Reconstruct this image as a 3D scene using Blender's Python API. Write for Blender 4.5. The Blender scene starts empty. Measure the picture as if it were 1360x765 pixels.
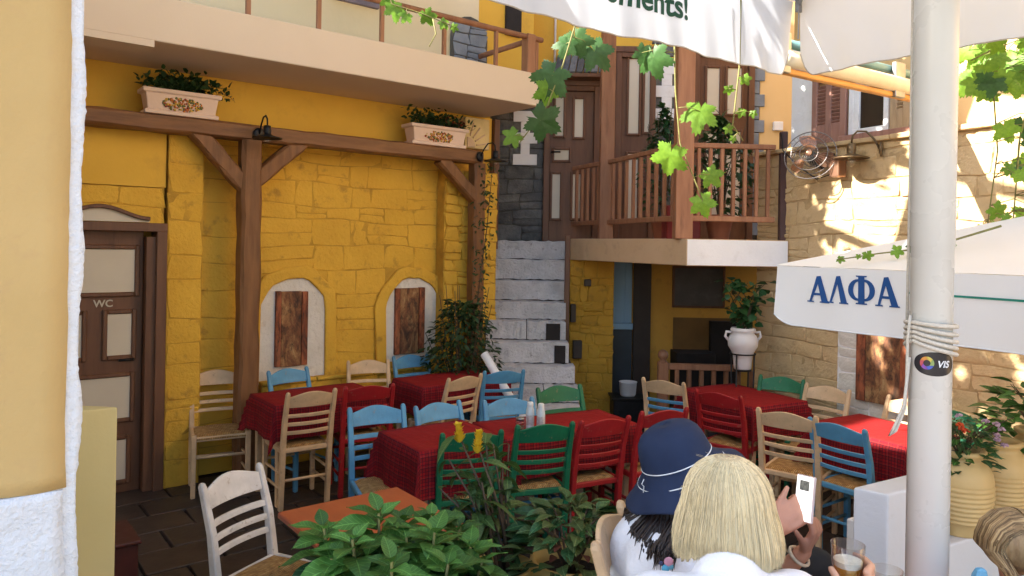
import bpy, bmesh, math, random
from mathutils import Vector, Matrix, noise
R_ = math.radians
SC = bpy.context.scene
COL = SC.collection

# ---------------------------------------------------------------- camera, sky, sun, exposure
EYE = 1.95                      # metres above the courtyard floor
FPX, PPX, PPY, ROLL = 980.0, 680.0, 325.0, R_(1.0)
CR, SR = math.cos(ROLL), math.sin(ROLL)
cam = bpy.data.cameras.new('camera'); camo = bpy.data.objects.new('camera', cam); COL.objects.link(camo)
cam.sensor_width = 36; cam.lens = 36 * FPX / 1360
cam.shift_y = -(382.5 - PPY) / 1360
cam.clip_start = 0.05; cam.clip_end = 2000
camo.matrix_world = Matrix(((CR, -SR, 0, 0), (0, 0, -1, 0), (SR, CR, 0, EYE), (0, 0, 0, 1)))
SC.camera = camo

SUN_AZ = Vector((-1.0, -0.22, 0)).normalized()     # horizontal direction towards the sun
SUN_EL = R_(36)
to_sun = Vector((SUN_AZ.x * math.cos(SUN_EL), SUN_AZ.y * math.cos(SUN_EL), math.sin(SUN_EL)))
w = bpy.data.worlds.new('World'); SC.world = w; w.use_nodes = True
nt = w.node_tree; nt.nodes.clear()
sky = nt.nodes.new('ShaderNodeTexSky'); sky.sky_type = 'NISHITA'; sky.sun_disc = False
sky.sun_elevation = SUN_EL; sky.sun_rotation = math.atan2(to_sun.x, to_sun.y)
sky.dust_density = 1.5
bg = nt.nodes.new('ShaderNodeBackground'); bg.inputs[1].default_value = 0.115
ow = nt.nodes.new('ShaderNodeOutputWorld')
nt.links.new(sky.outputs[0], bg.inputs[0]); nt.links.new(bg.outputs[0], ow.inputs[0])
sun = bpy.data.lights.new('sun', 'SUN'); suno = bpy.data.objects.new('sun', sun); COL.objects.link(suno)
sun.energy = 5.0; sun.angle = R_(0.5); sun.color = (1.0, 0.93, 0.82)
suno.rotation_euler = to_sun.to_track_quat('Z', 'Y').to_euler()
SC.view_settings.view_transform = 'Standard'; SC.view_settings.look = 'None'
SC.view_settings.gamma = 1; SC.view_settings.exposure = 2.38
SC.render.resolution_x = 1024; SC.render.resolution_y = 576
SC.render.engine = 'CYCLES'
SC.cycles.max_bounces = 8; SC.cycles.diffuse_bounces = 5; SC.cycles.glossy_bounces = 3; SC.cycles.transmission_bounces = 8; SC.cycles.transparent_max_bounces = 12
SC.cycles.sample_clamp_indirect = 6

# ---------------------------------------------------------------- pixel -> place
def ray(px, py):
    cx = (px - PPX) / FPX; cy = -(py - PPY) / FPX
    return Vector((cx * CR - cy * SR, 1.0, cx * SR + cy * CR))
CAM = Vector((0, 0, EYE))
def at_depth(px, py, d): return CAM + ray(px, py) * d
def on_z(px, py, z):
    r = ray(px, py); return CAM + r * ((z - EYE) / r.z)
class Frame:
    """a wall's own axes: x along the wall, y into it, z up"""
    def __init__(s, o, ang):
        s.o = Vector((o[0], o[1], 0)); s.rz = ang
        s.x = Vector((math.cos(ang), math.sin(ang), 0)); s.y = Vector((-math.sin(ang), math.cos(ang), 0))
    def loc(s, px, py, yl):
        r = ray(px, py); n = s.y
        t = (yl - (CAM - s.o).dot(n)) / r.dot(n)
        p = CAM + r * t; return (p - s.o).dot(s.x), p.z
    def X(s, px, py, yl): return s.loc(px, py, yl)[0]
    def Z(s, px, py, yl): return s.loc(px, py, yl)[1]
    def w(s, x, y, z): return s.o + s.x * x + s.y * y + Vector((0, 0, z))

# ---------------------------------------------------------------- mesh helpers
class MB:
    def __init__(s): s.v = []; s.f = []; s.m = []; s.uv = {}
    def add(s, vs, fs, mi=0):
        b = len(s.v); s.v += [tuple(v) for v in vs]
        for f in fs: s.f.append(tuple(i + b for i in f)); s.m.append(mi)
        return b
    def box(s, x0, x1, y0, y1, z0, z1, mi=0):
        if x0 > x1: x0, x1 = x1, x0
        if y0 > y1: y0, y1 = y1, y0
        if z0 > z1: z0, z1 = z1, z0
        s.add([(x0,y0,z0),(x1,y0,z0),(x1,y1,z0),(x0,y1,z0),(x0,y0,z1),(x1,y0,z1),(x1,y1,z1),(x0,y1,z1)],
              [(0,3,2,1),(4,5,6,7),(0,1,5,4),(1,2,6,5),(2,3,7,6),(3,0,4,7)], mi); return s
    def bar(s, p0, p1, w, h, up=(0,0,1), mi=0, w1=None, h1=None):
        p0 = Vector(p0); p1 = Vector(p1); d = (p1 - p0).normalized(); u = Vector(up)
        if abs(d.dot(u)) > .98: u = Vector((0, 1, 0))
        a = d.cross(u).normalized(); b = a.cross(d).normalized()
        w1 = w if w1 is None else w1; h1 = h if h1 is None else h1
        vs = [p0+a*(-w/2)+b*(-h/2), p0+a*(w/2)+b*(-h/2), p0+a*(w/2)+b*(h/2), p0+a*(-w/2)+b*(h/2),
              p1+a*(-w1/2)+b*(-h1/2), p1+a*(w1/2)+b*(-h1/2), p1+a*(w1/2)+b*(h1/2), p1+a*(-w1/2)+b*(h1/2)]
        s.add(vs, [(0,1,2,3),(7,6,5,4),(0,4,5,1),(1,5,6,2),(2,6,7,3),(3,7,4,0)], mi); return s
    def tube(s, pts, rad, seg=8, mi=0, cap=True):
        pts = [Vector(p) for p in pts]; n = len(pts)
        if not hasattr(rad, '__len__'): rad = [rad] * n
        b = len(s.v); a = None
        for i, p in enumerate(pts):
            d = (pts[min(i+1, n-1)] - pts[max(i-1, 0)])
            d = d.normalized() if d.length > 1e-9 else Vector((0,0,1))
            if a is None:
                u = Vector((0,0,1)) if abs(d.z) < .9 else Vector((1,0,0))
                a = d.cross(u).normalized()
            else:
                a = (a - d * a.dot(d)).normalized()
            c = d.cross(a)
            for k in range(seg):
                t = 2*math.pi*k/seg; s.v.append(tuple(p + (a*math.cos(t) + c*math.sin(t)) * rad[i]))
        for i in range(n-1):
            for k in range(seg):
                k2 = (k+1) % seg
                s.f.append((b+i*seg+k, b+i*seg+k2, b+(i+1)*seg+k2, b+(i+1)*seg+k)); s.m.append(mi)
        if cap:
            s.f.append(tuple(b+k for k in reversed(range(seg)))); s.m.append(mi)
            s.f.append(tuple(b+(n-1)*seg+k for k in range(seg))); s.m.append(mi)
        return s
    def lathe(s, prof, seg=24, c=(0,0,0), mi=0, capb=True, capt=True):
        b = len(s.v)
        for r, z in prof:
            for k in range(seg):
                t = 2*math.pi*k/seg; s.v.append((c[0]+r*math.cos(t), c[1]+r*math.sin(t), c[2]+z))
        n = len(prof)
        for i in range(n-1):
            for k in range(seg):
                k2 = (k+1) % seg
                s.f.append((b+i*seg+k, b+i*seg+k2, b+(i+1)*seg+k2, b+(i+1)*seg+k)); s.m.append(mi)
        if capb: s.f.append(tuple(b+k for k in reversed(range(seg)))); s.m.append(mi)
        if capt: s.f.append(tuple(b+(n-1)*seg+k for k in range(seg))); s.m.append(mi)
        return s
    def prism(s, poly, y0, y1, mi=0):
        """polygon in x-z extruded along y"""
        n = len(poly); b = len(s.v)
        for x, z in poly: s.v.append((x, y0, z))
        for x, z in poly: s.v.append((x, y1, z))
        s.f.append(tuple(b+k for k in range(n))); s.m.append(mi)
        s.f.append(tuple(b+n+k for k in reversed(range(n)))); s.m.append(mi)
        for k in range(n):
            k2 = (k+1) % n; s.f.append((b+k2, b+k, b+n+k, b+n+k2)); s.m.append(mi)
        return s
    def strip(s, inner, outer, y0, y1, mi=0):
        """ring between two open outlines in x-z, extruded along y"""
        n = len(inner); b = len(s.v)
        for L, y in ((inner, y0), (outer, y0), (inner, y1), (outer, y1)):
            for x, z in L: s.v.append((x, y, z))
        for k in range(n-1):
            i, j = k, k+1
            s.f += [(b+i, b+n+i, b+n+j, b+j), (b+2*n+i, b+2*n+j, b+3*n+j, b+3*n+i), (b+i, b+j, b+2*n+j, b+2*n+i), (b+n+i, b+3*n+i, b+3*n+j, b+n+j)]
            s.m += [mi]*4
        s.f += [(b, b+2*n, b+3*n, b+n), (b+n-1, b+2*n-1, b+4*n-1, b+3*n-1)]; s.m += [mi]*2
        return s
    def ball(s, c, r, seg=12, rings=8, sc=(1,1,1), mi=0, M=None):
        b = len(s.v); c = Vector(c)
        for i in range(rings+1):
            t = math.pi*i/rings
            for k in range(seg):
                a = 2*math.pi*k/seg
                p = Vector((r*math.sin(t)*math.cos(a)*sc[0], r*math.sin(t)*math.sin(a)*sc[1], r*math.cos(t)*sc[2]))
                if M: p = M @ p
                s.v.append(tuple(c + p))
        for i in range(rings):
            for k in range(seg):
                k2 = (k+1) % seg; s.f.append((b+i*seg+k, b+(i+1)*seg+k, b+(i+1)*seg+k2, b+i*seg+k2)); s.m.append(mi)
        return s
    def capsule(s, p0, r0, p1, r1, seg=12):
        p0 = Vector(p0); p1 = Vector(p1); d = (p1-p0).normalized()
        pts = []; rad = []
        for k in range(5):
            t = math.pi/2*(1-k/4.0); pts.append(p0 - d*r0*math.sin(t)); rad.append(max(r0*math.cos(t), 1e-4))
        for k in range(5):
            t = math.pi/2*(k/4.0); pts.append(p1 + d*r1*math.sin(t)); rad.append(max(r1*math.cos(t), 1e-4))
        return s.tube(pts, rad, seg)
    def mesh(s, name, bevel=0, bseg=1, smooth=False):
        me = bpy.data.meshes.new(name); me.from_pydata(s.v, [], s.f)
        me.polygons.foreach_set('material_index', s.m)
        if s.uv:
            ul = me.uv_layers.new(name='UVMap')
            for l in me.loops: ul.data[l.index].uv = s.uv.get(l.vertex_index, (0, 0))
        bm = bmesh.new(); bm.from_mesh(me)
        bmesh.ops.recalc_face_normals(bm, faces=bm.faces)
        if bevel:
            ed = [e for e in bm.edges if len(e.link_faces) == 2 and e.calc_face_angle(0) > .5]
            bmesh.ops.bevel(bm, geom=ed, offset=bevel, segments=bseg, profile=.6, affect='EDGES', clamp_overlap=True)
        bm.to_mesh(me); bm.free()
        if smooth: me.polygons.foreach_set('use_smooth', [True]*len(me.polygons))
        me.update(); return me
    def build(s, name, mat, parent=None, bevel=0, bseg=1, smooth=False):
        return obj(name, s.mesh(name, bevel, bseg, smooth), mat, parent)

def obj(name, me, mat=None, parent=None, loc=None, rot=None, scale=None):
    o = bpy.data.objects.new(name, me); COL.objects.link(o)
    if mat is not None and me is not None:
        ms = mat if isinstance(mat, (list, tuple)) else [mat]
        if len(me.materials) == 0:
            for m in ms: me.materials.append(m)
    if parent: o.parent = parent
    if loc is not None: o.location = loc
    if rot is not None: o.rotation_euler = rot
    if scale is not None: o.scale = scale
    return o
def thing(name, label, cat, loc=(0,0,0), rz=0, group=None):
    o = bpy.data.objects.new(name, None); COL.objects.link(o); o.empty_display_size = .1
    o.location = loc; o.rotation_euler = (0, 0, rz); tag(o, label, cat, group); return o
def tag(o, label=None, cat=None, group=None, kind=None):
    if label: o['label'] = label
    if cat: o['category'] = cat
    if group: o['group'] = group
    if kind: o['kind'] = kind
    return o
def place(o, M): o.matrix_basis = M; return o
def text_mesh(txt, size, extrude=.001, offset=0, font_scale_x=1.0):
    cu = bpy.data.curves.new('lettering', 'FONT'); cu.body = txt; cu.size = size; cu.extrude = extrude; cu.offset = offset
    cu.resolution_u = 4
    o = bpy.data.objects.new('lettering_source', cu); COL.objects.link(o)
    bpy.context.view_layer.update()
    dg = bpy.context.evaluated_depsgraph_get()
    me = bpy.data.meshes.new_from_object(o.evaluated_get(dg))
    bpy.data.objects.remove(o); bpy.data.curves.remove(cu); me.materials.clear(); me.name = 'lettering'
    return me

# ---------------------------------------------------------------- materials
def srgb(r, g, b):
    f = lambda c: ((c/255.0 + .055)/1.055)**2.4 if c > 10 else c/255.0/12.92
    return (f(r), f(g), f(b))
class NT:
    def __init__(s, name):
        s.mat = bpy.data.materials.new(name); s.mat.use_nodes = True; s.n = s.mat.node_tree.nodes; s.l = s.mat.node_tree.links
        s.bsdf = s.n['Principled BSDF']; s.out = s.n['Material Output']
    def node(s, t, **kw):
        n = s.n.new(t)
        for k, v in kw.items(): setattr(n, k, v)
        return n
    def link(s, a, b): s.l.new(a, b)
    def coord(s, kind, stretch=(1,1,1)):
        if kind == 'World': c = s.node('ShaderNodeNewGeometry').outputs['Position']
        else: c = s.node('ShaderNodeTexCoord').outputs[kind]
        if stretch != (1,1,1):
            mp = s.node('ShaderNodeMapping'); mp.inputs['Scale'].default_value = stretch; s.link(c, mp.inputs['Vector']); c = mp.outputs[0]
        return c
    def noise(s, c, scale, detail=5, rough=.55, dist=0):
        n = s.node('ShaderNodeTexNoise'); n.inputs['Scale'].default_value = scale; n.inputs['Detail'].default_value = detail
        n.inputs['Roughness'].default_value = rough; n.inputs['Distortion'].default_value = dist; s.link(c, n.inputs['Vector']); return n.outputs['Fac']
    def ramp(s, f, stops):
        r = s.node('ShaderNodeValToRGB'); e = r.color_ramp.elements
        while len(e) < len(stops): e.new(.5)
        for el, (p, c) in zip(e, stops): el.position = p; el.color = (c[0], c[1], c[2], 1)
        s.link(f, r.inputs[0]); return r.outputs[0]
    def val(s, f, lo, hi):
        m = s.node('ShaderNodeMapRange'); m.inputs[1].default_value = lo; m.inputs[2].default_value = hi; s.link(f, m.inputs[0]); return m.outputs[0]
    def math(s, op, a, b=0.0):
        m = s.node('ShaderNodeMath', operation=op)
        for i, x in enumerate((a, b)):
            if isinstance(x, (int, float)): m.inputs[i].default_value = x
            else: s.link(x, m.inputs[i])
        return m.outputs[0]
    def mix(s, f, a, b, mode='MIX'):
        m = s.node('ShaderNodeMix', data_type='RGBA', blend_type=mode)
        for i, x in ((0, f), (6, a), (7, b)):
            if isinstance(x, (int, float)): m.inputs[i].default_value = x
            elif isinstance(x, (tuple, list)): m.inputs[i].default_value = (x[0], x[1], x[2], 1)
            else: s.link(x, m.inputs[i])
        return m.outputs[2]
    def bump(s, h, strength, dist=.01):
        b = s.node('ShaderNodeBump'); b.inputs['Strength'].default_value = strength; b.inputs['Distance'].default_value = dist
        s.link(h, b.inputs['Height']); s.link(b.outputs[0], s.bsdf.inputs['Normal']); return b
def surf(name, c1, c2=None, scale=5, rough=.7, bump=.3, bscale=30, bdist=.01, rand=0, dirt=None, dirt_amt=.5, dscale=9, coord='Object',
         stretch=(1,1,1), spec=.4, metallic=0, translucent=0, emission=0, rvar=.15, dthr=(.55, .72)):
    t = NT(name); c = t.coord(coord, stretch)
    if c2 is None: c2 = tuple(x*.72 for x in c1)
    col = t.ramp(t.noise(c, scale), [(.3, c2), (.68, c1)])
    if dirt is not None:
        col = t.mix(t.math('MULTIPLY', t.val(t.noise(c, dscale, 8, .65), dthr[0], dthr[1]), dirt_amt), col, dirt)
    if rand:
        oi = t.node('ShaderNodeObjectInfo'); k = t.node('ShaderNodeHueSaturation')
        v = t.math('ADD', t.math('MULTIPLY', oi.outputs['Random'], rand), 1 - rand/2); t.link(v, k.inputs['Value']); t.link(col, k.inputs['Color']); col = k.outputs[0]
    t.link(col, t.bsdf.inputs['Base Color'])
    t.link(t.math('ADD', t.math('MULTIPLY', t.noise(c, scale*2.3, 4), rvar), rough - rvar/2), t.bsdf.inputs['Roughness'])
    t.bsdf.inputs['Specular IOR Level'].default_value = spec; t.bsdf.inputs['Metallic'].default_value = metallic
    if bump: t.bump(t.noise(c, bscale, 6, .6), bump, bdist)
    if translucent:
        tr = t.node('ShaderNodeBsdfTranslucent'); t.link(col, tr.inputs['Color'])
        mx = t.node('ShaderNodeMixShader'); mx.inputs[0].default_value = translucent
        t.link(t.bsdf.outputs[0], mx.inputs[1]); t.link(tr.outputs[0], mx.inputs[2]); t.link(mx.outputs[0], t.out.inputs['Surface'])
    return t.mat

Y1, Y2 = (.73, .425, .048), (.63, .35, .036)
M_yellow = surf('painted_yellow_stone', Y1, Y2, 2.2, .8, .8, 26, .018, rand=.07, dirt=(.30,.16,.03), dirt_amt=.6, dscale=6, coord='World', dthr=(.58,.70))
M_yellow_joint = surf('yellow_joint', (.66,.375,.042), (.38,.205,.025), 5, .85, .6, 50, .01, coord='World')
M_yellow_plaster = surf('yellow_plaster', (.72,.42,.05), (.65,.37,.042), 1.6, .8, .25, 45, .006, dirt=(.35,.19,.04), dirt_amt=.3, dscale=3, coord='World')
M_ochre = surf('painted_ochre_brick', (.60,.43,.235), (.52,.36,.18), 2.5, .8, .8, 28, .018, rand=.12, dirt=(.2,.12,.05), dirt_amt=.5, dscale=8, coord='World', dthr=(.58,.72))
M_ochre_joint = surf('ochre_joint', (.54,.375,.19), (.34,.23,.11), 7, .85, .6, 50, .01, coord='World')
M_ochre_plaster = surf('ochre_plaster', (.62,.33,.055), (.54,.28,.045), 2, .8, .3, 40, .006, dirt=(.25,.13,.03), dirt_amt=.35, coord='World')
M_upper_ochre = surf('upper_ochre_plaster', (.72,.50,.24), (.66,.44,.20), 1.5, .85, .2, 40, .005, coord='World')
M_cream = surf('cream_render', (.67,.53,.40), (.63,.49,.365), 1.2, .8, .12, 50, .004, coord='World')
M_pale = surf('pale_cream_wall', (.72,.62,.42), (.66,.56,.37), 1.5, .85, .3, 12, .01, coord='World')
M_soffit = surf('soffit_render', (.62,.45,.34), (.56,.40,.30), 1.2, .85, .12, 50, .004, coord='World')
M_near_yellow = surf('near_yellow_plaster', (.55,.375,.155), (.50,.335,.13), 2.2, .85, .5, 60, .004, dirt=(.48,.31,.14), dirt_amt=.4, dscale=14, coord='World')
M_near_white = surf('white_lime_plaster', (.74,.75,.77), (.68,.69,.72), 5, .9, .9, 45, .014, coord='World')
M_pier = surf('pale_yellow_pier', (.62,.49,.22), (.57,.45,.19), 2, .8, .2, 60, .003, coord='World')
M_white_stone = surf('whitewashed_stone', (.64,.60,.59), (.46,.43,.42), 6, .85, 1.0, 40, .02, rand=.12, dirt=(.18,.15,.14), dirt_amt=.6, dscale=16, coord='World', dthr=(.58,.7))
M_step_joint = surf('stair_joint', (.10,.075,.06), (.05,.04,.035), 14, .9, .6, 50, .01, coord='World')
M_grey_stone = surf('grey_stone', (.155,.15,.14), (.075,.075,.078), 7, .85, .9, 45, .014, rand=.5, dirt=(.05,.05,.045), dirt_amt=.6, dscale=18, coord='World')
M_grey_joint = surf('grey_stone_joint', (.10,.095,.085), (.06,.055,.05), 14, .9, .6, 50, .01, coord='World')
M_blue_stone = surf('blue_grey_painted_stone', (.22,.25,.30), (.15,.17,.21), 5, .8, .5, 40, .008, rand=.2, coord='World')
M_white_paint = surf('white_painted_plaster', (.82,.81,.82), (.77,.76,.77), 4, .8, .3, 40, .006, dirt=(.5,.45,.4), dirt_amt=.3, coord='World')
M_niche_white = surf('niche_white', (.74,.70,.64), (.64,.59,.52), 6, .85, .8, 28, .014, dirt=(.35,.28,.2), dirt_amt=.45, dscale=12, coord='World')
M_tan_slab = surf('tan_slab_paint', (.60,.40,.235), (.53,.35,.20), 3, .8, .4, 40, .006, dirt=(.3,.2,.13), dirt_amt=.3, coord='World')
def wood(name, c1, c2, axis, rough=.5, rand=.15, bump=.35):
    st = {'x': (.12,1,1), 'y': (1,.12,1), 'z': (1,1,.12)}[axis]
    return surf(name, c1, c2, 22, rough, bump, 60, .004, rand=rand, dirt=tuple(x*.35 for x in c2), dirt_amt=.5, dscale=16, stretch=st, spec=.35)
M_beam = wood('brown_beam_wood', (.245,.112,.042), (.16,.070,.027), 'x', .6, 0, .7)
M_post = wood('brown_post_wood', (.235,.106,.040), (.15,.065,.025), 'z', .6, 0, .7)
M_door = wood('dark_brown_door_wood', (.165,.073,.036), (.115,.049,.025), 'z', .5, 0, .2)
M_rail = wood('reddish_railing_wood', (.36,.165,.085), (.26,.11,.055), 'z', .55, .2, .25)
M_shutter = wood('brown_shutter_wood', (.36,.19,.145), (.28,.14,.105), 'z', .6, .1, .2)
M_panel = surf('beige_door_panel', (.62,.55,.44), (.57,.50,.40), 3, .6, .08, 30, .002)
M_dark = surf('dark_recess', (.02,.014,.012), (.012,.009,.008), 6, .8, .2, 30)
M_iron = surf('black_iron', (.022,.02,.02), (.012,.011,.011), 12, .45, .3, 60, .002, metallic=.4)
M_metal = surf('grey_metal', (.35,.35,.35), (.25,.25,.25), 12, .35, .1, 60, .002, metallic=.8)
M_floor = surf('dark_slate_floor', (.062,.040,.030), (.032,.022,.018), 5, .5, .4, 30, .006, rand=.3, dirt=(.03,.02,.017), dirt_amt=.5, coord='World')
M_grout = surf('dark_grout', (.045,.031,.025), (.03,.021,.017), 9, .9, .3, 40, coord='World')
M_terrace = surf('terrace_paving', (.30,.25,.20), (.22,.18,.15), 4, .75, .3, 30, .006, coord='World')
M_ground = surf('earth_ground', (.2,.16,.11), (.14,.11,.08), .6, .95, .3, 6, coord='World')
def paint(name, c, rough=.5, wear=(.26,.17,.10), wamt=.5):
    return surf(name, c, tuple(x*.74 for x in c), 9, rough, .35, 60, .003, rand=.14, dirt=wear, dirt_amt=wamt, dscale=34, spec=.4, dthr=(.60,.68))
CH = {'blue': paint('sky_blue_paint', (.105,.32,.52)), 'cream': paint('cream_wood_paint', (.68,.46,.265)), 'green': paint('green_paint', (.008,.145,.062)),
      'red': paint('red_paint', (.36,.013,.016)), 'white': paint('white_chair_paint', (.74,.70,.66))}
def rush():
    t = NT('woven_rush'); c = t.coord('Object')
    sx = t.node('ShaderNodeSeparateXYZ'); t.link(c, sx.inputs[0])
    ax = t.math('ABSOLUTE', sx.outputs[0]); ay = t.math('ABSOLUTE', t.math('SUBTRACT', sx.outputs[1], .195))
    k = t.math('GREATER_THAN', ax, ay)
    u = t.math('ADD', t.math('MULTIPLY', k, sx.outputs[1]), t.math('MULTIPLY', t.math('SUBTRACT', 1.0, k), sx.outputs[0]))
    wv = t.math('SINE', t.math('MULTIPLY', u, 520.0))
    n = t.noise(c, 30, 6)
    col = t.ramp(n, [(.3, (.30,.14,.04)), (.55, (.52,.29,.095)), (.75, (.70,.46,.20))])
    col = t.mix(t.val(wv, -1.0, .2), t.mix(.6, col, (.10,.045,.014)), col)
    t.link(col, t.bsdf.inputs['Base Color']); t.bsdf.inputs['Roughness'].default_value = .75
    t.bump(t.math('ADD', wv, t.math('MULTIPLY', n, 1.5)), .7, .004); return t.mat
M_rush = rush()
def plaid(name, strength, base):
    t = NT(name); c = t.coord('UV'); sp = t.node('ShaderNodeSeparateXYZ'); t.link(c, sp.inputs[0])
    col = t.mix(t.noise(c, 6, 4), base, tuple(x*.8 for x in base))
    def lines(col, period, width, off, colour, amt):
        m = None
        for ax in (0, 1):
            f = t.math('FRACT', t.math('ADD', t.math('DIVIDE', sp.outputs[ax], period), off + 10.0))
            g = t.math('LESS_THAN', f, width); m = g if m is None else t.math('MAXIMUM', m, g)
        return t.mix(t.math('MULTIPLY', m, amt*strength), col, colour)
    col = lines(col, .062, .30, .0, (.10,.008,.010), .5)
    col = lines(col, .0205, .20, .1, (.022,.006,.014), .8)
    col = lines(col, .062, .05, .62, (.16,.05,.04), .5)
    t.link(col, t.bsdf.inputs['Base Color']); t.bsdf.inputs['Roughness'].default_value = .85
    t.bsdf.inputs['Specular IOR Level'].default_value = .15
    t.bump(t.math('ADD', t.math('MULTIPLY', t.noise(c, 9, 4, .6, .4), 3.0), t.math('MULTIPLY', t.noise(c, 240, 3), .15)), .45, .006); return t.mat
M_plaid = plaid('red_plaid_cloth', 1.0, (.30,.009,.014)); M_plaid_top = plaid('red_cloth_top', .3, (.29,.012,.012))
M_tabletop = surf('red_brown_tabletop', (.40,.095,.04), (.32,.07,.03), 9, .35, .15, 60, .002, stretch=(1,.2,1), dirt=(.2,.05,.03), dirt_amt=.35)
M_canvas = surf('white_parasol_canvas', (.70,.75,.84), (.66,.71,.80), 2, .8, .12, 260, .001, translucent=.2)
M_canvas2 = surf('white_printed_canvas', (.80,.81,.84), (.76,.77,.80), 2, .8, .12, 260, .001, translucent=.22)
M_pole = surf('white_enamel_pole', (.56,.56,.54), (.52,.52,.50), 3, .28, .05, 20, .002, dirt=(.45,.42,.38), dirt_amt=.3, dscale=30, dthr=(.66,.72))
M_rope = surf('grey_cord', (.52,.48,.42), (.40,.37,.32), 120, .9, .6, 300, .002)
M_print_green = surf('dark_green_print', (.010,.075,.045), None, 3, .7, 0)
M_print_blue = surf('blue_print', (.010,.07,.25), None, 3, .6, 0)
M_print_teal = surf('teal_print', (.01,.22,.17), None, 3, .6, 0)
M_pot = surf('cream_glazed_pot', (.66,.47,.21), (.60,.41,.17), 3, .5, .15, 30, .003, dirt=(.45,.3,.12), dirt_amt=.25)
M_pot_yellow = surf('yellow_planter', (.62,.44,.15), (.56,.38,.12), 3, .5, .12, 30, .003)
M_whitepot = surf('white_amphora_glaze', (.66,.63,.62), (.60,.57,.56), 4, .5, .1, 30, .002)
M_soil = surf('potting_soil', (.04,.027,.018), (.02,.014,.01), 20, .95, .9, 60, .02)
def leafm(name, c1, c2, rand=.5, tr=.3, rough=.45, vein=0):
    if not vein: return surf(name, c1, c2, 9, rough, .25, 60, .003, rand=rand, translucent=tr, spec=.4)
    t = NT(name); c = t.coord('Object'); sp = t.node('ShaderNodeSeparateXYZ'); t.link(c, sp.inputs[0])
    ax = t.math('ABSOLUTE', sp.outputs[0]); side = t.math('SINE', t.math('MULTIPLY', t.math('SUBTRACT', sp.outputs[1], t.math('MULTIPLY', ax, .7)), vein))
    m = t.math('MAXIMUM', t.val(ax, .0022, .0006), t.math('MULTIPLY', t.val(side, .86, 1.0), .55))
    col = t.ramp(t.noise(c, 14), [(.3, c2), (.7, c1)]); col = t.mix(t.math('MULTIPLY', m, .6), col, tuple(min(1, x*1.9+.03) for x in c1))
    oi = t.node('ShaderNodeObjectInfo'); k = t.node('ShaderNodeHueSaturation'); t.link(t.math('ADD', t.math('MULTIPLY', oi.outputs['Random'], rand), 1-rand/2), k.inputs['Value']); t.link(col, k.inputs['Color']); col = k.outputs[0]
    t.link(col, t.bsdf.inputs['Base Color']); t.bsdf.inputs['Roughness'].default_value = rough; t.bsdf.inputs['Specular IOR Level'].default_value = .4
    t.bump(t.math('SUBTRACT', t.math('MULTIPLY', t.noise(c, 90, 3), .4), m), .5, .003)
    tr_ = t.node('ShaderNodeBsdfTranslucent'); t.link(col, tr_.inputs['Color']); mx = t.node('ShaderNodeMixShader'); mx.inputs[0].default_value = tr
    t.link(t.bsdf.outputs[0], mx.inputs[1]); t.link(tr_.outputs[0], mx.inputs[2]); t.link(mx.outputs[0], t.out.inputs['Surface']); return t.mat
M_vine = leafm('vine_leaf_green', (.19,.35,.04), (.12,.25,.025), .4, .5)
M_vine_dark = leafm('vine_leaf_dark', (.055,.14,.035), (.035,.09,.022), .4, .3)
M_lush = leafm('lush_leaf_green', (.10,.235,.04), (.035,.11,.02), .8, .25, .5, 420)
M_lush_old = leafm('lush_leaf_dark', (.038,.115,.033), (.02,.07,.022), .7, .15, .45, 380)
M_shrimp = leafm('shrimp_plant_leaf', (.065,.125,.03), (.04,.085,.02), .5, .25, .45, 500)
M_poin = leafm('oval_plant_leaf', (.075,.12,.035), (.03,.065,.018), .6, .2, .45, 500)
M_bush = leafm('dark_bush_leaf', (.036,.075,.022), (.016,.038,.011), .0, .2)
M_ivy = leafm('balcony_plant_leaf', (.05,.10,.03), (.02,.05,.014), .0, .2)
M_pothos = leafm('glossy_leaf', (.035,.10,.03), (.016,.055,.018), .0, .15, .35)
M_stem = surf('brown_stem', (.11,.07,.04), (.06,.04,.025), 20, .8, .4, 60)
M_vstem = surf('vine_stem', (.22,.22,.06), (.15,.13,.05), 20, .7, .3, 60)
M_flower_y = surf('yellow_bract', (.75,.52,.03), (.65,.42,.02), 20, .6, .4, 80, .003, translucent=.3)
M_flower_o = surf('orange_flower', (.75,.11,.02), (.65,.06,.02), 20, .6, .4, 80, translucent=.2)
M_flower_l = surf('lilac_flower', (.62,.42,.50), (.52,.33,.45), 20, .6, .4, 80, translucent=.2)
M_skin = surf('skin', (.56,.31,.21), (.50,.26,.17), 12, .5, .15, 120, .001, spec=.4); M_skin_r = surf('tanned_skin', (.48,.235,.155), (.42,.19,.12), 12, .5, .15, 120, .001)
M_shirt = surf('white_cotton', (.66,.68,.73), (.60,.62,.68), 5, .85, .5, 9, .03)
M_black = surf('black_cloth', (.012,.012,.014), (.008,.008,.01), 9, .8, .2, 60)
M_hat = surf('navy_felt', (.010,.022,.062), (.007,.016,.048), 12, .85, .25, 120, .002)
M_band = surf('white_piping', (.72,.74,.78), None, 5, .7, 0)
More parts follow.
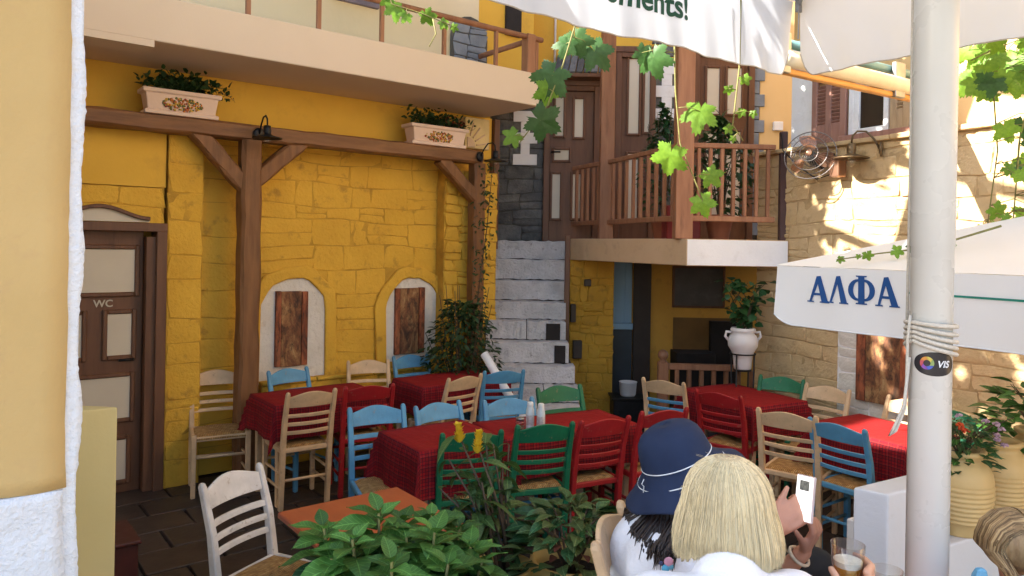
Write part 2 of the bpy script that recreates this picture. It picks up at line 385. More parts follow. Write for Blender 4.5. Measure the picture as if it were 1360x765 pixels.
def hairm(name, c1, c2, c3):
    t = NT(name); c = t.coord('UV', (1, 1, 1)); mp = t.node('ShaderNodeMapping'); mp.inputs['Scale'].default_value = (230, 1.0, 1); t.link(c, mp.inputs[0])
    n = t.noise(mp.outputs[0], 1.0, 5, .6)
    sp = t.node('ShaderNodeSeparateXYZ'); t.link(c, sp.inputs[0]); root = t.math('MULTIPLY', t.val(t.math('ADD', sp.outputs[1], t.math('MULTIPLY', n, .25)), .48, .16), .62)
    t.link(t.mix(root, t.ramp(n, [(.25, c3), (.5, c2), (.72, c1)]), (.22,.165,.10)), t.bsdf.inputs['Base Color']); t.bsdf.inputs['Roughness'].default_value = .42
    t.bsdf.inputs['Anisotropic'].default_value = .5; t.bump(n, .35, .003); return t.mat
M_blonde = hairm('pale_blonde_hair', (.74,.635,.41), (.69,.58,.36), (.60,.49,.29))
M_blonde_strand = surf('blonde_strand', (.72,.61,.38), (.62,.51,.30), 6, .45, 0, rand=.5)
M_darkhair = surf('dark_brown_hair', (.022,.012,.009), (.010,.006,.005), 30, .4, .3, 80, .003, stretch=(1,1,.1))
M_darkblonde = surf('dark_blonde_hair', (.36,.23,.11), (.20,.12,.055), 60, .45, .8, 90, .006, stretch=(1,1,.25))
M_pink = surf('pink_cotton', (.60,.13,.19), (.50,.10,.15), 6, .8, .3, 40)
def glassm():
    t = NT('clear_glass'); b = t.bsdf; b.inputs['Transmission Weight'].default_value = 1; b.inputs['Roughness'].default_value = .02; b.inputs['IOR'].default_value = 1.45
    return t.mat
def thin_glass():
    t = NT('clear_glass'); tr = t.node('ShaderNodeBsdfTransparent'); tr.inputs[0].default_value = (.95,.96,.95,1); gl_ = t.node('ShaderNodeBsdfGlossy'); gl_.inputs['Roughness'].default_value = .03
    lw = t.node('ShaderNodeLayerWeight'); lw.inputs[0].default_value = .5; fr_ = t.math('ADD', t.math('MULTIPLY', t.math('POWER', lw.outputs['Facing'], 3.0), .5), .05); mx = t.node('ShaderNodeMixShader'); t.link(fr_, mx.inputs[0]); t.link(tr.outputs[0], mx.inputs[1]); t.link(gl_.outputs[0], mx.inputs[2]); t.link(mx.outputs[0], t.out.inputs['Surface']); return t.mat
M_glass = thin_glass()
M_beer = surf('amber_beer', (.70,.36,.02), (.62,.30,.015), 3, .1, 0, translucent=.5); M_foam = surf('beer_foam', (.80,.76,.66), None, 30, .9, .4, 90)
def emit(name, c, s):
    t = NT(name); t.bsdf.inputs['Base Color'].default_value = (0,0,0,1); t.bsdf.inputs['Emission Color'].default_value = (*c, 1); t.bsdf.inputs['Emission Strength'].default_value = s; return t.mat

# ---------------------------------------------------------------- frames of the three buildings
FM = Frame(on_z(207, 652, 0), R_(38.3))
FU = Frame((0, 8.8), 0)
FR = Frame((2.62, 6.2), R_(-62))

# ---------------------------------------------------------------- ground
g = MB(); g.box(-150, 150, -150, 150, -.4, -.06); tag(g.build('ground', M_ground), kind='structure')
fl = MB(); fl.box(-9, 9, -2.0, 12, -.059, -.022); floor = tag(fl.build('courtyard_floor', M_grout), kind='structure')
rnd = random.Random(3)
FF = Frame((-.5, 3.0), R_(38.3))
for i in range(-9, 13):
    for j in range(-9, 14):
        w_, d_ = .46, .33
        x0 = i*w_ + (.23 if j % 2 else 0); y0 = j*d_
        c = FF.w(x0+w_/2, y0+d_/2, 0)
        if not (3.05 < c.y < 8.6 and -3.9 < c.x < 3.6): continue
        if (c - FM.o).dot(FM.y) > .0 or (c - FR.o).dot(FR.y) > -.05: continue
        q = MB(); e = .007
        def jj(): return rnd.uniform(-.006, .006)
        q.box(-w_/2+e, w_/2-e, -d_/2+e, d_/2-e, -.022, 0)
        q.v = [(x+jj(), y+jj(), z + (rnd.uniform(-.004, .003) if z > -.01 else 0)) for x, y, z in q.v]
        obj('floor_tile', q.mesh('floor_tile', .004), M_floor, floor, (c.x, c.y, 0), (0, 0, FF.rz))
tr = MB(); tr.box(-1.05, 3.6, -3.0, 2.92, -.05, .25); tag(tr.build('terrace', M_terrace, None, .01), kind='structure')

# ---------------------------------------------------------------- masonry made of single stones
def masonry(parent, x0, x1, z0, z1, yf, mat, seed, h=(.14, .21), l=(.2, .44), joint=.0035, proud=(.003, .009), blocked=None, name='stone', wob=.016, rough=.004, split=.25):
    rn = random.Random(seed); zs = [z0]
    while zs[-1] < z1 - h[0]*.8: zs.append(zs[-1] + rn.uniform(*h))
    k = (z1 - z0)/(zs[-1] - z0); zs = [z0 + (z - z0)*k for z in zs]
    ph = [rn.uniform(0, 9) for _ in zs]
    def zb(i, x): return zs[i] if i in (0, len(zs)-1) else zs[i] + wob*math.sin(2.7*x + ph[i]) + wob*.6*math.sin(7.1*x + 2*ph[i])
    for i in range(len(zs)-1):
        zm = (zs[i]+zs[i+1])/2; free = [(x0, x1)]
        for a, b in (blocked(zm) if blocked else []):
            nf = []
            for p, q in free:
                if b <= p or a >= q: nf.append((p, q)); continue
                if a > p: nf.append((p, a))
                if b < q: nf.append((b, q))
            free = nf
        for p, q in free:
            if q - p < .05: continue
            xs = [p]
            while q - xs[-1] > l[1]: xs.append(xs[-1] + rn.uniform(*l))
            if q - xs[-1] < l[0]*.6 and len(xs) > 1: xs.pop()
            xs.append(q)
            cells = []
            for a, b in zip(xs, xs[1:]):
                if split and rn.random() < split and zs[i+1]-zs[i] > h[0]*1.02: f = rn.uniform(.35, .65); cells += [(a, b, 0, f), (a, b, f, 1)]
                else: cells.append((a, b, 0, 1))
            for a, b, f0, f1 in cells:
                j = joint*rn.uniform(.5, 1.3)/2; pr = rn.uniform(*proud); mb = MB(); nx, nz = 4, 3
                ja, jb = (rn.uniform(-.03, .03) for _ in range(2))
                cx, cz = (a+b)/2, zm
                for ring, yy in ((1, yf - pr), (0, yf + .004)):
                    ins = 0 if ring == 0 else .005
                    for r in range(nz+1):
                        for c in range(nx+1):
                            u = c/nx; v = r/nz
                            x = a + j + ins + (b - a - 2*j - 2*ins)*u + (ja*(1-u) + jb*u)*(v-.5)
                            zA, zB = zb(i, x), zb(i+1, x); za, zc = zA+(zB-zA)*f0 + j + ins, zA+(zB-zA)*f1 - j - ins
                            z = za + (zc - za)*v
                            edge = c in (0, nx) or r in (0, nz); corner = c in (0, nx) and r in (0, nz)
                            if corner and ring: q_ = rn.uniform(.001, .010); x += (q_ if c == 0 else -q_); z += (q_*.7 if r == 0 else -q_*.7)
                            if edge and ring: x += rn.uniform(-.004, .004); z += rn.uniform(-.004, .004)
                            y = yy
                            if ring: y += (.22*pr if edge else 0) + rn.uniform(-rough, rough)
                            mb.v.append((x - cx, y - yf, z - cz))
                W = nx+1; N = W*(nz+1)
                for r in range(nz):
                    for c in range(nx): mb.f.append((r*W+c, r*W+c+1, (r+1)*W+c+1, (r+1)*W+c)); mb.m.append(0)
                rim = [c for c in range(nx)] + [r*W+nx for r in range(nz)] + [nz*W+c for c in range(nx, 0, -1)] + [r*W for r in range(nz, 0, -1)]
                for s_, t_ in zip(rim, rim[1:]+rim[:1]): mb.f.append((t_, s_, N+s_, N+t_)); mb.m.append(0)
                # only used vertices
                used = sorted({v for f in mb.f for v in f}); mp = {o: n for n, o in enumerate(used)}
                mb.v = [mb.v[o] for o in used]; mb.f = [tuple(mp[v] for v in f) for f in mb.f]
                me = bpy.data.meshes.new(name); me.from_pydata(mb.v, [], mb.f); me.polygons.foreach_set('use_smooth', [True]*len(me.polygons))
                rs = {frozenset((mp[s_], mp[t_])) for s_, t_ in zip(rim, rim[1:]+rim[:1])}; sh_ = me.attributes.new('sharp_edge', 'BOOLEAN', 'EDGE')
                sh_.data.foreach_set('value', [frozenset(e.vertices) in rs for e in me.edges])
                obj(name, me, mat, parent, (cx, yf, cz))
def arch(cx, hw, z0, zt, n=14, extra=0):
    """outline of a round-headed opening, left foot to right foot"""
    zc = zt - hw; hw += extra
    return [(cx-hw, z0)] + [(cx - hw*math.cos(math.pi*k/n), zc + hw*math.sin(math.pi*k/n)) for k in range(n+1)] + [(cx+hw, z0)]

# ================================================================= the yellow house on the left
WY = .20                                               # its wall face, in its own frame
house = thing('yellow_house', 'yellow painted stone house with cream balcony, two arched niches and a brown WC door', 'house', FM.o, FM.rz)
XE = FM.X(648, 330, WY)                                # its right end
ZS = FM.Z(340, 112, WY)                                # underside of the balcony
r_ = ray(340, 77); tt = (ZS - EYE)/r_.z; YF = ((CAM + r_*tt) - FM.o).dot(FM.y)
XS = FM.X(717, 118, YF); ZT = FM.Z(680, 91, YF)
mb = MB(); mb.box(-7, XE, WY, 3.2, 0, ZS + .2); mb.build('wall', M_yellow_joint, house)
XD1 = FM.X(217, 480, 0); XP2 = FM.X(267, 480, 0); XDL = FM.X(188, 480, .12)
ZB0 = FM.Z(107, 163, -.16)
# smooth plaster band above the beam and the plain field at top left
mb = MB(); mb.box(-7, XE-.003, WY-.035, WY+.01, FM.Z(400, 186, WY), ZS-.002); mb.build('plaster_band', M_yellow_plaster, house)
ZF0 = FM.Z(160, 246, .05)
mb = MB(); mb.box(-7, FM.X(221, 210, .05), .05, WY+.004, ZF0, FM.Z(400, 186, WY) + .05); mb.build('plaster_band', M_yellow_plaster, house)
# facing wall over and left of the door
ZDT = FM.Z(150, 301, 0)
DW = .92
mb = MB(); mb.box(-7, XD1, .06, WY+.003, ZDT, ZF0-.004); mb.box(-7, XDL-DW-.14, .06, WY+.003, 0, ZDT-.002); mb.build('door_surround_wall', M_yellow_joint, house)
masonry(house, XDL-DW-.9, XD1, ZDT+.004, ZF0-.005, .06, M_yellow, 5, (.10, .16), (.18, .4))
# pilaster beside the door
ZPT = FM.Z(240, 176, 0)
mb = MB(); mb.box(XD1+.02, XP2, .02, WY+.005, 0, ZPT); mb.build('pilaster', M_yellow_joint, house)
masonry(house, XD1+.022, XP2-.002, .0, ZPT-.01, .02, M_yellow, 8, (.17, .30), (.16, .40), proud=(.003, .010))
masonry(house, XP2+.01, FM.X(318, 400, WY), .0, FM.Z(400, 186, WY), WY, M_yellow, 81, (.16, .26), (.18, .4))
# right-hand rough pilaster
XQ0 = FM.X(590, 330, .05); XQ1 = FM.X(646, 330, .05)
mb = MB(); mb.box(XQ0, XE+.004, .06, WY+.004, 0, FM.Z(600, 225, .05)); mb.build('pilaster', M_yellow_joint, house)
masonry(house, XQ0+.004, XE, 0, FM.Z(600, 225, .05)-.01, .06, M_yellow, 9, (.10, .22), (.10, .26), proud=(.01, .035), rough=.01)
# niches
def niche(pxl, pxr, pyt, pyb, panel, seed):
    x0 = FM.X(pxl, pyb-40, WY-.03); x1 = FM.X(pxr, pyb-40, WY-.03); cx = (x0+x1)/2; hw = (x1-x0)/2
    zt = FM.Z((pxl+pxr)/2, pyt, WY-.03); z0 = FM.Z((pxl+pxr)/2, pyb, WY-.03)
    mb = MB(); mb.prism(arch(cx, hw+.01, z0, zt+.01), WY-.012, WY+.01); n = mb.build('niche', M_niche_white, house)
    inn = arch(cx, hw, z0, zt); out = arch(cx, hw, z0, zt, extra=.112)
    rn = random.Random(seed); jit = [(rn.uniform(-.008, .008), rn.uniform(-.008, .008)) for _ in inn]
    inn = [(a+jx, b+jz) for (a, b), (jx, jz) in zip(inn, jit)]; out = [(a+2*jx, b+2*jz) for (a, b), (jx, jz) in zip(out, jit)]
    mb = MB(); mb.strip(inn, out, WY-.042, WY-.004); mb.build('niche_surround', M_yellow, house, .016, 3, True)
    (pl, pt, pr, pb) = panel
    a0 = FM.X(pl, pb-30, WY-.03); a1 = FM.X(pr, pb-30, WY-.03); b1 = FM.Z((pl+pr)/2, pt, WY-.03); b0 = FM.Z((pl+pr)/2, pb, WY-.03)
    tagpan = old_board(n, a0, a1, b0, b1, WY-.012, seed)
    return cx, hw, z0, zt
def weathered(name, cs, sc, st=(1,1,.3)):
    t = NT(name); c = t.coord('World', st); n = t.noise(c, sc, 8, .7, .6)
    col = t.ramp(n, [(.34, cs[0]), (.46, cs[1]), (.56, cs[2]), (.70, cs[3])])
    col = t.mix(t.val(t.noise(c, sc*3, 6, .7), .5, .68), col, (.03,.018,.012))
    t.link(col, t.bsdf.inputs['Base Color']); t.bsdf.inputs['Roughness'].default_value = .8; t.bump(n, .5, .01); return t.mat
M_old_a = weathered('weathered_red_wood', [(.06,.022,.012), (.20,.055,.022), (.34,.10,.04), (.26,.12,.06)], 11)
M_old_b = weathered('weathered_brown_wood', [(.04,.02,.010), (.17,.065,.028), (.30,.15,.06), (.46,.30,.14)], 8, (1,1,.5))
def old_board(par, a0, a1, b0, b1, yf, seed):
    rn = random.Random(seed); W = a1-a0
    edges = [0, .17, .80, 1.0]
    for k in range(3):
        mb = MB(); e = .0015; t0 = b1 - rn.uniform(0, .012); bb = b0 + rn.uniform(0, .012)
        mb.box(a0+W*edges[k]+e, a0+W*edges[k+1]-e, yf-.03+(.008 if k == 1 else 0)-rn.uniform(0, .006), yf+.004, bb, t0)
        mb.build('plank', M_old_a if k in (0, 2) else M_old_b, par, .004)
n1 = niche(345, 432, 369, 507, (365, 386, 408, 487), 21)
n2 = niche(513, 582, 369, 478, (524, 381, 563, 470), 22)
XL0 = FM.X(343, 400, WY); ZLG = FM.Z(470, 497, .10)
def blk(z):
    o = []
    for cx, hw, z0, zt in (n1, n2):
        if z0-.02 < z < zt + .11:
            h = hw + .108
            zc = zt - hw
            if z > zc: h = math.sqrt(max(h*h - (z-zc)**2, 0))
            if h > .03: o.append((cx-h, cx+h))
    return o
masonry(house, XL0, XQ0, ZLG, FM.Z(400, 186, WY)-.004, WY, M_yellow, 33, (.11, .24), (.16, .5), blocked=blk)
mb = MB(); mb.box(XL0, XQ0-.004, .09, WY+.006, 0, ZLG-.02); mb.build('plinth', M_yellow_joint, house)
masonry(house, XL0+.003, XQ0-.006, 0, ZLG-.024, .09, M_yellow, 35, (.16, .24), (.25, .5))
rn = random.Random(4)
x = XL0
while x < XQ0-.1:
    L = min(rn.uniform(.4, .8), XQ0-.004-x); mb = MB(); mb.box(x+.004, x+L-.004, .07-rn.uniform(0, .015), WY-.03, ZLG-.02, ZLG+.012); mb.build('plinth_cap', M_yellow, house, .01, 2, True); x += L

# WC door
door = MB(); door.box(XDL-DW, XDL, .12, .165, .0, ZDT-.03); dr = door.build('door', M_door, house, .003)
def panel(par, x0, x1, z0, z1, yf, mp=M_panel, mould=.035, mm=M_door, nm='door_panel'):
    if x0 > x1: x0, x1 = x1, x0
    if z0 > z1: z0, z1 = z1, z0
    m = MB(); m.box(x0, x1, yf-.006, yf+.004, z0, z1); m.build(nm, mp, par)
    f = MB()
    for a, b, c, d in ((x0-mould, x0, z0-mould, z1+mould), (x1, x1+mould, z0-mould, z1+mould), (x0, x1, z0-mould, z0), (x0, x1, z1, z1+mould)):
        f.box(a, b, yf-.022, yf+.003, c, d)
    f.build('moulding', mm, par, .008)
def dz(py): return FM.Z(150, py, .12)
def dx(px): return FM.X(px, 420, .12)
xr = dx(177.5); xl = XDL-DW+.12
panel(dr, xl, xr, dz(388), dz(331), .12)
panel(dr, dx(142.5), dx(174.5), dz(472), dz(417), .12)
xm = dx(142.5); panel(dr, xl, xm-.17, dz(472), dz(417), .12)
panel(dr, xl, xr-.02, dz(556), dz(501), .12)
panel(dr, dx(142.5), dx(170), dz(638), dz(585), .12); panel(dr, xl, xm-.17, dz(638), dz(585), .12)
mb = MB(); mb.box(XDL+.004, XDL+.075, .03, .19, 0, ZDT-.07); mb.box(XD1-.06, XD1+.012, -.008, .06, 0, ZDT-.002); mb.box(XDL-DW-.13, XDL-DW-.004, .0, .19, 0, ZDT-.004)
mb.box(XDL-DW-.13, XD1+.012, -.012, .11, ZDT-.03, ZDT+.035); mb.box(XDL+.075, XD1-.06, .06, .19, 0, ZDT-.03); mb.build('door_frame', M_door, house, .004)
# curved pediment over the door
pedx0, pedx1 = FM.X(60, 297, .04), FM.X(198, 297, .04); zp = ZDT+.04; cxp = (pedx0+pedx1)/2
def pedz(x): t = (x-cxp)/((pedx1-pedx0)/2); return zp + .012 + .085*(.5+.5*math.cos(math.pi*min(1, abs(t))))
xsq = [pedx0+(pedx1-pedx0)*k/20 for k in range(21)]
mb = MB(); mb.prism([(pedx0, zp)]+[(x, pedz(x)) for x in xsq]+[(pedx1, zp)], .02, .07); mb.build('pediment', M_panel, house)
mb = MB(); mb.strip([(x, pedz(x)) for x in xsq], [(x, pedz(x)+.03) for x in xsq], -.012, .07); mb.build('pediment_moulding', M_door, house, .005)
me = text_mesh('WC', .075, .001, .0015)
me.transform(Matrix.Rotation(R_(90), 4, 'X')); zt_ = FM.Z(124, 408, .115)
obj('lettering', me, surf('beige_lettering', (.62,.55,.44), None, 3, .6, 0), dr, (FM.X(124, 404, .115), .1155, zt_))
mb = MB(); mb.tube([(XDL-.07, .12, 1.02), (XDL-.07, .07, 1.02)], .012, 8); mb.tube([(XDL-.07, .07, 1.02), (XDL-.17, .068, 1.02)], .009, 8); mb.build('handle', M_iron, dr, smooth=True)

# balcony slab and upper storey
mb = MB(); mb.box(-7, XS, YF, WY-.004, ZS, ZT); sl = mb.build('balcony_slab', [M_cream], house, .006)
xstep = FM.X(205, 55, YF); mb = MB(); mb.box(-7, xstep, YF-.006, YF+.3, ZS-.045, ZS+.001); mb.build('slab_edge_step', M_cream, house)
XUP = FM.X(637, 40, WY)
mb = MB(); mb.box(-7, XUP, WY+.02, 3.2, ZS+.2, 7.2); mb.build('upper_wall', M_pale, house)
mb = MB(); mb.box(XUP, XE+.6, WY+.02, 3.2, ZS+.2, 7.2); mb.build('upper_wall', M_yellow_plaster, house)
# stones painted blue-grey at the upper door jamb
xa, xb = FM.X(599, 60, WY), FM.X(645, 60, WY); za, zb_ = ZT+.0, FM.Z(620, 30, WY)
mb = MB(); mb.prism(arch((xa+xb)/2, (xb-xa)/2, za, zb_+.06, 8), WY-.03, WY+.03); js = mb.build('stone_jamb', M_grey_joint, house)
masonry(js, xa+.01, xb-.01, za+.005, zb_, WY-.03, M_blue_stone, 44, (.10, .16), (.12, .24), proud=(.01, .02))
# purple-grey window above the rail
wx0, wx1 = FM.X(440, 5, WY), FM.X(503, 8, WY); wz = FM.Z(480, 7, WY)
mb = MB(); mb.box(wx0, wx1, WY-.02, WY+.03, wz, wz+1.2); wn = mb.build('window', surf('mauve_window_paint', (.20,.17,.22), None, 4, .6, .2), house, .005)
mb = MB(); mb.box(wx0+.07, wx1-.07, WY-.024, WY-.018, wz+.08, wz+1.1); mb.build('pane', M_dark, wn)
# railing
ZR = FM.Z(590, 22, YF+.05)
for px in (235, 329, 423, 507, 590, 659):
    mb = MB(); xx = FM.X(px, 40, YF+.05); mb.box(xx-.017, xx+.017, YF+.033, YF+.067, ZT-.002, ZR-.02); mb.build('railing_post', M_rail, house, .003)
mb = MB(); mb.tube([(-4, YF+.05, ZR), (FM.X(720, 45, YF+.05), YF+.05, ZR)], .026, 10); mb.build('handrail', M_rail, house, smooth=True)
xn = FM.X(703, 60, YF+.06); mb = MB(); mb.box(xn-.05, xn+.05, YF+.02, YF+.12, ZT-.002, ZR+.03); mb.build('newel_post', M_rail, house, .006)
xn2 = xn+.085; mb = MB(); mb.box(xn2-.02, xn2+.02, YF+.04, YF+.08, ZT-.002, ZR-.03); mb.build('railing_post', M_rail, house, .004)
zm_ = FM.Z(680, 52, YF+.06)
mb = MB(); mb.tube([(xn-.0, YF+.12, zm_+.02), (xn, WY-.02, zm_+.02)], .022, 8); mb.build('side_rail', M_rail, house, smooth=True)
mb = MB(); mb.tube([(xn-.0, YF+.12, ZR-.02), (xn, WY-.02, ZR-.02)], .022, 8); mb.build('side_rail', M_rail, house, smooth=True)
wq0, wq1 = FM.X(672, 30, WY), FM.X(692, 30, WY)
mb = MB(); mb.box(wq0, wq1, WY-.01, WY+.03, FM.Z(690, 50, WY), ZT+2.0); mb.build('window', M_dark, house)
# sunburst relief at the end of the beam
sx0, sx1 = FM.X(618, 180, -.02), FM.X(650, 180, -.02); sz0, sz1 = FM.Z(640, 197, -.02), FM.Z(640, 158, -.02)
mb = MB(); mb.box(sx0, sx1, -.02, WY-.036, sz0-.01, sz1); sb = mb.build('sunburst_relief', surf('pale_yellow_relief', (.68,.50,.22), None, 4, .8, .2, coord='World'), house, .004)
c0 = (sx0+.02, sz0); rr_ = .10
mb = MB(); mb.prism([c0]+[(c0[0]+rr_*math.cos(R_(a)), c0[1]+rr_*math.sin(R_(a))) for a in range(0, 95, 10)], -.034, -.018); mb.build('sun_disc', M_tan_slab, sb, .003)
for a in (12, 32, 52, 72):
    mb = MB(); ca, sa = math.cos(R_(a)), math.sin(R_(a)); mb.bar((c0[0]+.12*ca, -.026, c0[1]+.12*sa), (c0[0]+.26*ca, -.026, min(c0[1]+.26*sa, sz1-.01)), .014, .014); mb.build('sun_ray', M_tan_slab, sb, .002)
# brown board and edge at the house's far corner
mb = MB(); xk = FM.X(661, 250, .3); mb.box(XE+.006, XE+.075, .12, .5, 1.9, ZS-.01); mb.build('corner_board', M_door, house, .004)

# ================================================================= timber frame
frame_ = thing('timber_frame', 'rough brown timber beam on two posts with diagonal braces against the yellow wall', 'timber frame', FM.o, FM.rz)
def rough_bar(name, p0, p1, w_, h_, mat, seed, par, amp=.008, n=14):
    rn = random.Random(seed); p0 = Vector(p0); p1 = Vector(p1); d = (p1-p0).normalized()
    u = Vector((0, 1, 0)); a = d.cross(u).normalized(); b = a.cross(d).normalized()
    mb = MB(); prof = [(-.5, -.36), (-.36, -.5), (.36, -.5), (.5, -.36), (.5, .36), (.36, .5), (-.36, .5), (-.5, .36)]
    for i in range(n+1):
        p = p0.lerp(p1, i/n)
        for x, z in prof: mb.v.append(tuple(p + a*(x*w_+rn.uniform(-amp, amp)) + b*(z*h_+rn.uniform(-amp, amp))))
    for i in range(n):
        for k in range(8): mb.f.append((i*8+k, i*8+(k+1) % 8, (i+1)*8+(k+1) % 8, (i+1)*8+k)); mb.m.append(0)
    mb.f.append(tuple(range(8))); mb.m.append(0); mb.f.append(tuple(n*8+k for k in range(8))); mb.m.append(0)
    return mb.build(name, mat, par, smooth=False)
BY = -.085
zb1 = FM.Z(160, 144, -.16); zb0 = FM.Z(160, 168, -.16); zb0r = FM.Z(600, 214, -.16); zb1r = FM.Z(600, 195.5, -.16)
BZ = (zb1+zb0)/2; BZr = (zb1r+zb0r)/2; bh = zb1-zb0
print('BEAM', zb0, zb1, zb0r, zb1r, 'slab', ZS, ZT, 'YF', YF, 'XE', XE, 'door', ZDT)
xbe = FM.X(636, 205, BY)
rough_bar('beam', (-3.2, BY, BZ), (xbe, BY, BZr), bh, .17, M_beam, 1, frame_, .006, 40)
zbot = min(zb0, zb0r)
pw = FM.X(342.5, 350, BY) - FM.X(316, 350, BY); xp1 = (FM.X(342.5, 350, BY)+FM.X(316, 350, BY))/2
rough_bar('post', (xp1, BY, 0), (xp1, BY, zbot+.01), pw, .17, M_post, 2, frame_, .007, 18)
xp2 = FM.X(632, 330, BY)
rough_bar('post', (xp2, BY, 0), (xp2, BY, zbot+.01), .135, .14, M_post, 3, frame_, .006, 18)
def brace(pa, pb_, wd, sd):
    xa, za = FM.loc(pa[0], pa[1], BY); xb, zb2 = FM.loc(pb_[0], pb_[1], BY)
    rough_bar('brace', (xa, BY, za), (xb, BY, zb2), wd, .12, M_post, sd, frame_, .005, 8)
brace((256, 170), (332, 256), .125, 4); brace((402, 187), (328, 249), .125, 5); brace((584, 211), (642, 276), .12, 6)

# ---------------------------------------------------------------- leaves and foliage
def leaf_geo(L, W, fold=.25, curl=.25, n=4):
    vs, fs = [], []
    if n >= 6:
        C = (-1, -.55, 0, .55, 1)
        for i in range(n+1):
            t = i/n; wd = W*.5*(math.sin(math.pi*t**.75)**.9 if 0 < t < 1 else .02)
            for c in C: vs.append((wd*c, L*t, -curl*L*t*t + fold*wd*(abs(c)**1.4)*(1-.9*t) + .05*W*math.sin(9*t+2*c)*abs(c)))
        for i in range(n):
            for c in range(4): a = i*5+c; fs.append((a, a+1, a+6, a+5))
        return vs, fs
    for i in range(n+1):
        t = i/n; wd = W*math.sin(math.pi*min(1, t**.8))*.5 if 0 < t < 1 else 0
        z = -curl*L*t*t
        vs += [(-wd, L*t, z+fold*wd), (0, L*t, z), (wd, L*t, z+fold*wd)]
    for i in range(n):
        a = i*3; b = a+3
        if i == 0: fs += [(a+1, b+1, b), (a+1, b+2, b+1)]
        elif i == n-1: fs += [(a, a+1, b+1), (a+1, a+2, b+1)]
        else: fs += [(a, a+1, b+1, b), (a+1, a+2, b+2, b+1)]
    return vs, fs
def leaf_mesh(name, L, W, fold, curl, n=4):
    mb = MB(); v, f = leaf_geo(L, W, fold, curl, n); mb.add(v, f)
    used = sorted({i for q in mb.f for i in q}); mp = {o: k for k, o in enumerate(used)}
    me = bpy.data.meshes.new(name); me.from_pydata([mb.v[o] for o in used], [], [tuple(mp[i] for i in q) for q in mb.f])
    me.polygons.foreach_set('use_smooth', [True]*len(me.polygons)); return me
def aim(pos, d, roll=0, up=(0,0,1)):
    """matrix putting local y along d, local z roughly up"""
    d = Vector(d).normalized(); u = Vector(up)
    if abs(d.dot(u)) > .97: u = Vector((1, 0, 0))
    x = d.cross(u).normalized(); z = x.cross(d).normalized()
    M = Matrix(((x.x, d.x, z.x, 0), (x.y, d.y, z.y, 0), (x.z, d.z, z.z, 0), (0,0,0,1)))
    return Matrix.Translation(Vector(pos)) @ M @ Matrix.Rotation(roll, 4, 'Y')
def scatter(mb, rn, n, pos_fn, L, W, droop=.2, mi=0):
    for _ in range(n):
        p, out = pos_fn(rn); s = rn.uniform(.65, 1.2)
        d = Vector(out) + Vector((rn.uniform(-.7, .7), rn.uniform(-.7, .7), rn.uniform(-.6, .5)-droop))
        M = aim(p, d, rn.uniform(-.8, .8)); v, f = leaf_geo(L*s, W*s, .25, .2, 3); mb.add([M @ Vector(q) for q in v], f, mi)
def foliage(name, mat, par, rn, n, pos_fn, L, W, droop=.2):
    mb = MB(); scatter(mb, rn, n, pos_fn, L, W, droop)
    me = bpy.data.meshes.new(name); me.from_pydata(mb.v, [], mb.f); me.polygons.foreach_set('use_smooth', [True]*len(me.polygons))
    return tag(obj(name, me, mat, par), kind='stuff')

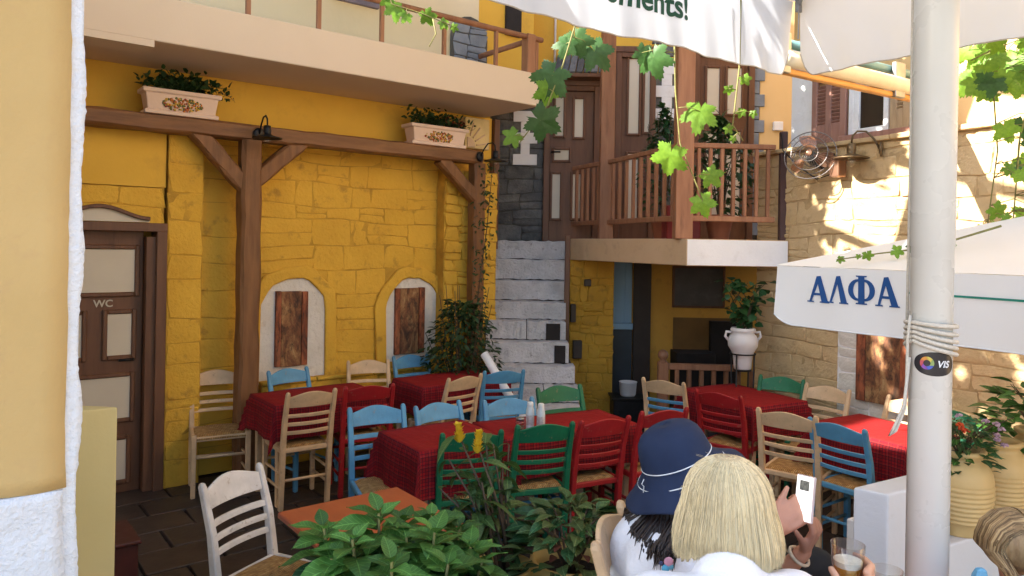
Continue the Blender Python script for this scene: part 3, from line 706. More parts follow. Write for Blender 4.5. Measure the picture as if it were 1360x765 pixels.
# ================================================================= flower troughs on the beam
M_trough = surf('cream_trough', (.72,.53,.41), (.66,.48,.36), 4, .7, .2, 40)
relief_mats = [surf('relief_green', (.14,.16,.05), None, 5, .7, 0), surf('relief_orange', (.55,.17,.03), None, 5, .7, 0), surf('relief_yellow', (.65,.42,.06), None, 5, .7, 0), surf('relief_red', (.35,.05,.03), None, 5, .7, 0)]
def trough(px0, px1, pt, pb, label, seed, leafn, mats, flowers=0):
    yb = BY; x0, z0 = FM.loc(px0, pb, yb-.09); x1, _ = FM.loc(px1, pb, yb-.09); _, z1 = FM.loc((px0+px1)/2, pt, yb-.09)
    cx = (x0+x1)/2; L = abs(x1-x0); p = FM.w(cx, yb, 0)
    ztop = BZ + (BZr-BZ)*((cx+3.2)/(xbe+3.2)) + bh/2*.98
    H = .19
    t = thing('flower_trough', label, 'planter', (p.x, p.y, ztop), FM.rz, 'flower troughs on the beam')
    def ringed(hx, hy, z): return [(-hx, -hy, z), (hx, -hy, z), (hx, hy, z), (-hx, hy, z)]
    mb = MB(); hy = .10; lv = [(L*.47, hy*.85, 0), (L*.47, hy*.85, .028), (L*.43, hy*.72, .034), (L*.46, hy*.86, H-.035), (L*.5, hy, H-.03), (L*.5, hy, H), (L*.45, hy*.8, H), (L*.44, hy*.76, H-.05)]
    for a in lv: mb.v += ringed(*a)
    for i in range(len(lv)-1):
        for k in range(4): mb.f.append((i*4+k, i*4+(k+1) % 4, (i+1)*4+(k+1) % 4, (i+1)*4+k)); mb.m.append(0)
    mb.f += [(3, 2, 1, 0), tuple((len(lv)-1)*4+k for k in range(4))]; mb.m += [0, 0]
    mb.build('trough', M_trough, t, .004)
    rn = random.Random(seed); mb = MB()
    for k in range(150):
        a = rn.uniform(0, 6.28); r = math.sqrt(rn.random()); x = .14*L/.55*r*math.cos(a)*1.0; z = H*.45+.05*r*math.sin(a)
        mb.ball((x, -hy*.8-.002, z), rn.uniform(.005, .011), 6, 4, mi=rn.choice([0, 0, 0, 1, 1, 2, 2, 3]))
    tag(mb.build('flower_relief', relief_mats, t, smooth=True), kind='stuff')
    mb = MB(); mb.box(-L*.43, L*.43, -.07, .07, H-.06, H-.02); mb.build('soil', M_soil, t)
    def pf(r):
        x = r.gauss(.05, .55)*L*.42; x = max(-L*.5, min(L*.62, x)); return (x, r.gauss(0, .045), H + abs(r.gauss(0, .06)) + .0), (r.uniform(-.3, .3), r.uniform(-.5, .3), .6)
    foliage('foliage', mats[0], t, rn, int(leafn*1.5), pf, .055, .034, .1)
    st = MB()
    for k in range(9):
        x = rn.uniform(-.4, .4)*L; st.tube([(x, 0, H-.03), (x+rn.uniform(-.04, .04), rn.uniform(-.04, .04), H+.1)], [.003, .0015], 5)
    if flowers == 0:                              # a trailing shoot to the right
        st.tube([(L*.4, -.02, H), (L*.52, -.05, H+.03), (L*.64, -.06, H+.005), (L*.70, -.06, H-.03)], [.003, .002, .002, .001], 5)
        foliage('trailing_leaves', mats[0], t, rn, 16, lambda r: ((L*r.uniform(.45, .70), -.05, H+.01+r.uniform(-.03, .02)), (.3, -.5, 0)), .035, .028)
    else:
        foliage('flowers', relief_mats[3], t, rn, 50, lambda r: ((L*r.uniform(.15, .45), r.gauss(0, .03), H+r.uniform(.03, .11)), (0, -.5, .4)), .035, .03)
        foliage('flowers', M_flower_y, t, rn, 26, lambda r: ((L*r.uniform(-.05, .3), r.gauss(0, .03), H+r.uniform(.02, .08)), (0, -.5, .4)), .03, .025)
    tag(st.build('stems', M_stem, t), kind='stuff')
    return t
trough(189, 294, 112, 157, 'cream flower trough with orange relief and trailing dark leaves on the beam', 51, 420, [M_bush])
trough(546, 622, 160, 194, 'cream flower trough with dark red and yellow flowers beside the sunburst', 52, 300, [M_bush], 1)

# ---------------------------------------------------------------- iron lamps
def lantern(p, rz, label, s=1.0, matl=M_iron, grp='iron lamps'):
    t = thing('iron_lamp', label, 'lamp', p, rz, grp)
    mb = MB(); mb.lathe([(.05, 0), (.05, .012), (.03, .018)], 14); mb.v = [(x*s, (-z)*s, y*s) for x, y, z in mb.v]; mb.build('wall_plate', matl, t, smooth=True)
    pts = [(0, -.015, 0), (0, -.05, .07), (0, -.10, .125), (0, -.155, .13), (0, -.185, .10), (0, -.19, .05)]
    mb = MB(); mb.tube([Vector(q)*s for q in pts], .007*s, 8); mb.build('arm', matl, t, smooth=True)
    mb = MB(); mb.lathe([(.012, .05), (.028, .045), (.03, .0), (.026, -.02), (.06, -.035), (.115, -.05), (.117, -.055), (.05, -.045), (.02, -.04)], 20, (0, -.19, 0), capb=True, capt=False)
    mb.v = [(x*s, y*s, z*s) for x, y, z in mb.v]; mb.build('shade', matl, t, smooth=True)
    mb = MB(); mb.ball((0, -.19*s, -.075*s), .032*s, 14, 10, (1, 1, 1.2)); mb.build('bulb', M_glass, t, smooth=True)
    return t
xl_, zl_ = FM.loc(344, 178, BY-.09); lantern(FM.w(xl_, BY-.088, zl_), FM.rz, 'black iron lamp with bare bulb above the middle timber post', 1.0)
xl_, zl_ = FM.loc(636, 208, BY-.09); lantern(FM.w(xl_+.01, BY-.088, zl_), FM.rz+R_(20), 'black iron lamp with bare bulb where the beam ends at the stairs', 1.0)

# ================================================================= whitewashed stairs
stairs = thing('stone_staircase', 'whitewashed stone staircase climbing to a brown door beside the yellow pier', 'staircase', (0, 0, 0))
lines = [320, 345, 373, 401, 427, 455, 487, 515, 541, 566, 588]
rn = random.Random(12); zprev = None
tops = []
for k, py in enumerate(lines):
    d = 8.45 - .2*k; p = at_depth(700, py, d); tops.append((d, p.z))
tops = [(d, z) for d, z in tops if z > .06]
for k, (d, z) in enumerate(tops):
    zlow = tops[k+1][1] if k+1 < len(tops) else 0.0
    xl = at_depth(648, 400, d).x - .02; xr = at_depth([752, 752, 752, 752, 752, 756, 764, 770, 772, 774, 776][k], lines[k]+12, d).x
    core = MB(); core.box(xl, xr-.01, d+.03, 8.79, max(zlow-.3, 0), z-.014); core.build('step_core', M_step_joint, stairs)
    # riser stones
    nst = 1 if k < 4 else (2 if rn.random() < .5 else 1); xs = [xl] + ([xl+(xr-xl)*rn.uniform(.35, .65)] if nst == 2 else []) + [xr]
    for a, b in zip(xs, xs[1:]):
        mb = MB(); n = 18; vs = []
        for i in range(n+1):
            x = a+.005 + (b-a-.01)*i/n; w1 = rn.uniform(-.006, .006); w2 = rn.uniform(-.009, .009)
            vs.append([(x, d+rn.uniform(-.005, .005), zlow+.010+w1), (x, d+rn.uniform(-.006, .006), (zlow+z)/2+rn.uniform(-.03, .03)), (x, d+rn.uniform(-.005, .005), z-.007+w2), (x, d+.010, z+w2), (x, d+.24, z+w2*.5), (x, d+.24, zlow+.012)])
        for r in vs: mb.v += r
        for i in range(n):
            for j in range(6): mb.f.append((i*6+j, i*6+(j+1) % 6, (i+1)*6+(j+1) % 6, (i+1)*6+j)); mb.m.append(0)
        mb.f += [tuple(range(6)), tuple(n*6+j for j in range(6))]; mb.m += [0, 0]
        mb.build('step_stone', M_white_stone, stairs, smooth=False)
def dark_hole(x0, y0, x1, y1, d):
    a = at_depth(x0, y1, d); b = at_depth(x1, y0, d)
    mb = MB(); mb.box(a.x, b.x, d-.022, d+.05, a.z, b.z); mb.build('drain_hole_shade', M_dark, stairs, .004)  # solid dark block; the hole's shade is put into its colour
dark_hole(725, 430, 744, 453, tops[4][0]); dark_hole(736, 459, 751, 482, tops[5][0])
# white pipe at the foot of the stairs
a = at_depth(643, 470, 6.75); b = at_depth(668, 512, 6.6)
mb = MB(); mb.tube([a, b, b+(b-a)*1.4], .038, 14); tag(mb.build('drain_pipe', M_white_paint, None, smooth=True), 'white slanting pipe behind the dark bush at the stair foot', 'pipe')
# brown pole along the stairs
a = at_depth(753.5, 330, 7.9); pb = at_depth(750.5, 470, 7.9)
mb = MB(); mb.box(a.x-.025, a.x+.03, 7.87, 7.93, 0, 2.06); tag(mb.build('pole', M_door, None, .006), 'slim brown vertical pole between white stairs and yellow pier', 'pole')

# ================================================================= the stone house behind (balcony and porch)
uh = thing('stone_house', 'grey stone house with brown panelled doors behind the wooden balcony', 'house', (0, 8.8, 0))
UX = lambda px, py=200: FU.X(px, py, 0); UZ = lambda px, py: FU.Z(px, py, 0)
UTOP = UZ(700, 106)
mb = MB(); mb.box(-1.4, UX(1062, 150)+.3, .0, .6, 0, UTOP); mb.build('wall', M_grey_joint, uh)
mb = MB(); mb.box(-3.0, UX(1062, 150)+.3, .0, .6, UTOP, 7.0); mb.build('upper_wall', M_yellow_plaster, uh)
LZ = tops[0][1]                                         # landing level
DX0, DX1 = UX(722, 230), UX(792, 230)
masonry(uh, -.6, DX0, LZ, UTOP, 0, M_grey_stone, 61, (.13, .22), (.18, .4), joint=.008, proud=(.006, .02), rough=.006)
masonry(uh, UX(800, 200), UX(1016, 200), LZ+.0, UTOP+.6, -.002, M_grey_stone, 62, (.14, .22), (.2, .4), joint=.008, proud=(.006, .02), rough=.006,
        blocked=lambda z: [(UX(816, 200), UX(864, 200)), (UX(918, 200), UX(996, 200))])
# white quoin pattern painted as raised white blocks
def quoin(px, py0, py1, hw, n, long_first, mat, par, y=-.03):
    z1, z0 = UZ(px, py0), UZ(px, py1); cx = UX(px, (py0+py1)/2)
    for k in range(n):
        a = z0 + (z1-z0)*k/n; b = z0 + (z1-z0)*(k+1)/n; h = hw if (k % 2 == 0) == long_first else hw*.38
        mb = MB(); mb.box(cx-h, cx+h, y-.012, .0, a, b-.001); mb.build('quoin', mat, par, .003)
quoin(697.5, 148, 219.5, .143, 5, True, M_white_paint, uh, -.022)
quoin(885, 84, 160, .16, 5, True, M_white_paint, uh, -.022)
for k in range(13):                                       # blue-grey quoins beside the balcony door
    z1 = UZ(1005, 92+17*k); z0 = UZ(1005, 92+17*(k+1)); xl = UX(996, 180); xr = UX(1013 if k % 2 == 0 else 1006, 180)
    mb = MB(); mb.box(xl, xr, -.055, .0, z0+.004, z1-.004); mb.build('quoin', M_blue_stone, uh, .008, 2)
mb = MB(); mb.box(UX(1007, 180), UX(1062, 150)+.3, -.035, .0, LZ, 6.9); mb.build('plaster_field', M_upper_ochre, uh)
# doors
def udoor(px0, px1, pyt, panels, name='door'):
    x0, x1 = UX(px0, 200), UX(px1, 200); zt = UZ((px0+px1)/2, pyt)
    mb = MB(); mb.box(x0+.07, x1-.07, -.05, -.004, LZ+.0, zt-.06); d = mb.build(name, M_door, uh, .003)
    mb = MB()
    for a, b in ((x0, x0+.068), (x1-.068, x1)): mb.box(a, b, -.09, -.002, LZ, zt)
    mb.box(x0-.02, x1+.02, -.10, -.002, zt, zt+.07); mb.box(x0+.069, x1-.069, -.088, -.002, zt-.058, zt); mb.build('door_frame', M_door, uh, .005)
    for a, b, c, e in panels: panel(d, UX(a, 200), UX(c, 200), UZ(a, e), UZ(a, b), -.05, M_panel, .03)
    return d
M_wpan = surf('white_door_panel', (.66,.66,.66), None, 3, .6, .08)
d1 = udoor(722, 795, 116, [(737, 131, 747, 181), (762, 133, 773, 183), (736, 200, 755, 213), (734, 232, 744, 290), (761, 232, 771, 290)])
hx, hz = UX(738, 203), UZ(738, 203)
mb = MB(); mb.tube([(hx-.05, -.05, hz), (hx-.05, -.10, hz)], .012, 8); mb.tube([(hx-.05, -.10, hz), (hx+.05, -.10, hz)], .010, 8); mb.build('handle', M_iron, d1, smooth=True)
udoor(815, 868, 72, [(833, 80, 846, 178), (854, 90, 861, 176), (833, 205, 846, 290)])
udoor(918, 998, 70, [(936, 92, 952, 152), (963, 92, 981, 152), (936, 176, 952, 290), (963, 176, 981, 290)])
# small stone-slab canopy over the stairs door
rn = random.Random(5)
for k in range(7):
    x = UX(738+k*9.5, 100); mb = MB(); z = UTOP+.03
    mb.bar((x, -.30, z), (x+.06, -.01, z+.26+rn.uniform(-.02, .02)), .075, .03, (0, 0, 1)); mb.build('canopy_slab', M_grey_stone, uh, .006)
mb = MB(); mb.box(UX(728, 106), UX(800, 106), -.30, -.003, UTOP-.02, UTOP+.025); mb.build('door_lintel', M_door, uh, .005)
a = UX(737, 60); mb = MB(); mb.tube([(a, -.03, UZ(737, 84)), (a, -.03, 6)], .014, 8); mb.build('conduit', M_white_paint, uh, smooth=True)
# porch below: plaster, blue panel for the lit passage, dark panel for its interior, notice board, bench recess
PZ = at_depth(912, 353, 6.4).z                            # underside of balcony
PZT = at_depth(912, 317, 6.4).z                           # balcony floor
mb = MB(); mb.box(UX(838, 420), UX(1062, 400)+.3, -.10, .0, 0, PZT-.02); mb.build('porch_wall', M_ochre_plaster, uh)
x0, x1 = UX(800, 420), UX(838.5, 420)
M_bluewall = surf('blue_lit_passage', (.32,.48,.64), (.27,.42,.57), 3, .7, .15)  # blue light of the passage put into the panels' colour
mb = MB(); mb.box(x0, x1, -.04, .0, .0, PZT-.02); bd = mb.build('passage_panel', M_bluewall, uh)
mb = MB(); mb.box(x0, x1, -.10, -.041, 0, UZ(825, 436)); mb.build('passage_lower_panel', surf('dark_grey_panel', (.05,.06,.07), None, 4, .6, .1), bd)  # dark grey panel over the lower part of the passage
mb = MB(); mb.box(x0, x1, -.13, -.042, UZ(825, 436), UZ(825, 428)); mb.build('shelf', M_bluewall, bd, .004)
mb = MB(); mb.box(UX(829, 400), UX(831, 400), -.06, -.041, UZ(825, 428), PZT-.03); mb.build('passage_edge', M_bluewall, bd)
mb = MB(); mb.box(UX(838.6, 420), UX(861, 420), -.16, -.101, 0, PZT-.03); mb.build('porch_dark_panel', surf('dark_interior_brown', (.045,.028,.02), None, 6, .6, .2), uh, .004)  # flat panel for the dark interior, shade put into its brown
bx0, bx1, bz0, bz1 = UX(893, 380), UX(956, 380), UZ(925, 405), UZ(925, 356)
mb = MB(); mb.box(bx0, bx1, -.128, -.101, bz0, bz1); nb = mb.build('notice_board', surf('grey_slate_board', (.10,.085,.075), (.07,.06,.053), 6, .6, .2, dirt=(.2,.18,.15), dirt_amt=.3), uh, .003)
mb = MB()
for a, b, c, e in ((bx0-.025, bx0, bz0-.025, bz1+.025), (bx1, bx1+.025, bz0-.025, bz1+.025), (bx0, bx1, bz0-.025, bz0), (bx0, bx1, bz1, bz1+.025)): mb.box(a, b, -.14, -.101, c, e)
mb.build('frame', M_door, nb, .003)
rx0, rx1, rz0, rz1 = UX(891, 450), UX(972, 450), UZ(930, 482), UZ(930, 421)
mb = MB(); mb.box(rx0, rx1, -.112, -.099, rz0, rz1); mb.build('recess', surf('recess_shade_brown', (.20,.105,.03), None, 4, .8, .2), uh)  # flat panel; the shade of the recess is put into its brown
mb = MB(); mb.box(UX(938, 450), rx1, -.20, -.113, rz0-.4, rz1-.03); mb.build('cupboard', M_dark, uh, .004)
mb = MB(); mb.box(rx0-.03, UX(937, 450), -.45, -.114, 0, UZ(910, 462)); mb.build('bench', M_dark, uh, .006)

# yellow pier carrying the balcony's far corner
pier = thing('yellow_pier', 'rough yellow stone pier under the balcony with small electrical boxes', 'pier', (0, 8.25, 0))
FP = Frame((0, 8.25), 0)
pxa, pxb = FP.X(756, 450, 0), FP.X(814, 450, 0); pzt = PZ
mb = MB(); mb.box(pxa, pxb, 0, .5, 0, pzt-.004); mb.build('core', M_yellow_joint, pier)
M_pierst = surf('deep_yellow_stone', (.62,.32,.03), (.52,.26,.022), 3, .75, .7, 45, .014, rand=.14, dirt=(.16,.085,.02), dirt_amt=.55, dscale=8, coord='World')
masonry(pier, pxa, pxb, 0, pzt-.01, 0, M_pierst, 71, (.08, .18), (.09, .26), proud=(.006, .022), rough=.009)
for a, b, c, e in ((776, 371, 785, 380), (758, 404, 765, 428), (761, 452, 773, 476)):
    mb = MB(); mb.box(FP.X(a, b, -.05), FP.X(c, b, -.05), -.07, .0, FP.Z(a, e, -.05), FP.Z(a, b, -.05)); mb.build('electrical_box', surf('dark_brown_box', (.07,.045,.03), None, 5, .6, .1), pier, .006)

# ================================================================= the balcony
C0 = at_depth(912, 335, 6.4); C1 = FR.w(FR.X(1047, 335, -.02), -.02, 0); C2 = Vector((.66, 8.25, 0)); 
fr = [Vector((C2.x, 8.78)), Vector((C2.x, C2.y)), Vector((C0.x, C0.y)), Vector((C1.x, C1.y)), Vector((C1.x+.55, 8.78))]
balc = thing('balcony', 'wooden baluster balcony on a thick slab, white in front and tan at the side', 'balcony', (C0.x, C0.y, 0))
def pl(v): return (v.x-C0.x, v.y-C0.y)
mb = MB(); n = len(fr)
for z in (PZ, PZT):
    for v in fr: mb.v.append((*pl(v), z))
mb.f = [tuple(reversed(range(n))), tuple(n+k for k in range(n))] + [(k, (k+1) % n, n+(k+1) % n, n+k) for k in range(n)]
mb.m = [0]*len(mb.f); mb.m[2+2] = 1
mb.build('slab', [M_tan_slab, M_white_paint], balc, .006)
def bpost(pxl, pxr, pyt, d, zt, nm='post'):
    a = at_depth(pxl, 250, d).x; b = at_depth(pxr, 250, d).x
    return a, b
# corner post
a, b = bpost(896, 919, 0, 6.52, 0); hw = (b-a)/2
ZTOP = 4.45
mb = MB(); mb.box((a+b)/2-C0.x-hw, (a+b)/2-C0.x+hw, 6.46-C0.y, 6.60-C0.y, PZT, ZTOP); mb.build('post', M_rail, balc, .008, 2)
PX2 = at_depth(805, 250, 8.0); 
mb = MB(); mb.box(PX2.x-C0.x-.075, PX2.x-C0.x+.075, 7.93-C0.y, 8.07-C0.y, PZT, ZTOP); mb.build('post', M_rail, balc, .008, 2)
pa_ = Vector(((a+b)/2, 6.53)); pb2 = Vector((PX2.x, 8.0)); pc = Vector((C1.x-.03, C1.y+.08))
mb = MB(); mb.bar((*pl(pa_), ZTOP+.06), (*pl(pb2), ZTOP+.06), .12, .12); mb.build('head_beam', M_rail, balc, .006)
mb = MB(); mb.bar((*pl(pa_ + Vector((.061, .01))), ZTOP+.06), (*pl(pc), ZTOP+.06), .12, .12); mb.build('head_beam', M_rail, balc, .006)
zrt = at_depth(980, 190, 6.5).z; zrb = at_depth(980, 287, 6.5).z
def railing(p, q, nb, skip=.06):
    d = (q-p).normalized(); L = (q-p).length; p0 = p + d*skip; q0 = q - d*skip
    for z, h in ((zrt, .045), (zrb, .05)):
        mb = MB(); mb.bar((*pl(p0), z-h/2), (*pl(q0), z-h/2), .05, h); mb.build('rail', M_rail, balc, .006)
    for k in range(nb):
        c = p0.lerp(q0, (k+.6)/(nb+.2)); m = MB(); m.bar((*pl(c), zrb), (*pl(c), zrt-.045), .032, .032, (d.x, d.y, 0)); m.build('baluster', M_rail, balc, .004)
railing(pa_, pc, 7, .075); railing(pa_, pb2, 9, .08)
railing(pb2, Vector((C2.x+.02, 8.74)), 5, .08)
mb = MB(); mb.bar((*pl(pc), PZT), (*pl(pc), zrt+.12), .06, .06); mb.build('post', surf('plum_post', (.085,.04,.035), None, 5, .6, .2), balc, .006)
# things on the balcony
def pot_profile(r, h): return [(r*.62, 0), (r*.66, .01), (r*.92, h*.82), (r, h*.82), (r*1.03, h*.9), (r, h), (r*.88, h), (r*.84, h*.9)]
def simple_pot(name, label, p, r, h, mat, cat='pot', group=None):
    t = thing(name, label, cat, p, 0, group); mb = MB(); mb.lathe(pot_profile(r, h), 28, capt=False); mb.build('pot', mat, t, smooth=True)
    mb = MB(); mb.lathe([(.001, h*.88), (r*.85, h*.88)], 20, capb=False, capt=False); mb.build('soil', M_soil, t); return t
M_terra = surf('terracotta', (.36,.13,.07), (.29,.10,.055), 5, .8, .2)
def balc_plant(px, py, d, r, h, spread, tall, n, label, seed, mat=M_ivy):
    p = at_depth(px, py, d); p.z = PZT+.001
    t = simple_pot('potted_plant', label, p, r, h, M_terra, 'plant', 'potted plants on the balcony'); rn = random.Random(seed)
    st = MB()
    for k in range(10):
        a = rn.uniform(0, 6.28); e = Vector((spread*.7*math.cos(a), spread*.4*math.sin(a), h+tall*rn.uniform(.6, 1))); st.tube([(0, 0, h*.85), (e.x*.4, e.y*.4, h+tall*.4), e], [.008, .006, .003], 6)
    tag(st.build('stems', M_stem, t), kind='stuff')
    def pf(r_):
        a = r_.uniform(0, 6.28); q = math.sqrt(r_.random()); z = r_.random()**.8; k = math.sin(math.pi*min(1, .25+z*.8))
        return (spread*q*k*math.cos(a), spread*.6*q*k*math.sin(a), h+z*tall), (math.cos(a)*.6, math.sin(a)*.6, .2)
    foliage('foliage', mat, t, rn, n, pf, .10, .045)
balc_plant(955, 290, 7.1, .14, .24, .36, .95, 520, 'tall leafy bush in terracotta pot behind the front balcony railing', 91)
balc_plant(880, 290, 7.6, .13, .22, .26, 1.15, 380, 'glossy leafed shrub in terracotta pot behind the side balcony railing', 92, M_pothos)
a = at_depth(920, 300, 6.85); mb = MB(); mb.box(a.x-.22, a.x+.1, 6.95, 7.2, PZT, PZT+.32)
tag(mb.build('storage_box', surf('dark_red_box', (.22,.015,.015), None, 5, .5, .1), None, .01), 'dark red box standing on the balcony floor behind the railing', 'box')

# ================================================================= right-hand brick house
rh = thing('brick_house', 'ochre painted brick house with brown shutters and a white niche on the right', 'house', FR.o, FR.rz)
RX0 = FR.X(1004, 430, 0); RZL = FR.Z(1040, 204, 0); RXE = 7.0
print('R', RX0, RZL)
mb = MB(); mb.box(RX0, RXE, .0, 2.4, 0, RZL); mb.build('wall', M_ochre_joint, rh)
RU0 = FR.X(1053, 150, .10)
mb = MB(); mb.box(RU0, RXE, .10, 2.4, RZL, 6.6); mb.build('upper_wall', M_upper_ochre, rh)
rn = random.Random(8); x = RX0-.03
while x < 4.2:
    L = rn.uniform(.5, .9); mb = MB(); mb.box(x+.003, x+L-.003, -.045-rn.uniform(0, .012), .14, RZL, RZL+.035+rn.uniform(0, .008)); mb.build('ledge_stone', M_ochre, rh, .008, 2, True); x += L
nx0, nx1 = FR.X(1113, 500, 0), FR.X(1232, 500, 0); nz0, nz1 = FR.Z(1160, 560, 0), FR.Z(1160, 425, 0)
zc = nz1 + .25; hwn = (nx1-nx0)/2; ncx = (nx0+nx1)/2
def blkR(z):
    return [(nx0, nx1)] if nz0 < z < zc else []
masonry(rh, RX0, 4.0, .0, RZL-.004, 0, M_ochre, 77, (.09, .20), (.14, .42), blocked=blkR, proud=(.004, .015), rough=.007, joint=.005)
mb = MB(); mb.box(nx0, nx1, -.008, .01, nz0-.02, zc+.02); nw = mb.build('niche', M_white_paint, rh)
masonry(nw, nx0+.004, nx1-.004, nz0, zc, -.004, M_niche_white, 78, (.14, .2), (.2, .36), proud=(.006, .014))
old_board(nw, FR.X(1139, 490, -.03), FR.X(1213, 500, -.03), FR.Z(1170, 537, -.03), FR.Z(1170, 432, -.03), -.026, 31)
mb = MB(); mb.box(nx0-.15, nx1+.3, -.06, -.002, nz0-.09, nz0-.022); mb.build('niche_sill', M_ochre, rh, .012, 2, True)
# upper window with shutters
RY = .10
def rx(px, py=150): return FR.X(px, py, RY)
def rz_(px, py): return FR.Z(px, py, RY)
mb = MB(); mb.box(RU0+.003, rx(1083), RY-.02, RY+.02, RZL+.04, RZL+1.0); mb.build('white_strip', M_white_paint, rh)
wz0, wz1 = RZL+.09, rz_(1155, 108)
mb = MB(); mb.box(rx(1131), rx(1184), RY-.004, RY+.05, wz0, wz1); wnd = mb.build('window', M_dark, rh)
mb = MB(); wx0, wx1 = rx(1131), rx(1184); t_ = .045
for a, b, c, e in ((wx0, wx0+t_, wz0, wz1), (wx1-t_, wx1, wz0, wz1), (wx0+t_, wx1-t_, wz0, wz0+t_), (wx0+t_, wx1-t_, wz1-t_, wz1), (wx0+t_*1.0, wx0+t_*2.2, wz0+t_, wz1-t_)): mb.box(a, b, RY-.04, RY-.004, c, e)
mb.build('frame', M_white_paint, wnd, .004)
mb = MB(); mb.box(wx0+t_*2.2, wx1-t_, RY-.02, RY-.014, wz0+t_, wz1-t_); mb.build('pane', surf('dark_window_glass', (.03,.018,.012), None, 4, .12, 0), wnd)
mb = MB(); mb.box(wx0-.05, wx1+.32, RY-.10, RY-.003, wz0-.06, wz0-.003); mb.build('sill', M_shutter, wnd, .006)
def shutter(x0, x1, z0, z1, mat, ang=0):
    t = MB(); t.box(x0, x1, RY-.055, RY-.022, z0, z1)
    W = x1-x0; H = z1-z0
    t = MB(); s_ = .055; mid = (x0+x1)/2
    for a, b in ((x0, x0+s_), (mid-s_/2, mid+s_/2), (x1-s_, x1)): t.box(a, b, RY-.06, RY-.024, z0, z1)
    for a, b in ((x0+s_, mid-s_/2), (mid+s_/2, x1-s_)):
        t.box(a, b, RY-.058, RY-.026, z0, z0+.16); t.box(a, b, RY-.058, RY-.026, z1-.06, z1)
    sh = t.build('shutter', mat, rh, .004)
    for a, b in ((x0+s_, mid-s_/2), (mid+s_/2, x1-s_)):
        k = z0+.17
        while k < z1-.07:
            m = MB(); m.bar((a, RY-.04, k), (b, RY-.04, k), .034, .008, (0, .7, .7)); m.build('slat', mat, sh); k += .031
shutter(rx(1084), rx(1129), RZL+.05, rz_(1105, 100), M_shutter)
M_shutter2 = wood('pale_shutter_wood', (.50,.36,.22), (.42,.29,.17), 'z', .6, .1, .2)
shutter(rx(1188), rx(1232), RZL+.08, rz_(1205, 100), M_shutter2)
# socket box, conduit
mb = MB(); a = FU.X(1033, 168, -.06); b = FU.Z(1033, 168, -.06); mb.box(a-.055, a+.055, -.09, -.036, b-.05, b+.055); sk = mb.build('socket_box', M_white_paint, uh, .008, 2)

# wall fan
fp = FR.w(FR.X(1076, 206, -.20), -.20, FR.Z(1076, 206, -.20))
FANR = .205
fan = thing('wall_fan', 'round wire cage wall fan with copper blades beside the balcony', 'fan', fp, FR.rz + R_(20))
fan.rotation_euler = (R_(-14), 0, FR.rz + R_(28))
M_copper = surf('copper_blade', (.42,.24,.16), (.34,.18,.115), 6, .25, .05, metallic=.7); M_wire = surf('chrome_wire', (.22,.20,.19), None, 6, .3, 0, metallic=.8)
mb = MB()
def ring(mb, r, y, t=.0035, n=36): mb.tube([(r*math.cos(2*math.pi*k/n), y, r*math.sin(2*math.pi*k/n)) for k in range(n+1)], t, 6, cap=False)
ring(mb, FANR, 0, .0045); ring(mb, FANR*.35, -.055); ring(mb, FANR*.7, -.042); ring(mb, FANR*.7, .06); ring(mb, FANR*.35, .075)
for k in range(40):
    a = 2*math.pi*k/40; ca, sa = math.cos(a), math.sin(a)
    mb.tube([(FANR*.12*ca, -.06, FANR*.12*sa), (FANR*.6*ca, -.05, FANR*.6*sa), (FANR*.9*ca, -.025, FANR*.9*sa), (FANR*ca, 0, FANR*sa), (FANR*.85*ca, .045, FANR*.85*sa), (FANR*.3*ca, .08, FANR*.3*sa)], .0009, 4, cap=False)
mb.build('cage', M_wire, fan, smooth=True)
for k in range(3):
    mb = MB(); v = []
    for i in range(7):
        for j in range(5):
            r = FANR*(.15+.75*i/6); w_ = (.35+.75*math.sin(math.pi*(.15+.75*i/6)))*.55; a = (j/4-.5)*w_*1.6 + .25*i/6
            v.append((r*math.cos(a), (j/4-.5)*-.06, r*math.sin(a)))
    mb.v = v; mb.f = [(i*5+j, i*5+j+1, (i+1)*5+j+1, (i+1)*5+j) for i in range(6) for j in range(4)]; mb.m = [0]*len(mb.f)
    o = mb.build('blade', M_copper, fan, smooth=True); o.rotation_euler = (0, 2*math.pi*k/3+.5, 0); o.location = (0, .01, 0)
mb = MB(); mb.ball((0, -.062, 0), .03, 14, 8, (1, .5, 1)); mb.build('hub', M_copper, fan, smooth=True)
mb = MB(); mb.tube([(0, .02, 0), (0, .13, 0)], .045, 14); mb.build('motor', M_iron, fan, smooth=True)
mb = MB(); mb.tube([(0, .10, -.03), (.05, .17, -.05), (.10, .235, -.04)], .013, 8); mb.build('bracket', M_iron, fan, smooth=True)
p = FR.w(FR.X(1114, 222, -.07), 0, FR.Z(1114, 222, -.07)); 
sp = thing('copper_wall_box', 'small copper coloured box on the brick wall between fan and lamp', 'wall box', p, FR.rz)
mb = MB(); mb.box(-.045, .045, -.13, -.03, -.085, .085); mb.build('case', M_copper, sp, .012, 2); mb = MB(); mb.tube([(0, -.03, .06), (0, -.0, .06)], .012, 8); mb.build('bracket', M_iron, sp); mb = MB(); mb.tube([(-.03, -.07, .08), (-.06, -.06, .12), (-.1, -.02, .11)], .006, 6); mb.build('cable', M_iron, sp)
p = FR.w(FR.X(1172, 198, -.03), -.032, FR.Z(1172, 198, -.03))
lantern(p, FR.rz+R_(-60), 'brass coloured wall lamp under the shuttered window', 1.15, surf('dull_brass', (.16,.11,.06), None, 8, .4, .1, metallic=.6), 'brass wall lamps')
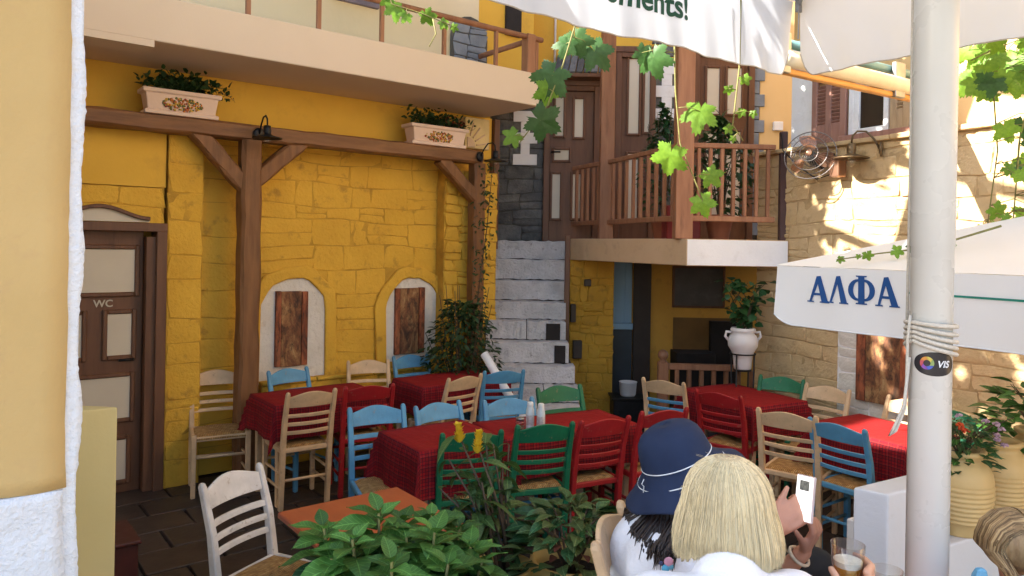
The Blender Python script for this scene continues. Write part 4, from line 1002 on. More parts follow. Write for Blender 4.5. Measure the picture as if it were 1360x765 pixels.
# cable sagging across the wall
mb = MB(); pts = []
for px, py in ((1038, 178), (1040, 200), (1062, 222), (1085, 238), (1102, 232), (1108, 212)): pts.append(FR.w(FR.X(px, py, -.055), -.055, FR.Z(px, py, -.055)))
mb.tube(pts, .006, 6); tag(mb.build('power_cable', M_iron, None, smooth=True), 'thin dark cable sagging below the wall fan', 'cable')

# white amphora on an iron stand, by the porch
ap = at_depth(986, 490, 6.45)
am = thing('amphora_planter', 'white two-handled amphora pot with dark leafy plant beneath the balcony', 'plant pot', ap)
s = 1.0; hA = .36
prof = [(.068, 0), (.075, .01), (.085, .12), (.10, .16), (.125, .20), (.13, .25), (.115, .29), (.092, .315), (.105, .33), (.108, .345), (.10, hA), (.085, hA), (.08, .33)]
mb = MB(); mb.lathe(prof, 28, capt=False); mb.build('pot', M_whitepot, am, smooth=True)
for sg in (-1, 1):
    mb = MB(); mb.tube([(sg*.10, 0, .32), (sg*.145, 0, .325), (sg*.155, 0, .285), (sg*.125, 0, .25)], .012, 8); mb.build('handle', M_whitepot, am, smooth=True)
mb = MB(); mb.lathe([(.001, .32), (.08, .32)], 16, capb=False, capt=False); mb.build('soil', M_soil, am)
rn = random.Random(17)
def pfA(r):
    a = r.uniform(0, 6.28); z = r.random(); k = (.35+.65*z); return (.20*k*r.uniform(-1, 1)+.02, .13*k*r.uniform(-1, 1), hA+z*.42), (math.cos(a), math.sin(a), .1)
foliage('foliage', M_pothos, am, rn, 150, pfA, .085, .07)
st = MB()
for k in range(8): st.tube([(0, 0, .32), (rn.uniform(-.1, .1), rn.uniform(-.08, .08), .55), (rn.uniform(-.2, .2), rn.uniform(-.12, .12), .75)], [.006, .005, .002], 6)
tag(st.build('stems', M_stem, am), kind='stuff')
stn = thing('iron_plant_stand', 'black iron ring stand holding the white amphora', 'plant stand', (ap.x, ap.y, 0))
mb = MB(); ring_z = ap.z + .135; n = 24; mb.tube([(.108*math.cos(2*math.pi*k/n), .108*math.sin(2*math.pi*k/n), ring_z) for k in range(n+1)], .007, 6, cap=False); mb.build('ring', M_iron, stn, smooth=True)
mb = MB(); mb.tube([(.07*math.cos(2*math.pi*k/n), .07*math.sin(2*math.pi*k/n), ap.z-.008) for k in range(n+1)], .008, 6, cap=False); mb.bar((-.07, 0, ap.z-.008), (.07, 0, ap.z-.008), .012, .012); mb.bar((0, -.07, ap.z-.009), (0, .07, ap.z-.009), .012, .012); mb.build('tray', M_iron, stn, smooth=True)
for k in range(4):
    a = math.pi/4+k*math.pi/2; mb = MB(); mb.tube([(.108*math.cos(a), .108*math.sin(a), ring_z), (.10*math.cos(a), .10*math.sin(a), ap.z*.5), (.15*math.cos(a), .15*math.sin(a), 0)], .007, 6); mb.build('leg', M_iron, stn, smooth=True)

# low wooden fence with newel in the porch
fe = thing('porch_fence', 'low wooden fence with ball-topped newel post in front of the dark porch', 'fence', (0, 0, 0))
nwp = at_depth(880.5, 480, 7.5); f2 = at_depth(972, 480, 7.45)
zt2 = at_depth(925, 487, 7.5).z
mb = MB(); mb.box(nwp.x-.05, nwp.x+.05, 7.45, 7.55, 0, at_depth(880, 481, 7.5).z); mb.build('newel_post', M_rail, fe, .006)
zb3 = at_depth(880, 481, 7.5).z
mb = MB(); mb.lathe([(.05, 0), (.035, .015), (.028, .025), (.05, .05), (.055, .075), (.045, .105), (.02, .125), (.001, .13)], 16, (nwp.x, 7.5, zb3)); mb.build('finial', M_rail, fe, smooth=True)
mb = MB(); mb.bar((nwp.x+.052, 7.5, zt2), (f2.x+.1, 7.45, zt2), .07, .06); mb.build('rail', M_rail, fe, .006)
mb = MB(); mb.bar((nwp.x+.052, 7.5, .12), (f2.x+.1, 7.45, .12), .06, .06); mb.build('rail', M_rail, fe, .006)
for k in range(7):
    xx = nwp.x+.14+k*.125; mb = MB(); mb.bar((xx, 7.49, .15), (xx, 7.49, zt2-.03), .05, .04, (1, 0, 0)); mb.build('baluster', M_rail, fe, .005)
# cooker with a small white pot in the passage
ck = thing('stove', 'dark metal stove standing in the porch doorway', 'stove', at_depth(835, 545, 7.9) * 1.0)
ck.location.z = 0; zk = at_depth(832, 528, 7.9).z
mb = MB(); mb.box(-.17, .17, -.05, .25, 0, zk-.02); mb.build('case', M_iron, ck, .01); mb = MB(); mb.box(-.19, .19, -.07, .27, zk-.02, zk); mb.build('top', M_iron, ck, .004)
mb = MB(); mb.lathe([(.07, 0), (.085, .02), (.095, .15), (.1, .155), (.09, .155), (.085, .03)], 20, capt=False); o = mb.build('cooking_pot', M_whitepot, None, smooth=True); o.location = (ck.location.x, 7.98, zk+.001); tag(o, 'small white pot standing on the dark stove in the porch', 'pot')

# dark bush at the corner, with a climber up the post
bp = FM.w(FM.X(612, 480, -.35), -.35, 0)
bu = thing('climbing_bush', 'dark leafy bush climbing the right timber post by the stairs', 'bush', bp)
rn = random.Random(23)
def pfB(r):
    z = .25 + 1.15*r.random()**1.1; k = .33*math.sin(math.pi*min(1, max(.05, (1.5-z)/1.4)))+.05; a = r.uniform(0, 6.28); q = math.sqrt(r.random())
    return (k*q*math.cos(a), k*.8*q*math.sin(a), z), (math.cos(a)*.7, math.sin(a)*.7, .1)
foliage('foliage', M_bush, bu, rn, 2100, pfB, .075, .032, .25)
def pfC(r):
    z = r.uniform(1.2, 2.75); return (.16+.10*(z-1.4)*.55+r.gauss(0, .05), .16+r.gauss(0, .04), z), (r.uniform(-1, 1), -.8, .0)
foliage('climbing_shoots', M_bush, bu, rn, 260, pfC, .055, .024, .3)
st = MB()
for k in range(16):
    a = rn.uniform(0, 6.28); r1 = rn.uniform(.15, .4); st.tube([(rn.uniform(-.05, .05), rn.uniform(-.05, .05), 0), (r1*.4*math.cos(a), r1*.3*math.sin(a), .6), (r1*math.cos(a), r1*.7*math.sin(a), rn.uniform(1.0, 1.6))], [.011, .008, .003], 6)
st.tube([(.1, .1, .8), (.15, .15, 1.5), (.22, .16, 2.1), (.27, .16, 2.75)], [.008, .007, .005, .003], 6)
tag(st.build('stems', M_stem, bu), kind='stuff')

# ================================================================= taverna chairs
CH['dark'] = paint('dark_maroon_paint', (.10,.022,.018))
CHT, SEAT = .88, .46
def chair_meshes():
    d = {}
    def post(sx):
        m = MB(); pr = [(0, 0.035, .034, .036), (.02, .03, .036, .038), (SEAT, .0, .038, .042), (.66, -.03, .036, .036), (CHT-.02, -.09, .032, .030), (CHT, -.094, .022, .020)]
        for z, y, a, b in pr: m.v += [(sx-a/2, y-b/2, z), (sx+a/2, y-b/2, z), (sx+a/2, y+b/2, z), (sx-a/2, y+b/2, z)]
        for i in range(len(pr)-1):
            for k in range(4): m.f.append((i*4+k, i*4+(k+1) % 4, (i+1)*4+(k+1) % 4, (i+1)*4+k)); m.m.append(0)
        m.f += [(3, 2, 1, 0), tuple(len(pr)*4-4+k for k in range(4))]; m.m += [0, 0]
        return m.mesh('back_post', .005)
    d['postL'] = post(-.18); d['postR'] = post(.18)
    def ybk(z): return -.03 + (z-.66)/(CHT-.02-.66)*-.06 if z > .66 else -.03*(z-SEAT)/(.66-SEAT)
    def slat(z0, z1, archd, t=.016, bow=.022):
        m = MB(); n = 10
        for i in range(n+1):
            u = -1+2*i/n; x = u*.164; top = z1 + archd*math.cos(u*math.pi/2)**1.2; b = bow*(1-u*u)
            for z, yy in ((z0, -1), (top, -1), (top, 1), (z0, 1)): m.v.append((x, ybk(z)-b+yy*t/2, z))
        for i in range(n):
            for k in range(4): m.f.append((i*4+k, i*4+(k+1) % 4, (i+1)*4+(k+1) % 4, (i+1)*4+k)); m.m.append(0)
        m.f += [(3, 2, 1, 0), tuple(n*4+k for k in range(4))]; m.m += [0, 0]
        return m.mesh('slat', .003)
    d['crest'] = slat(.762, .842, .036); d['slat1'] = slat(.685, .712, 0); d['slat2'] = slat(.622, .649, 0); d['slat3'] = slat(.559, .586, 0)
    def leg(sx):
        m = MB(); m.bar((sx, .372, 0), (sx, .372, SEAT+.012), .032, .034, (0, 1, 0), w1=.04, h1=.042); return m.mesh('leg', .005)
    d['legL'] = leg(-.192); d['legR'] = leg(.192)
    def bar(p, q, r): m = MB(); m.tube([p, q], r, 8); return m.mesh('stretcher', 0, smooth=True)
    def rail(p, q): m = MB(); m.bar(p, q, .026, .034); return m.mesh('seat_rail', .005)
    d['rails'] = [rail((-.17, .01, SEAT-.022), (.17, .01, SEAT-.022)), rail((-.175, .375, SEAT-.022), (.175, .375, SEAT-.022)), rail((-.183, .02, SEAT-.022), (-.19, .36, SEAT-.022)), rail((.183, .02, SEAT-.022), (.19, .36, SEAT-.022))]
    d['str'] = [bar((-.19, .36, .27), (-.18, .02, .27), .010), bar((.19, .36, .27), (.18, .02, .27), .010), bar((-.19, .36, .16), (-.18, .03, .16), .010), bar((.19, .36, .16), (.18, .03, .16), .010),
                bar((-.18, .02, .22), (.18, .02, .22), .011), bar((-.19, .37, .30), (.19, .37, .30), .011)]
    m = MB(); n = 8                                       # rush seat, dished along the diagonals
    for s_ in (1, 0):
        for j in range(n+1):
            for i in range(n+1):
                u = -1+2*i/n; v = -1+2*j/n; wd = .182+.018*(v+1)/2
                e = max(abs(u), abs(v)); z = SEAT + (.016*(1-e**4) - .010*(1-abs(abs(u)-abs(v)))*(1-e*.5)) if s_ else SEAT-.026
                zz = z - (.012 if (e > .98 and s_) else 0)
                m.v.append((u*wd, .195+v*.195, zz))
    W = n+1; N = W*W
    m.f = [(j*W+i, j*W+i+1, (j+1)*W+i+1, (j+1)*W+i) for j in range(n) for i in range(n)]
    m.f += [(N+(j+1)*W+i, N+(j+1)*W+i+1, N+j*W+i+1, N+j*W+i) for j in range(n) for i in range(n)]
    rim = [i for i in range(n)] + [j*W+n for j in range(n)] + [n*W+i for i in range(n, 0, -1)] + [j*W for j in range(n, 0, -1)]
    for a, b in zip(rim, rim[1:]+rim[:1]): m.f.append((b, a, N+a, N+b))
    m.m = [0]*len(m.f); d['seat'] = m.mesh('seat', 0, smooth=True)
    return d
CM = chair_meshes()
CMC = {}
def cmesh(me, col):
    k = (me.name, id(me), col)
    if k not in CMC:
        c = me.copy(); c.materials.clear(); c.materials.append(CH[col]); CMC[k] = c
    return CMC[k]
def chair(col, base, facing, label, group, slat_col=None, z=0):
    f = Vector(facing).normalized(); rz = math.atan2(-f.x, f.y)
    t = thing('taverna_chair', label, 'chair', (base[0], base[1], z), rz, group); rq = random.Random(int(abs(base[0])*997+abs(base[1])*131)); t.scale = (rq.uniform(.96, 1.03), rq.uniform(.97, 1.03), rq.uniform(.985, 1.012))
    def p(n, me, c=col): obj(n, cmesh(me, c), None, t)
    p('back_post', CM['postL']); p('back_post', CM['postR']); p('crest_rail', CM['crest'])
    for s_ in ('slat1', 'slat2', 'slat3'): p('slat', CM[s_], slat_col or col)
    p('leg', CM['legL']); p('leg', CM['legR'])
    for m in CM['rails']: p('seat_rail', m)
    for m in CM['str']: p('stretcher', m)
    if len(CM['seat'].materials) == 0: CM['seat'].materials.append(M_rush)
    obj('seat', CM['seat'], None, t)
    return t
GB = 'painted taverna chairs around the tables'
def chair_px(col, l, r, away, label, slat_col=None, group=GB, nudge=(0, 0), turn=0):
    a = on_z(*l, CHT); b = on_z(*r, CHT); d = (b-a); d.z = 0; L = d.length; d.normalize()
    f = Vector((-d.y, d.x, 0))
    if (f.y > 0) != away: f = -f
    if turn: f = Matrix.Rotation(R_(turn), 3, 'Z') @ f
    m = (a+b)/2; base = m + f*.09 + Vector((nudge[0], nudge[1], 0))
    print('chair', col, [round(x, 2) for x in (m.x, m.y, L, f.x, f.y)])
    return chair(col, (base.x, base.y), f, label, group, slat_col)
chair_px('cream', (260.4, 493.5), (312.5, 490.4), False, 'cream chair by the yellow pilaster, at the left end of the wall table')
chair_px('blue', (356.9, 492.7), (407, 486.5), False, 'blue chair with its back to the left niche')
chair_px('cream', (382.7, 521), (444.7, 514.7), True, 'cream chair drawn up to the near side of the wall table')
chair_px('cream', (462, 480), (516, 478), False, 'cream chair backed against the wall between the two niches')
chair_px('blue', (521, 472.5), (555.3, 469.4), False, 'small blue chair standing before the right niche', nudge=(.06, -.06))
chair_px('red', (459, 512), (522, 508), True, 'dark red chair between the cream chair and the wall tables')
chair_px('blue', (463.5, 543), (536.5, 537.6), False, 'blue chair behind the left corner of the long plaid table')
chair_px('blue', (557, 537), (606, 530), False, 'blue chair on the wall side of the long plaid table beside another blue one')
chair_px('blue', (648.6, 529), (702, 525), False, 'blue chair behind the white shaker bottles')
chair_px('cream', (597, 501), (637.6, 495), True, 'cream chair on the near side of the table by the bush')
chair_px('blue', (645.5, 492), (693.3, 490), True, 'blue chair in front of the foot of the white stairs')
chair_px('green', (718.4, 515.7), (767, 511.6), False, 'green chair with its back to the white stairs and yellow pier')
chair_px('green', (688.5, 565), (759, 560.6), True, 'green chair between the red chair and the yellow-flowered plant')
chair_px('red', (771.8, 557), (835.3, 550), True, 'red chair next to the green chair on the near side of the long table')
chair_px('red', (852.5, 547.6), (912, 542), True, 'red chair behind the navy hat')
chair_px('cream', (856.5, 500.6), (906, 507), True, 'cream chair with blue slats before the porch', 'blue')
chair_px('red', (930, 514.7), (979, 522.5), True, 'red chair turned to the plaid table by the amphora')
chair_px('green', (1016, 497), (1064.7, 502.7), False, 'dark green chair against the brick wall', nudge=(-.03, -.05))
chair_px('cream', (1077, 505), (1126.7, 513), False, 'pale chair against the wall beside the white niche', nudge=(-.04, -.06))
chair_px('cream', (1013.7, 543.5), (1077, 553), True, 'cream chair beside the blue chair at the right-hand table')
chair_px('blue', (1079, 553), (1145.5, 568), True, 'blue chair beside the white parapet')
chair_px('cream', (1185.5, 523), (1238, 534), False, 'pale chair half hidden by the white pole', nudge=(-.04, -.06))
chair_px('green', (1240, 538), (1294, 548), False, 'dark green chair behind the red lantana pot', nudge=(-.04, -.06))
chair_px('green', (587, 574), (666.5, 569), True, 'green chair behind the yellow-flowered plant')
chair_px('white', (265, 635), (350, 614), False, 'white chair beside the bare red-brown table', turn=14)

# ================================================================= tables
def table(label, near, ang, w_, d_, legcol, clothlabel=None, seed=0, drop=.26, top=M_tabletop, zt=.75, legs=.05, inset=.05):
    """near: pixel of the corner nearest the camera's left; the long side runs off at ang"""
    a = R_(ang); ux = Vector((math.sin(a), math.cos(a), 0)); uy = Vector((-math.cos(a), math.sin(a), 0))
    p = near if isinstance(near, Vector) else on_z(*near, zt+.006)
    c = p + ux*w_/2 + uy*d_/2; rz = math.atan2(ux.y, ux.x)
    base = .0
    t = thing('taverna_table', label, 'table', (c.x, c.y, base), rz, 'taverna tables')
    mb = MB(); mb.box(-w_/2, w_/2, -d_/2, d_/2, zt-.03, zt); mb.build('table_top', top, t, .006)
    for sx in (-1, 1):
        for sy in (-1, 1):
            mb = MB(); x, y = sx*(w_/2-inset), sy*(d_/2-inset); mb.bar((x, y, 0), (x, y, zt-.032), legs*.8, legs*.8, (0, 1, 0), w1=legs, h1=legs); mb.build('leg', CH[legcol], t, .004)
    mb = MB()
    for sy in (-1, 1): mb.box(-w_/2+.08, w_/2-.08, sy*(d_/2-.055)-.01, sy*(d_/2-.055)+.01, zt-.11, zt-.032)
    for sx in (-1, 1): mb.box(sx*(w_/2-.055)-.01, sx*(w_/2-.055)+.01, -d_/2+.08, d_/2-.08, zt-.11, zt-.032)
    if inset < .1: mb.build('apron', CH[legcol], t, .003)
    if clothlabel:
        rn = random.Random(seed); m = MB(); hw, hd = w_/2+.004, d_/2+.004
        def axis(h):
            n = max(6, int(h*2/.05)); inner = [-h+2*h*i/n for i in range(n+1)]; k = [drop*j/6 for j in range(1, 7)]
            return [-h-e for e in reversed(k)] + inner + [h+e for e in k]
        X, Yv = axis(hw), axis(hd); ph = [rn.uniform(0, 6.28) for _ in range(8)]
        NX, NY = len(X), len(Yv)
        for j, y in enumerate(Yv):
            for i, x in enumerate(X):
                ex, ey = max(0, abs(x)-hw), max(0, abs(y)-hd); sx = 1 if x > 0 else -1; sy = 1 if y > 0 else -1
                px_, py_, pz = max(-hw, min(hw, x)), max(-hd, min(hd, y)), zt+.006 + .0015*math.sin(x*17+ph[0])*math.sin(y*19+ph[1])
                if ex > 0 and ey > 0:
                    r = math.hypot(ex, ey); mn = min(ex, ey); q = mn*.42
                    t1, t2 = ex/(ex+ey), ey/(ex+ey)
                    px_ += sx*(.012+q*(.35+.65*t1)); py_ += sy*(.012+q*(.35+.65*t2)); pz -= max(ex, ey) + mn*.30
                elif ex > 0:
                    f = ex/drop; px_ += sx*(.010 + f*(.018 + .014*math.sin(y*15+ph[2]+sx) + .007*math.sin(y*37+ph[3]))); pz -= ex*(1-.03*f)
                elif ey > 0:
                    f = ey/drop; py_ += sy*(.010 + f*(.018 + .014*math.sin(x*15+ph[4]+sy) + .007*math.sin(x*37+ph[5]))); pz -= ey*(1-.03*f)
                m.uv[len(m.v)] = (x+.7, y+.7); m.v.append((px_, py_, pz))
        for j in range(NY-1):
            for i in range(NX-1):
                m.f.append((j*NX+i, j*NX+i+1, (j+1)*NX+i+1, (j+1)*NX+i))
                xm, ym = (X[i]+X[i+1])/2, (Yv[j]+Yv[j+1])/2; m.m.append(1 if abs(xm) < hw and abs(ym) < hd else 0)
        me = bpy.data.meshes.new('tablecloth'); me.from_pydata(m.v, [], m.f); me.polygons.foreach_set('material_index', m.m); me.polygons.foreach_set('use_smooth', [True]*len(me.polygons))
        ul = me.uv_layers.new(name='UVMap')
        for l in me.loops: ul.data[l.index].uv = m.uv[l.vertex_index]
        o = obj('tablecloth', me, [M_plaid, M_plaid_top], None, (c.x, c.y, 0), (0, 0, rz)); tag(o, clothlabel, 'tablecloth', 'red plaid tablecloths')
    return t
table('wooden table under a plaid cloth between the left niche and the cream chairs', (366, 539), 51.7, .86, .52, 'cream', 'red plaid cloth on the wall table below the left niche', 1)
table('wooden table under a plaid cloth beside the dark bush', (562, 514.5), 51.7, .88, .50, 'cream', 'red plaid cloth on the table beside the dark bush', 2)
table('wooden table under a plaid cloth behind the green chair with yellow flowers', (557.6, 600), 55, .60, .54, 'cream', 'red plaid cloth hanging low at the free left end of the long table', 3, .29)
table('wooden table under a plaid cloth carrying the shaker bottles', (671, 583), 62.5, 1.0, .46, 'cream', 'red plaid cloth under the white shaker bottles', 4)
table('wooden table under a plaid cloth in front of the amphora', (1000, 541), 62, .58, .80, 'cream', 'red plaid cloth on the table in front of the amphora', 5)
q = on_z(1203, 593, .756); table('wooden table under a plaid cloth beside the white parapet', (1203, 593), 60, .56, .70, 'cream', 'red plaid cloth on the table next to the white pole', 6)
# bare red-brown table
lft, rgt = on_z(361, 691, .75), on_z(619, 685, .75); c = (lft+rgt)/2
a = R_(52); hw = .30; near = c - Vector((math.sin(a), math.cos(a), 0))*hw - Vector((-math.cos(a), math.sin(a), 0))*hw; near.z = 0
table('bare red-brown square table beside the white chair', near, 52, .60, .60, 'dark', inset=.16)

# shaker bottles and a jar on the long table
def bottle(px, py, d, label, sc=1.0):
    p = at_depth(px, py, d); p.z = .757
    t = thing('shaker_bottle', label, 'bottle', p, 0, 'condiments on the long table')
    r = .027*sc; mb = MB(); mb.lathe([(r*.96, 0), (r, .006), (r, .10), (r*.93, .125), (r*.72, .148), (r*.72, .15)], 20); mb.build('body', surf('white_plastic', (.72,.76,.76), None, 4, .35, .05), t, smooth=True)
    mb = MB(); mb.lathe([(r*.74, .150), (r*.76, .152), (r*.74, .172), (r*.6, .177)], 20); mb.build('cap', surf('white_cap', (.78,.78,.76), None, 4, .4, .05), t, smooth=True)
    mb = MB(); v = []
    for i in range(9):
        ang = R_(-150+i*15)
        for z in (.03, .095): v.append(((r+.0008)*math.cos(ang), (r+.0008)*math.sin(ang), z))
    mb.v = v; mb.f = [(2*i, 2*i+2, 2*i+3, 2*i+1) for i in range(8)]; mb.m = [0]*8; mb.build('paper_label', surf('printed_label', (.62,.60,.58), (.35,.25,.24), 60, .6, 0), t)
    return t
bottle(704, 552, 4.78, 'white shaker bottle next to the glass jar on the long table'); bottle(718.5, 553, 4.74, 'white shaker bottle standing away from the jar on the long table')
p = at_depth(691, 556, 4.70); p.z = .757
jr = thing('glass_jar', 'small glass jar beside the shaker bottles', 'jar', p); mb = MB(); mb.lathe([(.026, 0), (.03, .01), (.03, .06), (.025, .075), (.023, .075), (.027, .058), (.027, .012)], 20, capt=False); mb.build('jar_glass', M_glass, jr, smooth=True)
mb = MB(); mb.lathe([(.025, .006), (.0255, .04)], 16); mb.build('contents', surf('dark_pepper', (.16,.09,.06), None, 40, .8, .2), jr); mb = MB(); mb.lathe([(.027, .0755), (.027, .092), (.022, .095)], 18); mb.build('lid', M_metal, jr, smooth=True)

# ================================================================= near parasol (the camera stands under it)
dA = Vector((FM.x.x, FM.x.y, 0)); nA = -FM.y
ZV = EYE + .90
E = on_z(1056, 104, ZV); HV = .40; HALF = 1.27
PC = E - dA*HALF + nA*HALF; PC.z = 0
print('parasol', E, PC)
FPS = Frame((0, 0), R_(36.2)); dA2, nA2 = FPS.x.copy(), -FPS.y; PC = E - dA2*HALF + nA2*HALF; PC.z = 0
ps = thing('market_parasol', 'large white canvas parasol on a thick white pole, canopy overhead', 'parasol', (PC.x, PC.y, .25), FPS.rz)
# local axes: x along dA, y = -nA (away); corner E is at (+HALF, +HALF)
zl = ZV - .25
mb = MB(); r0 = .055
mb.lathe([(.0545, .0), (r0, .01), (r0, 1.715), (.0575, 1.717), (.0575, 2.95), (.03, 3.0)], 36); pole = mb.build('pole', M_pole, ps, smooth=True)
mb = MB(); mb.lathe([(.30, .0), (.30, .05), (.09, .07), (.062, .16), (.056, .17)], 32); mb.build('base', M_metal, ps, smooth=True)
cpx = Vector((PC.x, PC.y, 0)); lf = Vector((-cpx.y, cpx.x, 0)).normalized()*.0605; lx, ly = lf.dot(dA2), lf.dot(-nA2)
mb = MB(); mb.tube([(lx, ly, 1.42), (lx*.97, ly*.97, 2.0), (lx, ly, 2.9)], .0042, 8); mb.build('halyard', M_rope, ps, smooth=True)
apex = zl + HV + .72
mb = MB(); n = 12
ztop = zl + HV
for s_ in range(4):
    a = R_(90*s_); ca, sa = math.cos(a), math.sin(a)
    b = len(mb.v)
    for i in range(n+1):
        t = i/n
        for j in range(n+1):
            u = -1+2*j/n; x = HALF*t; y = HALF*t*u; z = ztop + (apex-ztop)*(1-t) - .05*math.sin(math.pi*t)*(1-u*u) - .02*(1-u*u)*t
            mb.v.append((x*ca-y*sa, x*sa+y*ca, z))
    for i in range(n):
        for j in range(n): mb.f.append((b+i*(n+1)+j, b+i*(n+1)+j+1, b+(i+1)*(n+1)+j+1, b+(i+1)*(n+1)+j)); mb.m.append(0)
mb.build('canopy', M_canvas, ps, smooth=True)
def val_wave(t, h):
    """outward bulge of the valance: t along the side (-1..1), h 0 at the top, 1 at the hem"""
    return h*(.016*math.sin(5.1*t+.6)+.010*math.sin(13*t+1.3)) + .008*h*math.sin(31*t+2*h) + .006*math.sin(6*t)*(1-h) + .004*h*h*math.sin(61*t+3*h)
def hem(t, s_):
    d = (1-abs(t))*HALF                         # distance from the corner, hem rounds up there
    return HV - (.10*max(0, 1-(d-.035)/.09)**2.2) + .004*math.sin(9*t)
for s_ in range(4):
    mb = MB(); nx, nz = 150, 14; a = R_(90*s_); ca, sa = math.cos(a), math.sin(a)
    for i in range(nx+1):
        t = -1+2*i/nx; tt_ = t*.980
        for j in range(nz+1):
            h = j/nz; hh = hem(tt_, s_)*h; sag = .02*(1-tt_*tt_)
            x = HALF + val_wave(tt_, h); y = HALF*tt_; mb.v.append((x*ca-y*sa, x*sa+y*ca, ztop - sag*(1-h) - hh))
    for i in range(nx):
        for j in range(nz): mb.f.append((i*(nz+1)+j, (i+1)*(nz+1)+j, (i+1)*(nz+1)+j+1, i*(nz+1)+j+1)); mb.m.append(0)
    v = mb.build('valance', M_canvas, ps, smooth=True)
    hm = MB(); hm.tube([mb.v[i*(nz+1)+nz] for i in range(nx+1)], .0032, 5); hm.build('hem', M_rope, v, smooth=True)
    if s_ == 1:                                 # the side facing us carries the lettering (side 1: y = +HALF)
        me = text_mesh('moments!', .150, .0012, .0035); xs = [q.co.x for q in me.vertices]; wtx = max(xs); bm = bmesh.new(); bm.from_mesh(me)
        bmesh.ops.triangulate(bm, faces=bm.faces); bmesh.ops.subdivide_edges(bm, edges=[e for e in bm.edges if e.calc_length() > .02], cuts=2, use_grid_fill=False); bm.to_mesh(me); bm.free()
        # where the '!' stands: on the inner face of this valance
        tl = Frame((PC.x, PC.y), FPS.rz); xe, ze = tl.loc(909, 28, HALF)
        for q in me.vertices:
            x = xe - wtx + q.co.x; z = ze - .25 + q.co.y + .0; t = -x/HALF; h = max(0, min(1, (ztop - z)/HV)); y = HALF + val_wave(t, h) - .004 + q.co.z*.3
            q.co = (x, y, z)
        obj('lettering', me, M_print_green, v)
for s_ in range(4):
    a = R_(45+90*s_); e = HALF*math.sqrt(2)*.985
    mb = MB(); mb.bar((.07*math.cos(a), .07*math.sin(a), apex-.09), (e*math.cos(a), e*math.sin(a), ztop-.035), .022, .03); mb.build('rib', M_metal, ps, .003)
    mb = MB(); mb.bar((e*math.cos(a)*.985, e*math.sin(a)*.985, ztop+.0), (e*math.cos(a)*.985, e*math.sin(a)*.985, ztop-.07), .035, .02); mb.tube([(e*math.cos(a)*.98, e*math.sin(a)*.98, ztop-.07), (e*math.cos(a)*.985, e*math.sin(a)*.985, ztop-.21)], .004, 6); mb.build('rib_end', M_metal, ps, .003)
    a = R_(90*s_); mb = MB(); mb.bar((.07*math.cos(a), .07*math.sin(a), apex-.10), (HALF*.97*math.cos(a), HALF*.97*math.sin(a), ztop-.06), .018, .026); mb.build('rib', M_metal, ps, .003)
    a = R_(45+90*s_); mb = MB(); mb.bar((.06*math.cos(a), .06*math.sin(a), 2.62), (e*.5*math.cos(a), e*.5*math.sin(a), apex-.09+(ztop-.035-apex+.09)*.5-.02), .018, .022); mb.build('strut', M_metal, ps, .003)
# sticker on the pole
def around(px, py, r):          # angle and height on the pole seen at a pixel
    d0 = (PC - CAM); ry = ray(px, py); A = ry.x**2+ry.y**2; B = -2*(ry.x*PC.x+ry.y*PC.y); C_ = PC.x**2+PC.y**2-r*r; disc = max(B*B-4*A*C_, 0); t = (-B-math.sqrt(disc))/(2*A)
    p = CAM + ry*t; return math.atan2(p.y-PC.y, p.x-PC.x)-FPS.rz, p.z-.25
RS = r0+.0006
aC, zC = around(1242, 484, RS); aL, _ = around(1217, 484, RS); _, zT_ = around(1242, 468, RS); _, zB_ = around(1242, 500, RS)
hz_ = abs(zT_-zB_)/2; ha = .056/RS; zC = (zT_+zB_)/2; aC = around(1243, 484, RS)[0]
def on_pole(u, v, e=0): return ((RS+e)*math.cos(aC+u/RS), (RS+e)*math.sin(aC+u/RS), zC+v)
mb = MB(); n = 40; NR = 5
mb.v.append(on_pole(0, 0))
for r in range(1, NR+1):
    for k in range(n):
        t = 2*math.pi*k/n; cx, sx = math.cos(t), math.sin(t); q = 1/ (abs(cx)**2.15+abs(sx)**2.15)**(1/2.15); mb.v.append(on_pole(.058*cx*q*r/NR, hz_*sx*q*r/NR))
mb.f = [(0, 1+k, 1+(k+1) % n) for k in range(n)] + [(1+(r-1)*n+k, 1+r*n+k, 1+r*n+(k+1) % n, 1+(r-1)*n+(k+1) % n) for r in range(1, NR) for k in range(n)]; mb.m = [0]*len(mb.f)
stk = mb.build('sticker', surf('black_sticker', (.018,.016,.02), None, 4, .3, 0), pole, smooth=True)
for k in range(6):                                      # colour swirl
    cols = [(.55,.45,.08), (.60,.25,.05), (.45,.08,.10), (.22,.07,.35), (.06,.10,.45), (.25,.35,.12)]
    mb = MB(); v = []
    for i in range(7):
        for r in (.009, .018):
            t = R_(60*k+i*12) + (.5 if r > .01 else 0); v.append(on_pole(-.022+r*math.cos(t), r*math.sin(t)+.002, .0006))
    mb.v = v; mb.f = [(2*i, 2*i+1, 2*i+3, 2*i+2) for i in range(6)]; mb.m = [0]*6; mb.build('swirl', surf('swirl_colour', cols[k], None, 4, .4, 0), stk)
me = text_mesh('VIS', .026, .0, .0006)
for q in me.vertices: q.co = on_pole(.002 + q.co.x + .25*q.co.y, q.co.y-.008, .0008)
obj('lettering', me, M_band, stk)
